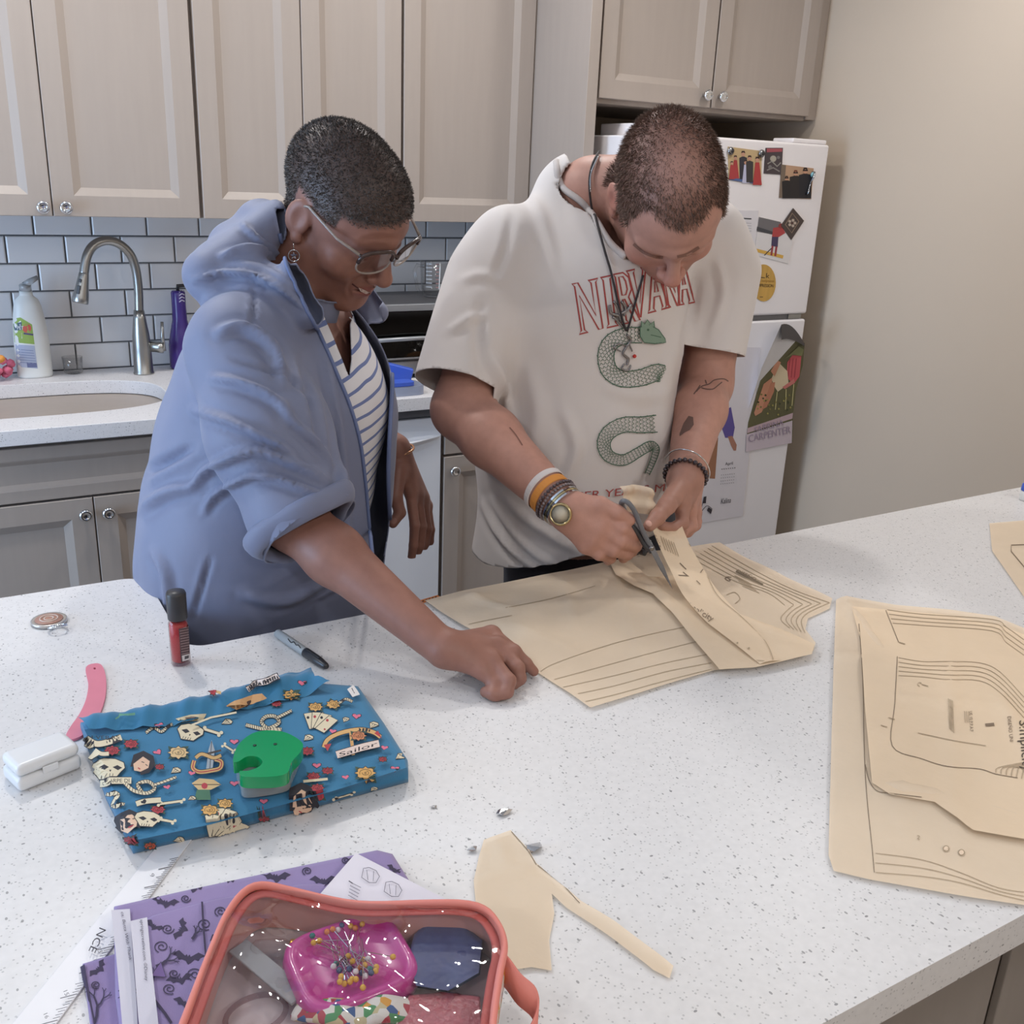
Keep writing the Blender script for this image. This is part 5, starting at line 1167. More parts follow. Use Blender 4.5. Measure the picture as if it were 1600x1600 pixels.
for k in range(4): ik.stroke(bezier([(1386 + k * 3, 953 + k * 7), (1440 + k * 3, 960 + k * 6), (1550, 968 + k * 6), (1572, 980 + k * 8), (1600, 1000 + k * 8)], 4), .8, LN)
for k in range(5): ik.stroke(bezier([(1404, 1028 + k * 7), (1440, 1034 + k * 6), (1478, 1034 + k * 7), (1530, 1036 + k * 7), (1562, 1050 + k * 8), (1600, 1090 + k * 8)], 4), .8, LN)
for k in range(3): ik.stroke(bezier([(1368, 1334 + k * 15), (1440, 1344 + k * 13), (1500, 1364 + k * 8), (1560, 1388 + k * 5), (1610, 1396 + k * 7)], 4), .9, LN)
for k in range(6): ik.stroke(bezier([(1556 + k * 8, 1208 + k * 2), (1560 + k * 8, 1200), (1600, 1192 + k * 3)], 3), 1, LN)
ik.text('1', (1537, 1122), (3, 14), (20, -2), LD); ik.text('US 10 P,P,A,F', (1514, 1112), (2, 32), (7, -1), LD); ik.text('DISEÑO UNI', (1574, 1120), (4, 40), (8, -1), LD); ik.text('Simplicity', (1592, 1126), (6, 80), (22, -3), (80, 68, 56))
for k in range(4): ik.stroke([(1500 + k * 2 - 18, 1092 + k), (1502 + k * 2 - 18, 1140 + k * 2)], .9, LN)
for k in range(3): ik.stroke([(1507 + k * 3, 1112), (1508 + k * 3, 1130)], .8, LN)
ik.stroke([(1434, 1146), (1490, 1158), (1540, 1166)], 1, LN); ik.circle((1478, 1327), 5, LN, 14).circle((1478, 1327), 3.6, (236, 212, 186), 14).circle((1502, 1333), 5, LN, 14).circle((1502, 1333), 3.6, (236, 212, 186), 14); ik.text('2', (1432, 1312), (5, 1), (1, -9), LN).text('U', (1432, 1072), (4, -6), (6, 3), LN)
for a in ((1376, 1134), (1388, 1122), (1404, 1004), (1440, 1070)): ik.stroke([a, (a[0] + 10, a[1] + 3)], 1.2, LN)
ik.build('pattern_lines', rb2_)
# tissue at the far right corner
fr2 = sheet('pattern_tissue', [(1546, 818), (1760, 800), (1760, 1010), (1640, 990), (1598, 930), (1550, 862)], zt1, M_TIS, 'tissue pattern corner lying at the far right of the island', 'pattern paper', res=.012, dz=wrinkle(.0012, [crease((1546, 860), (1640, 860), .003, .006)], 51, 18))
ik = Ink(on_bvh(bvh_of(fr2)), lift=.0006); ik.stroke([(1640, 850), (1580, 852), (1580, 862), (1600, 886), (1640, 930)], 1.4, LD); ik.build('pattern_lines', fr2)
# torn scrap in front
sc_px = [(756, 1314), (798, 1299), (826, 1330), (838, 1352), (868, 1378), (886, 1392), (908, 1414), (960, 1446), (1010, 1484), (1052, 1512), (1046, 1530), (1020, 1518), (960, 1472), (908, 1436), (884, 1420), (862, 1400), (866, 1430), (858, 1470), (862, 1518), (830, 1514), (800, 1520), (770, 1500), (745, 1430), (740, 1380), (748, 1340)]
scr = sheet('tissue_scrap', sc_px, zt1, M_TIS, 'torn tan tissue scrap with a long tail in front', 'pattern paper', res=.007, dz=wrinkle(.0022, [crease((745, 1378), (840, 1360), .004, .005), crease((780, 1320), (790, 1360), .003, .005), crease((880, 1400), (1040, 1510), .004, .006)], 61, 40))
ik = Ink(on_bvh(bvh_of(scr)), lift=.0006); ik.stroke([(799, 1300), (826, 1331), (838, 1352)], 1.1, LD); ik.stroke([(840, 1353), (880, 1384), (906, 1412)], 1.1, LD); ik.build('pattern_lines', scr)
# foil crumbs
M_FOIL = mat('crumpled_foil', (206, 206, 208), .25, 1.0, noise=(200, .2))
for i, (px_, py_, s_, lab) in enumerate(((678, 1262, .0035, 'tiny foil crumb nearest the blue fabric'), (788, 1272, .0065, 'foil crumb above the tip of the tissue scrap'), (833, 1328, .0075, 'largest foil crumb beside the tissue scrap edge'), (738, 1331, .005, 'foil crumb left of the tissue scrap'))):
    p = C(px_, py_); rg = np.random.default_rng(i + 70); n = 16; pts = rg.normal(0, 1, (n, 3)); pts /= np.linalg.norm(pts, axis=1)[:, None]; pts *= rg.uniform(.5, 1.1, (n, 1)); pts[:, 0] *= 1.7
    bm = bmesh.new()
    for q in pts: bm.verts.new((p[0] + q[0] * s_, p[1] + q[1] * s_ * .8, TOP + .0006 + s_ * .5 + q[2] * s_ * .5))
    bmesh.ops.convex_hull(bm, input=bm.verts[:]); me = bpy.data.meshes.new('mesh'); bm.to_mesh(me); bm.free()
    zmin = min(v.co.z for v in me.vertices)
    for v in me.vertices: v.co.z -= zmin - TOP - .0003
    setp(link('foil_crumb', me, M_FOIL), lab, 'foil crumb', 'foil crumbs on the island')
# small blue and white cap at the right edge
p = C(1600, 782); bcap = empty('small_bottle', (p[0], p[1], TOP), 'small bottle with a blue cap at the far right edge', 'bottle')
MB().lathe([(.012, TOP + .0005), (.013, TOP + .002), (.013, TOP + .020), (.010, TOP + .022)], (p[0] + .004, p[1], 0), 20).build('bottle_base', M_PET, bcap, smooth=True)
MB().lathe([(.0125, TOP + .022), (.013, TOP + .024), (.012, TOP + .036), (.001, TOP + .037)], (p[0] + .004, p[1], 0), 20).build('cap', M_BLU, bcap, smooth=True)
# orange tape measure at the far edge
ot = [C(644, 943, TOP + .001), C(686, 931, TOP + .001)]
o = MB().prism([C(a, b, TOP)[:2] for a, b in ((640, 944), (684, 931), (688, 934), (642, 949))][::-1], TOP + .0003, TOP + .0016).build('tape_measure', mat('orange_tape', (206, 122, 62), .6, noise=(120, .2)), bevel=.0003); setp(o, 'short orange strip with dark marks at the far island edge', 'tape measure')
ik = Ink(on_z(TOP + .0016), lift=.0003)
for k in range(7): ik.stroke([(650 + k * 5, 943.5 - k * 1.5), (652 + k * 5, 941.5 - k * 1.5)], 2, (90, 44, 30))
ik.build('tape_marks', o)

# ================================================================ people: bodies and clothes grown from distance fields
def nrm(v): v = np.asarray(v, float); return v / np.linalg.norm(v)
class Sdf:
    def __init__(s): s.ops = []
    def add(s, kind, fn, c, r, k): s.ops.append((kind, fn, np.asarray(c, float), float(r), k)); return s
    def cap(s, a, b, ra, rb=None, k=.01, sub=False, flat=None):
        """tapered capsule; flat=(axis, factor) squeezes it along an axis"""
        a = np.asarray(a, float); b = np.asarray(b, float); rb = ra if rb is None else rb; d = b - a; L2 = d @ d + 1e-12
        def fn(P):
            q = P - a
            t = np.clip(q @ d / L2, 0, 1); e = q - t[:, None] * d
            if flat is not None:
                ax = flat[0]; w = e @ ax; e = e + np.outer(w * (1 / flat[1] - 1), ax)
            return np.sqrt((e * e).sum(1)) - (ra + (rb - ra) * t)
        return s.add('s' if sub else 'u', fn, (a + b) / 2, math.sqrt(L2) / 2 + max(ra, rb), k)
    def chain(s, pts, rs, k=.01, k2=None, flat=None):
        for i in range(len(pts) - 1): s.cap(pts[i], pts[i + 1], rs[i], rs[i + 1], k if i == 0 else (k2 or k), flat=flat)
        return s
    def ell(s, c, rad, A=None, k=.02, sub=False):
        c = np.asarray(c, float); rad = np.asarray(rad, float); A = np.eye(3) if A is None else np.asarray(A, float)
        def fn(P):
            p = (P - c) @ A.T; k0 = np.sqrt(((p / rad) ** 2).sum(1)); k1 = np.sqrt(((p / rad ** 2) ** 2).sum(1)); return k0 * (k0 - 1) / np.maximum(k1, 1e-4)
        return s.add('s' if sub else 'u', fn, c, rad.max(), k)
    def ev(s, P, act=None):
        d = np.full(len(P), 1.0)
        for kind, fn, c, r, k in (s.ops if act is None else act):
            e = fn(P)
            if kind == 'u':
                h = np.clip(.5 + .5 * (d - e) / k, 0, 1); d = d * (1 - h) + e * h - k * h * (1 - h)
            else:
                h = np.clip(.5 - .5 * (d + e) / k, 0, 1); d = d * (1 - h) - e * h + k * h * (1 - h)
        return d
    def mesh(s, h, lo, hi):
        """surface nets on a grid that is only filled near the surface; returns vertices and quads"""
        lo = np.asarray(lo, float); BL = 8; SB = 4
        nb = np.ceil((np.asarray(hi) - lo) / (h * BL * SB)).astype(int); n = nb * BL * SB
        G = np.ones(n + 1, np.float32)
        cs = (np.arange(SB) + .5) * BL * h; co = np.stack(np.meshgrid(cs, cs, cs, indexing='ij'), -1).reshape(-1, 3)
        g1 = np.arange(BL + 1) * h; go = np.stack(np.meshgrid(g1, g1, g1, indexing='ij'), -1).reshape(-1, 3)
        rs = math.sqrt(3) / 2 * BL * SB * h; thr = math.sqrt(3) / 2 * BL * h * 1.7
        for I in np.ndindex(*nb):
            o = lo + np.array(I) * (BL * SB * h); c = o + BL * SB * h / 2
            act = [p for p in s.ops if np.linalg.norm(p[2] - c) < p[3] + rs + .05]
            if not any(p[0] == 'u' for p in act): continue
            dc = s.ev(o + co, act)
            keep = np.flatnonzero(np.abs(dc) < thr)
            if len(keep):
                Jk = np.stack(np.unravel_index(keep, (SB, SB, SB)), 1); vals = s.ev((o + Jk[:, None] * (BL * h) + go[None]).reshape(-1, 3), act).reshape(len(keep), BL + 1, BL + 1, BL + 1)
            kp = {int(q): i for i, q in enumerate(keep)}
            for q in range(SB ** 3):
                if q not in kp and dc[q] >= 0: continue
                b0 = (np.array(I) * SB + np.unravel_index(q, (SB, SB, SB))) * BL
                sl = tuple(slice(b0[t], b0[t] + BL + 1) for t in range(3))
                if q in kp: G[sl] = vals[kp[q]]
                else:
                    sub_ = G[sl]; sub_[sub_ == 1] = -1
        ins = G < 0
        cnt = sum(ins[a:n[0] + a, b:n[1] + b, c:n[2] + c].astype(np.uint8) for a in (0, 1) for b in (0, 1) for c in (0, 1))
        cells = np.argwhere((cnt > 0) & (cnt < 8)); idx = np.full(n, -1, np.int32); idx[tuple(cells.T)] = np.arange(len(cells))
        acc = np.zeros((len(cells), 3)); num = np.zeros(len(cells))
        cor = [(a, b, c) for a in (0, 1) for b in (0, 1) for c in (0, 1)]
        for p in cor:
            for ax in range(3):
                if p[ax]: continue
                q = list(p); q[ax] = 1
                v0 = G[tuple((cells + p).T)]; v1 = G[tuple((cells + q).T)]; m = (v0 < 0) != (v1 < 0); t = v0 / np.where(m, v0 - v1, 1)
                e = np.array(p, float)[None] + np.zeros((len(cells), 1)); e[:, ax] = t
                acc[m] += e[m]; num[m] += 1
        V = lo + (cells + acc / num[:, None]) * h
        F = []
        for ax in range(3):
            u, w = [(1, 2), (2, 0), (0, 1)][ax]
            sl0 = [slice(1, -1)] * 3; sl0[ax] = slice(0, -1); sl1 = list(sl0); sl1[ax] = slice(1, None)
            A_, B_ = ins[tuple(sl0)], ins[tuple(sl1)]
            for flag in (0, 1):
                e = np.argwhere(A_ & ~B_ if flag == 0 else ~A_ & B_)
                if not len(e): continue
                e = e + 1; e[:, ax] -= 1
                du = np.zeros(3, int); du[u] = 1; dw = np.zeros(3, int); dw[w] = 1
                q = [idx[tuple((e - du - dw).T)], idx[tuple((e - dw).T)], idx[tuple(e.T)], idx[tuple((e - du).T)]]
                F.append(np.stack(q if flag == 0 else q[::-1], 1))
        F = np.concatenate(F); F = F[(F >= 0).all(1)]
        # a projection step smooths the steps of the grid
        if True:
            eps = h * .3; E4 = s.evc(V, eps); d = E4[0]; g = np.stack([(E4[i + 1] - d) / eps for i in range(3)], 1)
            gn = (g * g).sum(1) + 1e-6; st = -(d / gn)[:, None] * g
            ln = np.sqrt((st * st).sum(1)); V = V + st * np.minimum(1, h * .7 / (ln + 1e-12))[:, None]
        return V, F
    def evc(s, V, eps):
        """evaluation at V and at three shifted copies, in spatial chunks with culled primitives"""
        out = np.empty((4, len(V))); key = np.floor(V / .08).astype(int); _, inv = np.unique(key, axis=0, return_inverse=True); inv = inv.ravel()
        order = np.argsort(inv, kind='stable'); cuts = np.flatnonzero(np.diff(inv[order])) + 1
        for ch in np.split(order, cuts):
            P = V[ch]; c = P.mean(0); r = np.sqrt(((P - c) ** 2).sum(1).max())
            act = [p for p in s.ops if np.linalg.norm(p[2] - c) < p[3] + r + .05]
            out[:, ch] = s.ev(np.concatenate([P] + [P + np.eye(3)[i] * eps for i in range(3)]), act).reshape(4, -1)
        return out
def vnormals(V, F):
    fn = np.cross(V[F[:, 2]] - V[F[:, 0]], V[F[:, 3]] - V[F[:, 1]]); N = np.zeros_like(V)
    for i in range(4): np.add.at(N, F[:, i], fn)
    return N / (np.linalg.norm(N, axis=1)[:, None] + 1e-12)
def smooth(V, F, n=1, lam=.5):
    for _ in range(n):
        S = np.zeros_like(V); c = np.zeros(len(V))
        for i in range(4):
            np.add.at(S, F[:, i], V[F[:, (i + 1) % 4]]); np.add.at(c, F[:, i], 1)
            np.add.at(S, F[:, i], V[F[:, (i - 1) % 4]]); np.add.at(c, F[:, i], 1)
        V = V * (1 - lam) + lam * S / np.maximum(c, 1)[:, None]
    return V
def polydist(Q, line):
    """distance in pixels of points Q to a polyline, and position along it 0..1"""
    L = np.asarray(line, float); best = np.full(len(Q), 1e9); tt = np.zeros(len(Q)); n = len(L) - 1; sg = np.zeros(len(Q))
    for i in range(n):
        a, d = L[i], L[i + 1] - L[i]; t = np.clip(((Q - a) @ d) / (d @ d + 1e-9), 0, 1); e = Q - a - t[:, None] * d; q = np.sqrt((e * e).sum(1))
        m = q < best; best[m] = q[m]; tt[m] = (i + t[m]) / n; sg[m] = np.sign(d[0] * e[m, 1] - d[1] * e[m, 0])
    return best, tt, sg
def sculpt(V, F, strokes):
    """soft folds pressed into or raised from the cloth along lines; (line, half width px, height m)"""
    N = vnormals(V, F); view = CAM - V; view /= np.linalg.norm(view, axis=1)[:, None]; front = np.clip((N * view).sum(1) * 3, 0, 1)
    Q = project(V); D_ = np.zeros(len(V))
    for line, w, amp in strokes:
        L_ = np.array(bezier([np.array(p, float) for p in line], 5)); nz = np.flatnonzero(((Q > L_.min(0) - 4 * w) & (Q < L_.max(0) + 4 * w)).all(1))
        q, t, sg = polydist(Q[nz], L_)
        x = q * sg / w
        prof = np.exp(-x ** 2) - .45 * np.exp(-(x - 1.5) ** 2) - .2 * np.exp(-(x + 1.5) ** 2)
        D_[nz] += amp * prof * np.sin(np.clip(t, .02, .98) * math.pi) ** .6 * (q < 4 * w)
    return V + N * (D_ * front)[:, None]
def ripple(V, F, amp, sc, seed, k=8):
    rg = np.random.default_rng(seed); K = rg.normal(0, 1, (k, 3)) * sc; ph = rg.uniform(0, 6.3, k); s_ = np.zeros(len(V))
    for i in range(k): s_ += np.sin(V @ K[i] + ph[i] + 1.5 * np.sin(V @ K[(i + 1) % k] * .5))
    return V + vnormals(V, F) * (amp * s_ / math.sqrt(k))[:, None]
def clip(V, F, g):
    """keeps the part where g < 0 and cuts the faces on the border cleanly"""
    k = g < 0; full = k[F].all(1); part = k[F].any(1) & ~full
    faces = [tuple(f) for f in F[full]]; V2 = [tuple(v) for v in V]; cache = {}
    for f in F[part]:
        out = []
        for i in range(4):
            a, b = int(f[i]), int(f[(i + 1) % 4])
            if k[a]: out.append(a)
            if k[a] != k[b]:
                key = (min(a, b), max(a, b))
                if key not in cache:
                    t = g[a] / (g[a] - g[b]); cache[key] = len(V2); V2.append(tuple(V[a] + (V[b] - V[a]) * t))
                out.append(cache[key])
        if len(out) >= 3: faces.append(tuple(out))
    used = sorted({i for f in faces for i in f}); mp = {o_: n_ for n_, o_ in enumerate(used)}
    return [V2[i] for i in used], [tuple(mp[i] for i in f) for f in faces]
def insdist(Q, poly):
    """signed pixel distance to a closed outline, negative inside"""
    P = np.asarray(poly, float); q, _, _ = polydist(Q, np.vstack([P, P[:1]])); x, y = Q[:, 0], Q[:, 1]; c = np.zeros(len(Q), bool); j = len(P) - 1
    for i in range(len(P)):
        m = (P[i, 1] > y) != (P[j, 1] > y); xx = (P[j, 0] - P[i, 0]) * (y - P[i, 1]) / (P[j, 1] - P[i, 1] + 1e-12) + P[i, 0]; c ^= m & (x < xx); j = i
    return np.where(c, -q, q)
def skin_mat(name, rough=.5, sss=.12, spec=.4):
    m = bpy.data.materials.new(name); m.use_nodes = True; nt = m.node_tree; b = nt.nodes['Principled BSDF']; N = nt.nodes.new; L = nt.links.new
    a = N('ShaderNodeAttribute'); a.attribute_name = 'Col'; tc = N('ShaderNodeTexCoord'); n = N('ShaderNodeTexNoise'); n.inputs['Scale'].default_value = 60; n.inputs['Detail'].default_value = 2; L(tc.outputs['Object'], n.inputs['Vector'])
    mp = N('ShaderNodeMapRange'); mp.inputs[3].default_value = .86; mp.inputs[4].default_value = 1.14; L(n.outputs['Fac'], mp.inputs[0])
    mx = N('ShaderNodeMix'); mx.data_type = 'RGBA'; mx.blend_type = 'MULTIPLY'; mx.inputs[0].default_value = 1; L(a.outputs['Color'], mx.inputs[6]); L(mp.outputs[0], mx.inputs[7]); L(mx.outputs[2], b.inputs['Base Color'])
    b.inputs['Roughness'].default_value = rough; b.inputs['Specular IOR Level'].default_value = spec; b.inputs['Subsurface Weight'].default_value = sss; b.inputs['Subsurface Radius'].default_value = (.006, .0025, .0015); b.inputs['Subsurface Scale'].default_value = 1
    n2 = N('ShaderNodeTexNoise'); n2.inputs['Scale'].default_value = 420; n2.inputs['Detail'].default_value = 1; L(tc.outputs['Object'], n2.inputs['Vector'])
    bp = N('ShaderNodeBump'); bp.inputs['Strength'].default_value = .12; bp.inputs['Distance'].default_value = .001; L(n2.outputs['Fac'], bp.inputs['Height']); L(bp.outputs[0], b.inputs['Normal'])
    MATS[name] = m; return m
def skin_obj(name, V, F, col, m, parent=None):
    me = pm(V, F); at = me.color_attributes.new('Col', 'FLOAT_COLOR', 'POINT'); c = np.ones((len(V), 4), np.float32); c[:, :3] = col; at.data.foreach_set('color', c.ravel())
    return link(name, me, m, parent, True)
class Head:
    def __init__(s, pos, right, fwd, up, sc): s.p = np.array(pos); s.A = np.array([nrm(right), nrm(fwd), nrm(up)]); s.s = sc
    def __call__(s, x, y, z): return s.p + s.s * (x * s.A[0] + y * s.A[1] + z * s.A[2])
    def local(s, P): return ((np.asarray(P) - s.p) @ s.A.T) / s.s
    def grow(s, d, jaw=1.0, nose=1.0, cheek=1.0):
        S = s.s; A = s.A; E = lambda c, r, k, sub=False: d.ell(s(*c), np.array(r) * S, A, k * S, sub)
        K = lambda a, b, ra, rb, k, sub=False: d.cap(s(*a), s(*b), ra * S, rb * S, k * S, sub)
        E((0, -.015, .038), (.0745, .097, .083), .02); E((0, .028, .032), (.066, .064, .070), .03); E((0, .032, -.035), (.056, .058, .076), .03)
        for q in (-1, 1):
            K((.050 * q * jaw, .0, -.055), (.020 * q, .070, -.104), .022, .019, .028); E((.042 * q, .060, -.030), (.023 * cheek, .022 * cheek, .024), .02)
            K((.004 * q, .0895, .026), (.046 * q, .072, .026), .0095, .008, .014)
        E((0, .079, -.103), (.022, .019, .018), .02); E((0, .074, -.062), (.033, .027, .028), .022)
        K((0, .086, .020), (0, .1105, -.024), .0075, .0105 * nose, .010); E((0, .1135, -.029), (.0128 * nose, .0115, .0105), .006)
        for q in (-1, 1):
            E((.0125 * q * nose, .1015, -.033), (.0085 * nose, .0100, .0078), .005); E((.032 * q, .1010, .007), (.017, .014, .0115), .012, True); E((.032 * q, .0775, .006), (.0145, .0135, .0125), .004)
        K((-.021, .0895, -.0605), (0, .0985, -.0575), .0042, .0056, .004); K((0, .0985, -.0575), (.021, .0895, -.0605), .0056, .0042, .004)
        K((-.018, .0895, -.0675), (0, .097, -.070), .0045, .0068, .004); K((0, .097, -.070), (.018, .0895, -.0675), .0068, .0045, .004)
        K((-.024, .0935, -.0635), (.024, .0935, -.0635), .0026, .0026, .003, True)
        for q in (-1, 1):
            er = np.array([nrm(A[0] * q + A[1] * .25), nrm(A[1] - A[0] * q * .25), A[2]])
            d.ell(s(.077 * q, -.012, -.004), np.array((.007, .020, .031)) * S, er, .005 * S); d.ell(s(.085 * q, -.006, .000), np.array((.007, .010, .019)) * S, er, .005 * S, True); d.ell(s(.076 * q, -.002, -.034), np.array((.006, .009, .010)) * S, er, .004 * S)
def hair_strands(name, V, F, mask, lenf, dirf, colf, n, width, m, parent, seed=1):
    """short hairs as thin blades rooted on the scalp"""
    rg = np.random.default_rng(seed); fi = np.flatnonzero(mask[F].min(1) > .02); w = mask[F[fi]].mean(1)
    ar = np.linalg.norm(np.cross(V[F[fi, 2]] - V[F[fi, 0]], V[F[fi, 3]] - V[F[fi, 1]]), axis=1); pr = w * ar; pr /= pr.sum()
    pick = rg.choice(fi, n, p=pr); a, b = rg.random(n), rg.random(n); Q = F[pick]
    P = (V[Q[:, 0]] * ((1 - a) * (1 - b))[:, None] + V[Q[:, 1]] * (a * (1 - b))[:, None] + V[Q[:, 2]] * (a * b)[:, None] + V[Q[:, 3]] * ((1 - a) * b)[:, None])
    N = vnormals(V, F)[Q[:, 0]]; Dv = dirf(P, N, rg); L = lenf(P, rg); sd = np.cross(Dv, rg.normal(0, 1, (n, 3))); sd /= np.linalg.norm(sd, axis=1)[:, None] + 1e-9
    P = P - N * .001; mid = P + Dv * (L * .55)[:, None]; tip = P + (Dv * 1.0 - N * .12) * L[:, None]
    vs = np.stack([P - sd * width, P + sd * width, mid + sd * width * .8, mid - sd * width * .8, tip], 1).reshape(-1, 3)
    k = np.arange(n) * 5; quads = np.stack([k, k + 1, k + 2, k + 3], 1); tris = np.stack([k + 3, k + 2, k + 4], 1)
    me = pm(vs, [tuple(q) for q in quads] + [tuple(t) for t in tris]); c = np.repeat(colf(P, rg), 5, axis=0); at = me.color_attributes.new('Col', 'FLOAT_COLOR', 'POINT'); cc = np.ones((len(vs), 4), np.float32); cc[:, :3] = c; at.data.foreach_set('color', cc.ravel())
    o = link(name, me, m, parent); o['kind'] = 'stuff'; return o
def lin3(c): return np.array(lin(c)[:3])
def cloth(name, V, F, m, parent, thick=.002, label=None):
    o = link(name, pm(V, F), m, parent, True)
    if thick: q = o.modifiers.new('thick', 'SOLIDIFY'); q.thickness = thick; q.offset = -1
    if label: o['label'] = label
    return o

HAIR_M = print_mat('hair_strands', .85)
# ---------------------------------------------------------------- person in the blue jacket
hw_ = Head((.256, -1.778, 1.467), (-.904, -.389, -.178), (.405, -.643, -.65), (.139, -.66, .739), 1.0)
wF = nrm((.58, -.81, 0)); wL = nrm((.81, .58, 0)); wA = np.array([wL, wF, (0, 0, 1.)])
body = Sdf(); hw_.grow(body, cheek=1.12, nose=1.12)
nb_ = np.array((.185, -1.712, 1.340))
body.cap(hw_(0, -.035, -.045), nb_, .050, .056, .025); body.cap(nb_, nb_ + (-.0, -.005, -.08), .058, .075, .02)
# chest and trunk (under the clothes)
body.cap(np.array((.09, -1.78, 1.285)), np.array((.27, -1.66, 1.28)), .042, .042, .03); body.ell((.180, -1.730, 1.17), (.135, .112, .16), wA, .02); body.ell((.145, -1.71, 1.02), (.15, .12, .19), wA, .06)
# right arm reaching to the pattern
sh_ = np.array((.085, -1.835, 1.270)); el_ = np.array((.100, -1.975, 1.072)); wr_ = C(692, 1013, .957)
body.cap(sh_, el_, .050, .041, .03); fm = el_ + (wr_ - el_) * .30
body.cap(el_, fm, .041, .0385, .02); body.cap(fm, wr_, .0385, .0235, .02, flat=None)
mi, mm_, mr, mp_ = C(768, 992, .951), C(777, 1009, .951), C(768, 1031, .945), C(752, 1047, .938)
for q, r_ in ((mi, .0125), (mm_, .0125), (mr, .0120), (mp_, .0115)): body.cap(wr_ + (q - wr_) * .12, q, .0170, r_, .014)
body.chain([mi, C(803, 1018, .946), C(822, 1037, .930), C(834, 1049, .9185)], [.0105, .0092, .0078, .0066], .008, .004)
body.chain([mm_, C(808, 1043, .936), C(812, 1060, .924), C(803, 1069, .918)], [.0105, .0095, .0082, .0072], .007, .004)
body.chain([mr, C(795, 1064, .931), C(792, 1081, .922), C(776, 1087, .9185)], [.0102, .0092, .0082, .0072], .007, .004)
body.chain([mp_, C(774, 1070, .926), C(770, 1084, .920), C(758, 1081, .9185)], [.0095, .0085, .0078, .0068], .007, .004)
body.chain([wr_ + (mi - wr_) * .25 + (0, .004, -.006), C(768, 996, .932), C(800, 1022, .922), C(820, 1042, .9185)], [.014, .0115, .0095, .0078], .01, .004)
# left arm hanging behind the open jacket
sl_ = np.array((.275, -1.645, 1.26)); wl_ = W(619, 700, -1.62); ell_ = np.array((.350, -1.55, 1.10))
body.cap(sl_, ell_, .046, .040, .03); body.cap(ell_, wl_, .038, .022, .02)
def P_(lst): return [W(a, b, y) for a, b, y in lst]
L_idx = [(641, 768, -1.640), (648, 820, -1.655), (646, 852, -1.655), (642, 877, -1.650)]; L_mid = [(651, 772, -1.630), (659, 822, -1.640), (656, 852, -1.640), (650, 870, -1.635)]
L_rng = [(660, 780, -1.615), (668, 826, -1.622), (664, 850, -1.622), (659, 866, -1.618)]; L_pky = [(667, 790, -1.600), (673, 828, -1.605), (672, 846, -1.605), (668, 857, -1.602)]
for ch_, r_ in ((L_idx, .0095), (L_mid, .0098), (L_rng, .0092), (L_pky, .0082)):
    pp = P_(ch_); body.cap(wl_, pp[0], .0175, r_ + .003, .014); body.chain(pp, [r_ + .001, r_, r_ - .001, r_ - .0022], .006, .003)
body.chain(P_([(622, 735, -1.640), (618, 776, -1.660), (625, 801, -1.668), (614, 818, -1.672)]), [.0165, .0125, .0105, .0085], .012, .004)
Vw, Fw = body.mesh(.0031, (-.05, -2.31, .84), (.52, -1.50, 1.64))
Vw = sculpt(Vw, Fw, [([(592, 432), (574, 430), (556, 438), (546, 452)], 4, -.0030), ([(560, 420), (546, 428), (536, 444)], 9, .0030), ([(548, 440), (544, 452), (548, 464)], 3, -.0022), ([(560, 368), (590, 362), (620, 366)], 4, .0012), ([(555, 378), (590, 374), (625, 374)], 3, -.0010)])
lw = hw_.local(Vw)
base = lin3((150, 106, 92)); col = np.tile(base, (len(Vw), 1))
def blend(col, c, m): return col * (1 - m[:, None]) + np.asarray(c)[None] * m[:, None]
def g3(l, c, r): return np.exp(-(((l - np.array(c)) / np.array(r)) ** 2).sum(1))
col = blend(col, lin3((140, 82, 78)), np.clip(1.5 * (g3(lw, (0, .097, -.0575), (.020, .012, .0045)) + g3(lw, (0, .095, -.070), (.018, .012, .006))), 0, .8))
for q in (-1, 1): col = blend(col, lin3((158, 110, 92)), .5 * g3(lw, (.045 * q, .07, -.025), (.02, .03, .02))); col = blend(col, lin3((92, 64, 58)), .6 * g3(lw, (.032 * q, .088, .012), (.018, .02, .007)))
# scalp where hair grows
fh = .070 - .45 * np.clip(-lw[:, 1] + .02, 0, .2)     # hairline height falls towards the back
side = np.abs(lw[:, 0])
hl_ = np.where(lw[:, 1] > .045, .062 - .25 * (side - .02).clip(0, .1), np.where(lw[:, 1] > .0, .028, np.where(lw[:, 1] > -.035, .034 - .0 * side, -.045)))
wm = np.clip((lw[:, 2] - hl_) / .010 + .5, 0, 1) * (np.linalg.norm(lw, axis=1) < .16) * (np.abs(lw[:, 0]) < .079 )
wm *= 1 - ((np.abs(lw[:, 0]) > .070) & (lw[:, 2] < .026) & (lw[:, 1] > -.034))
col = blend(col, lin3((66, 60, 58)), wm * .85)  # hair colour and shade between the hairs mixed into the scalp colour
M_SKW = skin_mat('brown_skin', .48, 0, .45)
pw_ = skin_obj('person', Vw, Fw, col, M_SKW)
setp(pw_, 'person in a blue hooded jacket and glasses pointing at the pattern', 'person')
def w_dir(P, N, rg): d = N * .8 + rg.normal(0, .55, P.shape); return d / np.linalg.norm(d, axis=1)[:, None]
def w_col(P, rg):
    l = hw_.local(P); gr = np.clip(.25 + 2.2 * np.abs(l[:, 1] - .0) * (l[:, 1] > .03) + .4 * (l[:, 2] < .05), 0, .9)[:, None] * rg.random((len(P), 1))
    return lin3((58, 52, 50)) * (1 - gr) + lin3((160, 154, 150)) * gr
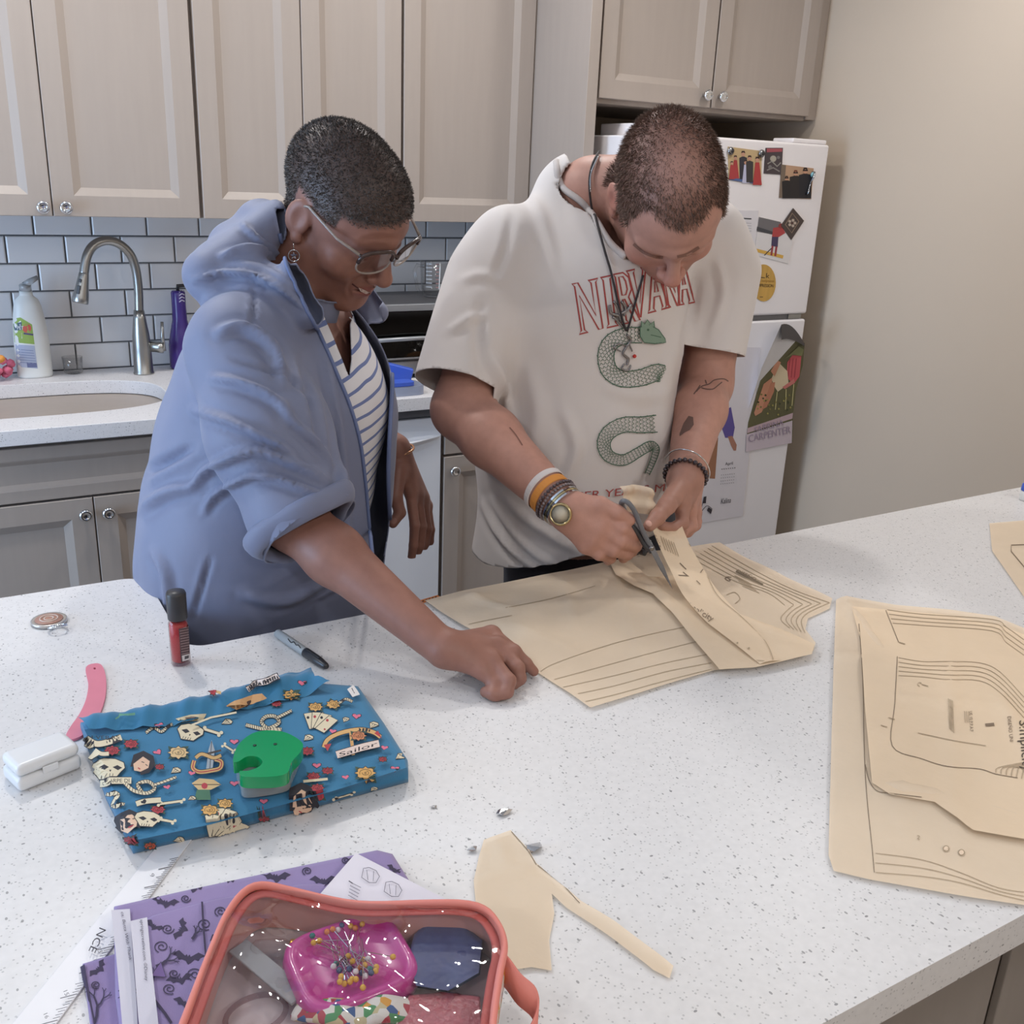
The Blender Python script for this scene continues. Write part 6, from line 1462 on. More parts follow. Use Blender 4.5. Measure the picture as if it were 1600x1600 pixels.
ho = hair_strands('hair', Vw, Fw, wm, lambda P, rg: rg.uniform(.004, .008, len(P)), w_dir, w_col, 22000, .00055, HAIR_M, pw_, 3); ho['label'] = 'short cropped dark grey hair'
bvw = bvh_vf(Vw, Fw); onw = on_bvh(bvw)
# face details: brows, smile with teeth, nostril, eye line
ik = Ink(onw, lift=.0005, maxpx=4)
ik.stroke(bezier([(550, 443), (558, 449), (570, 456), (582, 459)], 5), 2.2, (84, 48, 46)); ik.poly([(560, 449), (570, 453), (578, 457), (572, 459), (563, 455)], (206, 186, 176)); ik.stroke(bezier([(583, 448), (588, 450)], 3), 2.4, (74, 48, 44))
ik.build('mouth_line', pw_)
ik = Ink(onw, lift=.0004, maxpx=3); ik.circle((616, 814), 4.2, (166, 122, 110), 10, 5.2, .6); ik.build('thumbnail', pw_)
# glasses
gl_ = empty('glasses', hw_(0, .11, .0)); gl_.parent = pw_; gl_['label'] = 'clear-framed glasses with dark mottled top rims'
del gl_['label']; gl_['label'] = 'clear-framed glasses with dark mottled top rims'
M_CLR = mat('clear_acetate', (214, 200, 190), .2, trans=.55); M_TOR = mat('dark_tortoise', (70, 54, 50), .25, noise=(160, .5))
def lens(q):
    out = []
    for i in range(28):
        t = 2 * math.pi * i / 28; x = .0290 * math.copysign(abs(math.cos(t)) ** .72, math.cos(t)); z = .0215 * math.copysign(abs(math.sin(t)) ** .72, math.sin(t))
        out.append(hw_(q * (.0345 + x), .1110 - .20 * abs(.0345 + x) * (abs(.0345 + x) / .062), .013 + z - .12 * (.0) ))
    return out
for q in (-1, 1):
    ln_ = lens(q)
    lo_r = [ln_[i % 28] for i in range(13, 30)]; up_r = [ln_[i] for i in range(0, 15)]
    MB().tube(lo_r, .0016, 8).build('lower_rim', M_CLR, gl_, smooth=True); MB().tube(up_r, .0031, 8).build('upper_rim', M_TOR, gl_, smooth=True)
    MB().add([tuple(p) for p in ln_], [tuple(range(28))]).build('lens', glassy('lens_glass', (240, 238, 240), .92, .03, 1.6), gl_)
    h0_ = hw_(q * .0640, .095, .026); h1_ = hw_(q * .0785, -.002, .026); h2_ = hw_(q * .0785, -.024, .010)
    MB().tube([ln_[2], h0_], .0025, 8).build('hinge', M_TOR, gl_, smooth=True)
    MB().tube([h0_, hw_(q * .0775, .06, .026), h1_, h2_], [.0024, .002, .002, .0022], 8).build('temple', M_CLR, gl_, smooth=True)
MB().tube([lens(-1)[12], hw_(0, .1145, .022), lens(1)[12]], .0023, 8).build('bridge', M_TOR, gl_, smooth=True)
# earring
e0 = hw_(.079, .0, -.043); er_ = empty('earring', e0); er_.parent = pw_; er_['label'] = 'silver hoop earring with a small star'
MB().tube([e0, e0 + (0, 0, -.010)], .0006, 6).build('hook', M_CHROME, er_, smooth=True)
ec = e0 + np.array((0, 0, -.018)); ee = nrm(RGT); eu = np.array((0, 0, 1.))
MB().tube([ec + (ee * math.cos(t * .314) + eu * math.sin(t * .314)) * .0082 for t in range(20)], .0009, 6, closed=True).build('hoop', M_CHROME, er_, smooth=True)
sv = [ec + (ee * math.cos(t * .628 + 1.57) + eu * math.sin(t * .628 + 1.57)) * (.0055 if t % 2 == 0 else .0024) + nrm(-FWD) * dd for dd in (.0006, -.0006) for t in range(10)]
MB().add(sv, [tuple(range(10)), tuple(range(19, 9, -1))] + [(i, (i + 1) % 10, 10 + (i + 1) % 10, 10 + i) for i in range(10)]).build('star', M_CHROME, er_)
# bracelet on the hanging wrist
bw = W(626, 703, -1.62)
MB().tube([bw + nrm((.9, -.3, .25)) * .024 * math.cos(t * .3) + nrm((.2, .9, .1)) * .024 * math.sin(t * .3) for t in range(21)], .0025, 8, closed=True).build('bracelet', mat('rose_gold', (196, 150, 120), .3, .9), pw_, smooth=True)

# striped shirt
shs = Sdf(); shs.ell((.183, -1.734, 1.17), (.150, .138, .18), wA, .03); shs.ell((.155, -1.718, 1.02), (.165, .150, .20), wA, .06); shs.cap((.10, -1.775, 1.285), (.265, -1.655, 1.28), .052, .052, .04); shs.ell((.225, -1.782, 1.17), (.10, .075, .09), wA, .05)
Vs, Fs = shs.mesh(.005, (-.05, -2.0, .84), (.5, -1.5, 1.44))
Vs = ripple(Vs, Fs, .0012, 30, 4)
Qs = project(Vs); Ns = vnormals(Vs, Fs); frs = (Ns * (CAM - Vs)).sum(1) > 0
vneck = [(440, 340), (470, 420), (500, 480), (520, 525), (538, 570), (546, 592), (550, 560), (548, 505), (556, 484), (600, 480), (660, 470), (660, 340)]
gs = np.where(frs | (Vs[:, 2] > 1.345), -insdist(Qs, vneck) * .001, -.05); gs = np.maximum(gs, .88 - Vs[:, 2])
Vs2, Fs2 = clip(Vs, Fs, gs)
def stripe_mat(name):
    m = bpy.data.materials.new(name); m.use_nodes = True; nt = m.node_tree; b = nt.nodes['Principled BSDF']; N = nt.nodes.new; L = nt.links.new
    tc = N('ShaderNodeTexCoord'); dt = N('ShaderNodeVectorMath'); dt.operation = 'DOT_PRODUCT'; dt.inputs[1].default_value = tuple(nrm(np.array((0, 0, 1.)) - .30 * wL * 1.0 + .10 * wF)); L(tc.outputs['Object'], dt.inputs[0])
    no = N('ShaderNodeTexNoise'); no.inputs['Scale'].default_value = 9; L(tc.outputs['Object'], no.inputs['Vector']); ma = N('ShaderNodeMath'); ma.operation = 'MULTIPLY_ADD'; ma.inputs[1].default_value = .018; L(no.outputs['Fac'], ma.inputs[0]); L(dt.outputs['Value'], ma.inputs[2])
    mu = N('ShaderNodeMath'); mu.operation = 'MULTIPLY'; mu.inputs[1].default_value = 1 / .0205; L(ma.outputs[0], mu.inputs[0]); fr = N('ShaderNodeMath'); fr.operation = 'FRACT'; L(mu.outputs[0], fr.inputs[0]); lt = N('ShaderNodeMath'); lt.operation = 'LESS_THAN'; lt.inputs[1].default_value = .24; L(fr.outputs[0], lt.inputs[0])
    mx = N('ShaderNodeMix'); mx.data_type = 'RGBA'; mx.inputs[6].default_value = lin((222, 220, 224)); mx.inputs[7].default_value = lin((112, 126, 172)); L(lt.outputs[0], mx.inputs[0]); L(mx.outputs[2], b.inputs['Base Color']); b.inputs['Roughness'].default_value = .85
    MATS[name] = m; return m
cloth('striped_top', Vs2, Fs2, stripe_mat('striped_jersey'), pw_, .002, 'white top with thin blue diagonal stripes')

# blue hooded jacket
J = Sdf()
J.ell((.179, -1.728, 1.17), (.172, .166, .19), wA, .03); J.ell((.156, -1.712, 1.04), (.198, .182, .21), wA, .07); J.ell((.142, -1.694, .90), (.224, .186, .21), wA, .07)
J.cap((.10, -1.79, 1.285), (.265, -1.655, 1.275), .060, .056, .05)
J.cap((.078, -1.840, 1.285), (.088, -1.920, 1.180), .076, .080, .035); J.cap((.088, -1.920, 1.180), (.108, -1.985, 1.085), .080, .069, .03); J.cap((.108, -1.985, 1.085), (.125, -2.030, 1.030), .073, .069, .012)
J.cap((.275, -1.645, 1.25), (.350, -1.55, 1.10), .058, .052, .035); J.cap((.350, -1.55, 1.10), (.385, -1.59, 1.04), .050, .042, .02)
# hood bunched round the neck
hp = [W(452, 352, -1.730), W(405, 352, -1.690), W(365, 385, -1.690), W(345, 418, -1.720), W(390, 432, -1.790), W(450, 446, -1.840), W(485, 490, -1.870)]
for i, r_ in zip(range(len(hp) - 1), (.022, .030, .032, .030, .026, .020)): J.cap(hp[i], hp[i + 1], r_, r_, .020)
J.cap(W(440, 345, -1.725), W(330, 432, -1.755), .030, .040, .025); J.cap(W(410, 350, -1.665), W(522, 408, -1.62), .034, .026, .03); J.cap(W(528, 416, -1.63), W(590, 488, -1.71), .024, .018, .02)
J.cap(hw_(0, -.03, -.05) , nb_ + (0, 0, -.06), .062, .070, .012, True)
Vj, Fj = J.mesh(.0056, (-.16, -2.16, .78), (.56, -1.44, 1.50))
Vj = ripple(Vj, Fj, .0016, 26, 9)
Vj = sculpt(Vj, Fj, [([(340, 520), (380, 512), (425, 545), (446, 600)], 8, 0.0180), ([(330, 590), (380, 600), (430, 625), (452, 660)], 7, 0.0150), ([(300, 640), (360, 660), (430, 690), (470, 720)], 7, 0.0135), ([(300, 760), (330, 730), (400, 705), (470, 730), (510, 752)], 7, 0.0165),
    ([(318, 800), (340, 770), (400, 742), (470, 762), (520, 780)], 6, 0.0135), ([(225, 740), (260, 722), (300, 700)], 8, -0.0120), ([(215, 800), (260, 770), (310, 760)], 9, 0.0120),
    ([(395, 450), (398, 480), (390, 520)], 4, -0.0060), ([(300, 438), (350, 426), (400, 432), (440, 452), (474, 480)], 5, 0.0150), ([(346, 400), (380, 392), (420, 400), (455, 424)], 5, 0.0150), ([(380, 350), (400, 372), (432, 396), (460, 430)], 5, 0.0120), ([(440, 350), (450, 392), (470, 440), (490, 490)], 5, 0.0090),
    ([(505, 540), (520, 620), (532, 700), (540, 800), (548, 900)], 7, 0.0090), ([(470, 560), (490, 640), (505, 700)], 7, -0.0090), ([(330, 870), (315, 920), (300, 970)], 5, -0.0060), ([(240, 860), (260, 900), (262, 960)], 8, 0.0105), ([(380, 930), (450, 940), (520, 900)], 8, 0.0090), ([(440, 620), (460, 660), (500, 700), (520, 730)], 6, 0.0105), ([(360, 560), (410, 575), (450, 590), (500, 640)], 5, -0.0075)])
Qj = project(Vj); Nj = vnormals(Vj, Fj); vj = CAM - Vj; frj = (Nj * vj).sum(1) > -.02
E1 = [(430, 325), (437, 365), (446, 405), (462, 447), (484, 492), (502, 528), (520, 570), (545, 630), (562, 690), (571, 760), (577, 830), (584, 900), (590, 1000)]; E2 = [(612, 1000), (611, 890), (609, 820), (606, 740), (609, 660), (612, 600), (608, 540), (600, 505), (592, 480), (604, 464), (650, 440), (650, 325)]
gj = np.where(frj & (depth_ := ((Vj - CAM) @ FWD)) .astype(bool), -insdist(Qj, E1 + E2) * .001, -.05)
# only the near side of the body opens, not the back
cj = np.array((.175, -1.725)); nearm = ((Vj[:, :2] - cj) @ wF[:2]) > -.02
gj = np.where(nearm | (Vj[:, 2] > 1.255), gj, -.05)
# cuff, second cuff, neck opening
cd = nrm(np.array((.125, -2.030, 1.030)) - np.array((.085, -1.930, 1.165))); cdir = nrm(cd + .6 * nrm(wr_ - el_)); cpt = np.array((.116, -2.005, 1.060))
dsl = (Vj - cpt) @ cdir; ncu = np.linalg.norm(Vj - cpt - np.outer(dsl, cdir), axis=1) < .10
gj = np.maximum(gj, np.where(ncu & (Vj[:, 1] < -1.90) & (dsl > -.04), dsl, -.05))
c2 = W(608, 685, -1.61); d2 = nrm(wl_ - ell_); ds2 = (Vj - c2) @ d2
gj = np.maximum(gj, np.where((np.linalg.norm(Vj - c2, axis=1) < .09) & (Vj[:, 1] > -1.66), ds2, -.05))
gj = np.maximum(gj, .80 - Vj[:, 2])
Vj2, Fj2 = clip(Vj, Fj, gj)
M_JK = mat('blue_jacket_cloth', (120, 126, 152), .62, noise=(14, .04), bump=(700, .10, .0006), sheen=.15)
jo = cloth('jacket', Vj2, Fj2, M_JK, pw_, .0022, 'periwinkle blue zip jacket with hood and rolled sleeves')
bj = bvh_vf(Vj, Fj)
def on_line(b, pts, lift=.001, n=8):
    f = on_bvh(b); out = []
    for p in bezier([np.array(q, float) for q in pts], n):
        h = f(*p)
        if h is not None: out.append(h[0] + h[1] * lift)
    return out
for E_, nm in ((E1[1:-1], 'front_edge'), (E2[1:-4], 'zip_edge')):
    L_ = on_line(bj, E_)
    if len(L_) > 3: MB().tube(L_, .0028 if nm == 'front_edge' else .0034, 8).build(nm, mat('jacket_trim', (106, 120, 160), .6, bump=(600, .3, .001)), jo, smooth=True)
# rolled cuff: a soft doubled ring at the elbow
cu_ = []; x_ = nrm(np.cross(cdir, (0, 0, 1.))); y_ = np.cross(cdir, x_)
rc_pts = []
for t in range(40):
    a = t / 40 * 2 * math.pi; rr = .0715 + .004 * math.sin(3 * a + .5) + .0025 * math.sin(5 * a); rc_pts.append(cpt - cdir * (.012 + .006 * math.sin(2 * a + 1)) + (x_ * math.cos(a) + y_ * math.sin(a)) * rr)
MB().tube(rc_pts, 1, 12, closed=True, flat=(.0085, .016)).build('rolled_cuff', M_JK, jo, smooth=True)
# trousers and shoes (behind the island)
def legs(name_m, hips, f_, l_, hip_z, w, parent, shoe_m):
    t = Sdf(); hips = np.asarray(hips, float)
    t.ell(hips + (0, 0, .0), (w, w * .78, .17), np.array([l_, f_, (0, 0, 1.)]), .05)
    for q in (-1, 1):
        hp_ = hips + l_ * q * w * .48 + (0, 0, -.06); kn = np.array((hips[0], hips[1], .48)) + l_ * q * .10 + f_ * .01; an = np.array((hips[0], hips[1], .09)) + l_ * q * .11
        t.cap(hp_, kn, .095, .068, .05); t.cap(kn, an, .066, .055, .03)
    V, F = t.mesh(.011, hips - (.35, .35, hips[2] - .02), hips + (.35, .35, .25))
    cloth('trousers', V, F, mat(name_m, (58, 58, 66), .8, bump=(300, .2)), parent, 0)
    for q in (-1, 1):
        a = np.array((hips[0], hips[1], .045)) + l_ * q * .11; s_ = Sdf(); s_.cap(a - f_ * .05, a + f_ * .13, .042, .036, .02); s_.cap(a - f_ * .03 + (0, 0, .03), a - f_ * .03 + (0, 0, .09), .045, .045, .02)
        V, F = s_.mesh(.008, a - (.22, .22, .045), a + (.22, .22, .16)); V[:, 2] = np.maximum(V[:, 2], .002); cloth('shoe', V, F, shoe_m, parent, 0)
legs('dark_trousers', (.14, -1.70, .90), wF, wL, .9, .17, pw_, mat('dark_shoe', (50, 48, 50), .5))

# ---------------------------------------------------------------- person in the grey printed T-shirt
hm_ = Head((.753, -1.912, 1.500), (-.880, .460, -.121), (-.114, -.451, -.885), (-.461, -.765, .450), 1.08)
mF = nrm((-.24, -.97, 0)); mL = nrm((.97, -.24, 0)); mA = np.array([mL, mF, (0, 0, 1.)])
bm_ = Sdf(); hm_.grow(bm_, jaw=1.08, nose=1.05)
mn = W(926, 305, -1.735)
bm_.cap(hm_(0, -.045, -.05), mn, .062, .058, .03); bm_.cap(mn, mn + (.02, .03, -.12), .058, .075, .03)
tc_ = W(915, 520, -1.735); tb_ = W(905, 760, -1.745)
bm_.ell(tc_, (.165, .11, .17), mA, .04); bm_.ell(tb_, (.165, .12, .20), mA, .06)
rs_ = W(775, 445, -1.695); re_ = W(722, 640, -1.765); rw_ = W(884, 796, -2.005)
ls_ = W(1130, 425, -1.795); le_ = W(1102, 600, -1.815); lw_ = W(1070, 748, -1.985)
bm_.cap(tc_ + (0, .02, .07), rs_, .05, .050, .04); bm_.cap(tc_ + (0, .02, .07), ls_ + (-.01, .01, -.01), .05, .048, .04)
bm_.cap(rs_, re_, .052, .050, .03); q_ = re_ + (rw_ - re_) * .30; bm_.cap(re_, q_, .050, .0485, .02); bm_.cap(q_, rw_, .0485, .0305, .02)
bm_.cap(ls_, le_, .052, .049, .03); q_ = le_ + (lw_ - le_) * .30; bm_.cap(le_, q_, .049, .0475, .02); bm_.cap(q_, lw_, .0475, .0300, .02)
# right hand closed on the scissors
MI, MM, MR, MP = P_([(938, 808, -2.045), (934, 826, -2.050), (926, 842, -2.048), (915, 852, -2.040)])
for q, r_ in ((MI, .0150), (MM, .0150), (MR, .0145), (MP, .0135)): bm_.cap(rw_ + (q - rw_) * .15, q, .0220, r_, .016)
bm_.chain([MI] + P_([(972, 826, -2.070), (993, 837, -2.060), (990, 848, -2.040)]), [.0120, .0108, .0095, .0085], .009, .004)
bm_.chain([MM] + P_([(970, 846, -2.072), (993, 853, -2.058), (988, 862, -2.038)]), [.0122, .0110, .0098, .0088], .008, .004)
bm_.chain([MR] + P_([(958, 860, -2.066), (980, 866, -2.052), (974, 872, -2.034)]), [.0115, .0105, .0095, .0085], .008, .004)
bm_.chain([MP] + P_([(936, 866, -2.055), (954, 872, -2.044), (950, 876, -2.030)]), [.0105, .0095, .0085, .0078], .008, .004)
bm_.chain(P_([(905, 790, -2.020), (938, 790, -2.045), (964, 801, -2.062), (984, 812, -2.068)]), [.0190, .0145, .0120, .0095], .012, .004)
# left hand pinching the strip
NI, NM, NR, NP = P_([(1066, 790, -2.020), (1076, 793, -2.005), (1082, 797, -1.988), (1085, 800, -1.970)])
for q, r_ in ((NI, .0145), (NM, .0145), (NR, .0140), (NP, .0130)): bm_.cap(lw_ + (q - lw_) * .1, q, .0220, r_, .016)
bm_.chain([NI] + P_([(1066, 818, -2.040), (1050, 826, -2.045), (1034, 822, -2.045)]), [.0120, .0108, .0095, .0085], .009, .004)
bm_.chain([NM] + P_([(1080, 822, -2.015), (1064, 832, -2.022), (1048, 829, -2.025)]), [.0120, .0108, .0095, .0085], .008, .004)
bm_.chain([NR] + P_([(1086, 820, -1.992), (1074, 831, -2.000), (1060, 829, -2.004)]), [.0115, .0105, .0095, .0085], .008, .004)
bm_.chain([NP] + P_([(1088, 815, -1.970), (1080, 826, -1.978), (1070, 826, -1.984)]), [.0105, .0095, .0085, .0078], .008, .004)
bm_.chain(P_([(1060, 766, -2.005), (1042, 790, -2.045), (1027, 808, -2.062), (1015, 821, -2.066)]), [.0190, .0150, .0128, .0100], .012, .004)
Vm, Fm = bm_.mesh(.0031, (.38, -2.13, .86), (1.12, -1.60, 1.70))
lm = hm_.local(Vm)
colm = np.tile(lin3((190, 142, 126)), (len(Vm), 1))
colm = blend(colm, lin3((178, 96, 88)), np.clip(1.3 * (g3(lm, (0, .097, -.0575), (.020, .012, .0045)) + g3(lm, (0, .095, -.070), (.018, .012, .006))), 0, .7))
colm = blend(colm, lin3((200, 118, 104)), .5 * g3(lm, (0, .115, -.029), (.016, .02, .014)))
for q in (-1, 1): colm = blend(colm, lin3((196, 122, 106)), .4 * g3(lm, (.045 * q, .07, -.03), (.02, .03, .02))); colm = blend(colm, lin3((196, 118, 104)), .5 * g3(lm, (.078 * q, -.01, 0), (.012, .025, .035)))
# stubble on jaw, chin and lip
jw = np.clip((-.030 - lm[:, 2]) / .02, 0, 1) * (lm[:, 2] > -.14) * (lm[:, 1] > -.01) * (np.abs(lm[:, 0]) < .075) * (1 - np.clip(g3(lm, (0, .1, -.062), (.024, .02, .012)) * 1.5, 0, 1))
colm = blend(colm, lin3((138, 98, 82)), jw * .45)
sdm = np.abs(lm[:, 0])
hlm = np.where(lm[:, 1] > .05, .080 + .30 * (sdm - .012).clip(0, .03) - .6 * (sdm - .045).clip(0, .1), np.where(lm[:, 1] > .008, .030, np.where(lm[:, 1] > -.035, .036, -.042)))
wmm = np.clip((lm[:, 2] - hlm) / .012 + .5, 0, 1) * (np.linalg.norm(lm - np.array((0, -.012, .03)), axis=1) < .118)
wmm *= 1 - ((sdm > .071) & (lm[:, 2] < .034) & (lm[:, 1] > -.045))
# sideburns
wmm = np.maximum(wmm, .8 * np.clip(1 - np.abs(lm[:, 1] - .014) / .012, 0, 1) * ((lm[:, 2] > -.03) & (lm[:, 2] < .04) & (sdm > .055)))
thin = np.clip(1 - .75 * np.exp(-(((lm[:, 1] - .005) / .055) ** 2 + ((lm[:, 0] - .0) / .045) ** 2)) * (lm[:, 2] > .08), .2, 1)
colm = blend(colm, lin3((104, 76, 64)), wmm * thin * .62)  # scalp tinted by brown hair and the shade under it, less where thin
M_SKM = skin_mat('fair_skin', .5, 0, .4)
pmn = skin_obj('person', Vm, Fm, colm, M_SKM)
setp(pmn, 'person in a printed grey T-shirt bending over and cutting with scissors', 'person')
def m_dir(P, N, rg):
    l = hm_.local(P); f = hm_.A[1][None] * np.where(l[:, 2:3] > .05, .9, -.1) - hm_.A[2][None] * np.where(l[:, 2:3] > .06, .0, .7)
    t = f - N * (f * N).sum(1)[:, None]; d = N * .75 + t * .8 + rg.normal(0, .22, P.shape); return d / np.linalg.norm(d, axis=1)[:, None]
ho2 = hair_strands('hair', Vm, Fm, wmm * thin ** 1.4, lambda P, rg: rg.uniform(.006, .014, len(P)), m_dir, lambda P, rg: lin3((104, 82, 70)) * rg.uniform(.75, 1.55, (len(P), 1)), 20000, .00042, HAIR_M, pmn, 5); ho2['label'] = 'short thinning brown hair'

bvm = bvh_vf(Vm, Fm); onm = on_bvh(bvm)
ik = Ink(onm, lift=.0005, maxpx=4)
ik.stroke(bezier([(990, 381), (1006, 394), (1024, 401), (1036, 402)], 5), 4.5, (134, 96, 82)); ik.stroke(bezier([(1058, 401), (1074, 397), (1092, 386)], 5), 4.5, (134, 96, 82)); ik.build('eyebrows', pmn)
# tattoos
ik = Ink(onm, lift=.0003, maxpx=5); TT = (112, 84, 76)
for a in ([(1088, 612), (1096, 604), (1108, 600), (1116, 594), (1130, 592), (1138, 596)], [(1096, 606), (1104, 608), (1114, 608), (1122, 602), (1128, 597)], [(1084, 616), (1090, 608), (1094, 602)], [(1104, 600), (1102, 594)]): ik.stroke(bezier(a, 4), 1.8, TT)
ik.poly([(1062, 678), (1068, 662), (1076, 650), (1083, 652), (1084, 664), (1078, 672), (1070, 676), (1062, 682)], TT); ik.stroke(bezier([(796, 668), (806, 680), (816, 696)], 4), 2, (136, 96, 84)); ik.build('tattoos', pmn)
# thumbnail
ik = Ink(onm, lift=.0004, maxpx=3); ik.circle((1014, 818), 5.2, (216, 168, 152), 12, 4.2, .8); ik.build('thumbnail', pmn)

# T-shirt
T = Sdf()
T.ell(W(912, 520, -1.735), (.200, .140, .20), mA, .03); T.ell(W(900, 700, -1.750), (.192, .158, .20), mA, .06); T.ell(W(888, 880, -1.765), (.188, .155, .26), mA, .06)
T.cap(W(800, 392, -1.700), W(1105, 375, -1.790), .078, .074, .05); T.cap(W(906, 316, -1.70), W(930, 420, -1.74), .086, .10, .05); T.ell(W(960, 430, -1.80), (.11, .09, .10), mA, .05)
T.cap(rs_ + (-.012, 0, .008), W(716, 600, -1.752), .078, .074, .035); T.cap(ls_, W(1108, 552, -1.815), .070, .066, .035)
T.cap(hm_(0, -.04, -.05), mn + (.01, .01, -.02), .074, .088, .01, True)
Vt, Ft = T.mesh(.0056, (.34, -2.02, .80), (1.20, -1.50, 1.56))
Vt = ripple(Vt, Ft, .0010, 24, 14)
Vt = sculpt(Vt, Ft, [([(770, 640), (800, 690), (850, 740), (880, 760)], 10, .010), ([(765, 680), (790, 730), (830, 770)], 9, -.008), ([(770, 560), (785, 600), (800, 660)], 8, .010), ([(760, 600), (748, 540), (752, 470)], 10, -.008), ([(700, 520), (730, 500), (760, 490)], 8, .006), ([(720, 440), (750, 430), (790, 440)], 8, .005),
    ([(752, 780), (770, 820), (800, 860), (840, 890)], 6, .009), ([(768, 780), (800, 830), (840, 870), (880, 885)], 6, .008), ([(785, 770), (820, 810), (880, 850), (930, 870)], 7, .007), ([(880, 640), (900, 700), (880, 760)], 10, .006), ([(1060, 520), (1040, 600), (1030, 700)], 12, .007), ([(1030, 640), (1020, 720), (1000, 770)], 9, -.006), ([(830, 300), (850, 350), (870, 420)], 9, .005),
    ([(800, 330), (790, 390), (770, 440)], 8, -.005), ([(1090, 430), (1080, 490), (1066, 540)], 8, -.008), ([(1120, 400), (1130, 460), (1110, 520)], 8, .006), ([(940, 600), (1000, 620), (1040, 610)], 12, .004), ([(820, 560), (840, 640), (830, 700)], 14, .005)])
Qt = project(Vt); Nt = vnormals(Vt, Ft)
gt_ = np.full(len(Vt), -.05)
def cutp(c, d, r, g, V, extra=None):
    s_ = (V - c) @ d; rad = np.linalg.norm(V - c - np.outer(s_, d), axis=1); m = (rad < r) & (s_ > -.05)
    if extra is not None: m &= extra
    return np.maximum(g, np.where(m, s_, -.05))
d_r = nrm(nrm(W(716, 600, -1.752) - rs_) + .12 * mL); c_r = W(716, 603, -1.752); gt_ = cutp(c_r, d_r, .10, gt_, Vt, (Vt - tc_) @ mL < -.205)
d_l = nrm(W(1108, 552, -1.815) - ls_); c_l = W(1107, 549, -1.815); gt_ = cutp(c_l, d_l, .10, gt_, Vt, (Vt - tc_) @ mL > .160)
gt_ = np.maximum(gt_, .885 - Vt[:, 2] + .03 * np.clip((-.10 - (Vt - tb_) @ mL) / .1, -1, 1) * -1)
# neck opening
NK = [(866, 226), (886, 244), (897, 268), (904, 294), (914, 320), (930, 352), (950, 382), (978, 404), (1030, 424), (1078, 390), (1084, 140), (866, 140)]
frt = (Nt * (CAM - Vt)).sum(1) > 0
gt_ = np.maximum(gt_, np.where((frt | (Vt[:, 2] > 1.40)) & (Vt[:, 2] > 1.30), -insdist(Qt, NK) * .001, -.05))
Vt2, Ft2 = clip(Vt, Ft, gt_)
M_TS = mat('grey_jersey', (224, 217, 214), .85, noise=(12, .02), bump=(800, .12, .0006), sheen=.1)
ts = cloth('t_shirt', Vt2, Ft2, M_TS, pmn, .0018, 'light grey short-sleeved T-shirt with red lettering and a green snake')
bvt = bvh_vf(Vt, Ft)
# sleeve hems and collar band
def ring_from(V, F, g, name, m, parent, r):
    """a hem bead along the border where the field is zero"""
    return None
# shirt print
ik = Ink(on_bvh(bvt), lift=.0007, step=.00001, maxpx=6); RD = (172, 76, 72); GR = (70, 104, 84)
def letter(pts, w=2.2): ik.stroke(pts, w, RD, closed=True)
def seg(pts, w=2.0): ik.stroke(pts, w, RD)
# NIRVANA in tall outlined capitals (quads follow the arch of the chest)
def box(x0, y0, x1, y1, x2, y2, x3, y3): return lambda u, v: ((x0 * (1 - u) + x1 * u) * (1 - v) + (x3 * (1 - u) + x2 * u) * v, (y0 * (1 - u) + y1 * u) * (1 - v) + (y3 * (1 - u) + y2 * u) * v)
GL = {'N': [[(0, 0), (.22, 0), (.72, .72), (.72, .06), (.62, 0), (1, 0), (.9, .06), (.9, 1), (.74, 1), (.2, .25), (.2, .94), (.32, 1), (-.02, 1), (.08, .94), (.08, .06)]],
      'I': [[(.0, 0), (1, 0), (.8, .06), (.8, .94), (1, 1), (0, 1), (.2, .94), (.2, .06)]],
      'R': [[(0, 0), (.62, 0), (.92, .12), (.92, .36), (.66, .5), (1, 1), (.74, 1), (.42, .52), (.32, .52), (.32, .94), (.42, 1), (0, 1), (.1, .94), (.1, .06)], [(.32, .07), (.58, .08), (.68, .18), (.68, .34), (.54, .44), (.32, .44)]],
      'V': [[(0, 0), (.4, 0), (.32, .06), (.56, .72), (.76, .06), (.66, 0), (1, 0), (.9, .06), (.58, 1), (.44, 1), (.08, .06)]],
      'A': [[(.42, 0), (.6, 0), (.94, .94), (1, 1), (.62, 1), (.7, .94), (.62, .70), (.36, .70), (.28, .94), (.38, 1), (0, 1), (.08, .94)], [(.40, .60), (.58, .60), (.49, .28)]]}
for ch, q in (('N', (894, 444, 934, 435, 946, 512, 906, 522)), ('I', (938, 434, 956, 430, 966, 508, 948, 512)), ('R', (958, 429, 982, 424, 1000, 500, 970, 507)), ('V', (978, 424, 1012, 416, 1006, 494, 994, 497)), ('A', (1008, 416, 1034, 410, 1046, 480, 1012, 489)), ('N', (1028, 410, 1058, 403, 1064, 476, 1040, 481)), ('A', (1056, 402, 1072, 398, 1086, 472, 1058, 477))):
    b_ = box(*q)
    for o_ in GL[ch]: letter([b_(*p) for p in o_], 2.5)
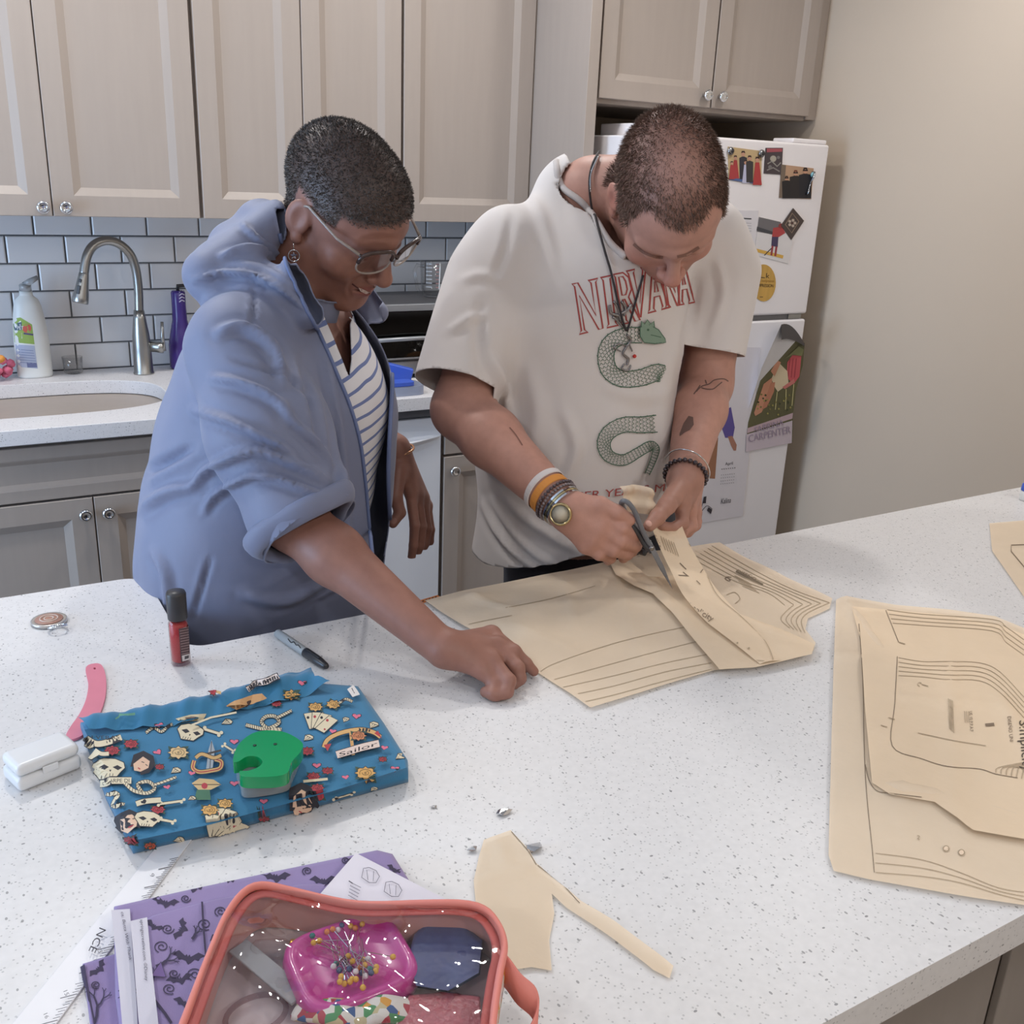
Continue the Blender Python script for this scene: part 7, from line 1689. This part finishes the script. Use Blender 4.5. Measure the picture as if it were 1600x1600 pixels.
# snake: outlined body with scales
def snake(path, w0, w1):
    P = bezier([np.array(p, float) for p in path], 10); n = len(P); Lp, Rp = [], []
    for i in range(n):
        d = P[min(i + 1, n - 1)] - P[max(i - 1, 0)]; d /= np.linalg.norm(d) + 1e-9; nn = np.array((-d[1], d[0])); w = w0 + (w1 - w0) * i / n; Lp.append(P[i] + nn * w); Rp.append(P[i] - nn * w)
        if i % 2 == 0 and 1 < i < n - 2:
            m_ = 4
            for k in range(m_):
                t = (k + .25 + (.5 if (i // 2) % 2 else 0)) / m_ * 2 - 1
                if abs(t) > .95: continue
                c_ = P[i] + nn * w * t; h_ = w / m_ * .95
                ik.stroke([c_ + nn * h_ - d * h_ * .2, c_ + d * h_ * .9 + nn * h_ * .4, c_ + d * h_ * .9 - nn * h_ * .4, c_ - nn * h_ - d * h_ * .2], .9, (86, 112, 92))
    ik.stroke(Lp, 1.5, GR); ik.stroke(Rp, 1.5, GR)
snake([(1002, 523), (976, 524), (954, 535), (946, 556), (952, 580), (972, 592), (1000, 590), (1024, 582), (1034, 584)], 12, 13)
snake([(1024, 662), (1000, 664), (972, 664), (950, 676), (942, 694), (950, 712), (972, 718), (996, 706), (1014, 696), (1022, 702), (1016, 722), (1008, 740)], 13, 4)
hd_ = [(998, 510), (1012, 506), (1026, 514), (1036, 528), (1038, 534), (1020, 536), (1004, 534), (998, 524)]; ik.poly(hd_, (132, 156, 138)); ik.stroke(hd_, 1.4, GR, True)
ik.poly([(1000, 510), (1000, 500), (1005, 505), (1009, 498), (1014, 505), (1019, 500), (1020, 510)], (132, 156, 138)); ik.stroke([(1000, 510), (1000, 500), (1005, 505), (1009, 498), (1014, 505), (1019, 500), (1020, 510)], 1.2, GR); ik.circle((1010, 514), 2, GR, 7); ik.stroke([(1014, 522), (1030, 526)], 1.2, GR)
ik.text('SERVE THE SERVANTS', (900, 778), (10, 0), (0, -1), RD) if False else None
ik.text('SER YEAHS MI', (900, 780), (140, -14), (2, -17), RD)
po_ = ik.build('shirt_print', ts); po_['kind'] = 'stuff'
# collar band along the neck opening
CLR = []
for p in bezier([np.array(q, float) for q in ((868, 234), (870, 258), (873, 281), (884, 298), (904, 311), (922, 330), (938, 356), (956, 384), (982, 404))], 5):
    h = [x for x in (on_bvh(bvt)(*p), onm(*p)) if x is not None]
    if h: h = min(h, key=lambda x: np.linalg.norm(x[0] - CAM)); CLR.append(h[0] + h[1] * .0005)
CLR = [np.mean(CLR[max(0, i - 2):i + 3], axis=0) for i in range(len(CLR))]
MB().tube(CLR, 1, 10, flat=(.0060, .0060)).build('collar', mat('grey_rib', (208, 200, 197), .85, bump=(900, .3, .001)), ts, smooth=True)
legs('black_trousers', (.80, -1.70, .90), mF, mL, .9, .165, pmn, mat('dark_shoe', (50, 48, 50), .5))

# necklaces
nkl = empty('necklace', W(960, 470, -1.86)); nkl.parent = pmn; nkl['label'] = 'black cord necklace with a silver dragon pendant and red bead'
def lay(pts, up):
    """points on the shirt or skin under the given pixels, lifted a little"""
    f1, f2 = on_bvh(bvt), onm; out = []
    for p in bezier([np.array(q, float) for q in pts], 6):
        h = [x for x in (f1(*p), f2(*p)) if x is not None]
        if h:
            b_ = min(h, key=lambda x: np.linalg.norm(x[0] - CAM)); out.append(b_[0] + b_[1] * up)
    return out
M_CORD = mat('black_cord', (52, 46, 48), .6, bump=(500, .3))
cl_ = lay([(940, 236), (927, 262), (923, 292), (930, 340), (944, 392), (955, 430), (966, 480), (976, 515)], .006); MB().tube(cl_, .0019, 8).build('cord', M_CORD, nkl, smooth=True)
cr_ = lay([(1002, 430), (994, 458), (986, 488), (978, 516)], .006); MB().tube(cr_, .0019, 8).build('cord', M_CORD, nkl, smooth=True)
ch_ = lay([(936, 248), (925, 275), (925, 300)], .0055)
MB().tube(ch_, .0018, 8).build('silver_chain', M_CHROME, nkl, smooth=True)
M_PEW = mat('pewter', (150, 148, 150), .3, 1.0, noise=(120, .25))
def pend(name, strokes, m, up=.004):
    mb = MB()
    for pts, r in strokes:
        L_ = lay(pts, up)
        if len(L_) > 2: mb.tube(L_, r, 8)
    if mb.v: mb.build(name, m, nkl, smooth=True)
pend('dragon_pendant', [([(978, 522), (984, 530), (978, 540), (972, 552), (980, 560), (978, 570)], .0022), ([(974, 568), (970, 576), (980, 578), (984, 570)], .0016), ([(978, 540), (966, 536), (958, 542), (968, 548)], .0012), ([(982, 538), (986, 548)], .0014)], M_PEW)
pend('leaf_pendant', [([(968, 500), (966, 486), (962, 474)], .002), ([(966, 492), (954, 488), (952, 476)], .0026), ([(966, 490), (978, 484), (986, 474)], .0026), ([(956, 494), (964, 500), (972, 510)], .0022), ([(970, 470), (976, 480), (974, 492)], .0024), ([(958, 470), (966, 480)], .002)], M_PEW)
rbp = lay([(989, 556), (991, 557)], .005); MB().lathe([(.0004, -.0034), (.0025, -.0024), (.0036, 0), (.0025, .0024), (.0004, .0034)], rbp[0], 12).build('red_bead', mat('red_bead', (206, 52, 44), .2), nkl, smooth=True)

# wrist things
def band(name, t, r, w, th, m, axis_a, axis_b, parent, wob=0, n=36, label=None):
    c = axis_a + (axis_b - axis_a) * t; ax_ = nrm(axis_b - axis_a); x = nrm(np.cross(ax_, (0, 0, 1.))); y = np.cross(ax_, x); v = []; f = []
    for k in range(n):
        a = 2 * math.pi * k / n; d = x * math.cos(a) + y * math.sin(a)
        for rr, s_ in ((r, -1), (r + th, -.8), (r + th, .8), (r, 1)): v.append(c + d * rr + ax_ * (s_ * w / 2 + wob * math.sin(2 * a)))
    for k in range(n):
        l = (k + 1) % n
        for i in range(4): j = (i + 1) % 4; f.append((k * 4 + i, l * 4 + i, l * 4 + j, k * 4 + j))
    o = MB().add(v, [q[::-1] for q in f]).build(name, m, parent, smooth=False)
    if label: o['label'] = label
    return o, c, ax_, x, y
Lr = np.linalg.norm(rw_ - re_); rad = lambda t: .0485 + (.0305 - .0485) * (t - .3) / .7 + .0012
wb, *_ = band('wristband', .80, rad(.80), .011, .0012, mat('white_paper_band', (226, 218, 216), .6, noise=(60, .03)), re_, rw_, pmn, .001, label='white paper wristband')
ob, oc, oax, ox, oy = band('wristband', .855, rad(.855), .014, .0012, mat('orange_band', (226, 150, 70), .6, noise=(60, .04)), re_, rw_, pmn, .001, label='orange wristband with black lettering')
ik = Ink(on_bvh(bvh_of(ob)), lift=.0003, maxpx=3); ik.text('JUST YOU', (844, 790), (27, -29), (6, 5), (60, 44, 36)); ik.build('band_print', ob)
def beads(t, r, m, axis_a, axis_b, rb, name, label):
    c = axis_a + (axis_b - axis_a) * t; ax_ = nrm(axis_b - axis_a); x = nrm(np.cross(ax_, (0, 0, 1.))); y = np.cross(ax_, x); g = MB(); n = int(2 * math.pi * (r + rb) / (2 * rb)); 
    for k in range(n):
        a = 2 * math.pi * k / n; g.lathe([(.0003, -rb * .95), (rb * .75, -rb * .6), (rb, 0), (rb * .75, rb * .6), (.0003, rb * .95)], c + (x * math.cos(a) + y * math.sin(a)) * (r + rb * .8), 8)
    o = g.build(name, m, pmn, smooth=True); o['label'] = label; o['kind'] = 'stuff'; return o
beads(.905, rad(.905), mat('dark_beads', (92, 80, 84), .3, noise=(200, .5)), re_, rw_, .0032, 'beaded_bracelet', 'dark beaded bracelet above the gold watch')
beads(.93, rad(.93), mat('grey_beads', (132, 120, 122), .3, noise=(200, .4)), re_, rw_, .0028, 'beaded_bracelet', 'grey beaded bracelet next to the gold watch')
wt_ = empty('wristwatch', re_ + (rw_ - re_) * .97); wt_.parent = pmn; wt_['label'] = 'gold and silver wristwatch with a round dial'
M_GOLD = mat('watch_gold', (206, 186, 140), .25, 1.0, noise=(80, .1))
for i, t in enumerate((.955, .97, .985)): band('strap_row', t, rad(t) + .0006, .0042, .0026, M_GOLD if i == 1 else M_CHROME, re_, rw_, wt_)
wc = W(877, 803, -2.03); hf = onm(877, 803); wn_ = nrm(hf[1] * .6 + nrm(CAM - hf[0]) * .4); wc = hf[0] + wn_ * .002
MB().lathe([(.0165, -.001), (.0180, .001), (.0180, .005), (.0165, .0075), (.0150, .0078), (.0145, .0065), (.0005, .0065)], wc, 28, axis=wn_).build('watch_case', M_GOLD, wt_, smooth=True)
MB().lathe([(.0143, .0066), (.0005, .0068)], wc, 28, axis=wn_).build('dial', mat('dial', (206, 196, 176), .4, noise=(90, .05)), wt_, smooth=True)
lrad = lambda t: .0475 + (.0300 - .0475) * (t - .3) / .7 + .0012
beads(.97, lrad(.97), mat('dark_chain', (84, 76, 80), .25, .6, noise=(200, .5)), le_, lw_, .0045, 'chain_bracelet', 'dark chunky chain bracelet on the left wrist')
cb = le_ + (lw_ - le_) * .90; ab = nrm(nrm(lw_ - le_) + np.array((.0, .25, .1))); xb = nrm(np.cross(ab, (0, 0, 1.))); yb2 = np.cross(ab, xb)
o = MB().tube([cb + (xb * math.cos(t * .2) + yb2 * math.sin(t * .2)) * .0405 for t in range(31)], .0013, 8).build('bangle', M_CHROME, pmn, smooth=True); o['label'] = 'thin silver bangle'

# ---------------------------------------------------------------- scissors in the right hand
sc_ = empty('scissors', C(1020, 862, .985), 'grey-handled scissors cutting the tissue strip', 'scissors')
pv = W(1018, 856, -2.085); tip = W(1053, 920, -2.13); bd = nrm(tip - pv); BLn = np.linalg.norm(tip - pv); sn = nrm(np.cross(bd, (CAM - pv))); fnv = np.cross(sn, bd)
M_BLD = mat('scissor_steel', (140, 138, 138), .25, 1.0); M_HND = mat('scissor_grey', (112, 114, 120), .45, bump=(90, .05))
for q, w0, an in ((1, .0075, .03), (-1, .0065, -.03)):
    d_ = nrm(bd + sn * an * q); b0_ = pv + fnv * .0012 * q
    vs = [b0_ - d_ * .012 + sn * w0 * .6, b0_ - d_ * .012 - sn * w0 * .6, b0_ + d_ * BLn * .5 - sn * w0 * (.55 if q > 0 else .3), b0_ + d_ * BLn, b0_ + d_ * BLn * .5 + sn * w0 * (.3 if q > 0 else .55)]
    v2 = [v + fnv * .0009 * q for v in vs]; MB().add(vs + v2, [(0, 1, 2, 4), (2, 3, 4), (9, 7, 6, 5), (9, 8, 7)] + [(i, (i + 1) % 5, 5 + (i + 1) % 5, 5 + i) for i in range(5)]).build('blade', M_BLD, sc_)
MB().lathe([(.0045, -.003), (.005, 0), (.0045, .004), (.0005, .0045)], pv, 16, axis=fnv).build('pivot', M_BLD, sc_, smooth=True)
# upper handle ring (thumb) and lower ring (fingers)
hA = P_([(1020, 858, -2.084), (1010, 842, -2.080), (1000, 820, -2.078), (992, 800, -2.076), (982, 786, -2.074), (973, 783, -2.066), (972, 792, -2.058), (980, 806, -2.058), (990, 822, -2.064), (1002, 836, -2.072)])
MB().tube(bezier(hA, 5), 1, 10, flat=(.0048, .0040)).build('handle', M_HND, sc_, smooth=True)
hB = P_([(1018, 862, -2.084), (1008, 852, -2.078), (1000, 838, -2.072), (990, 824, -2.070), (982, 820, -2.060), (978, 830, -2.045), (982, 848, -2.040), (996, 860, -2.050), (1008, 864, -2.066)])
MB().tube(bezier(hB, 5), 1, 10, flat=(.0050, .0042)).build('handle', mat('scissor_dark', (62, 62, 66), .45), sc_, smooth=True)
# loose end of tissue bunched above the hands
tz = P_([(968, 760, -2.02), (985, 752, -2.02), (1004, 754, -2.03), (1018, 764, -2.04)])
tl = P_([(978, 800, -2.03), (1000, 806, -2.045), (1020, 808, -2.05), (1036, 806, -2.05)])
def ts_(u, v):
    a = tz[0] * (1 - u) ** 2 + 2 * u * (1 - u) * (tz[1] + tz[2]) / 2 + tz[3] * u * u; b = tl[0] * (1 - u) + tl[3] * u; p = a + (b - a) * v; return tuple(p + np.array((0, -1, .2)) * (.006 * math.sin(u * 9 + v * 3) + .004 * math.sin(v * 11)))
o = MB().grid(ts_, 14, 12).build('tissue_end', M_TIS, smooth=True); setp(o, 'crumpled loose tissue end held up between the two hands', 'pattern paper')
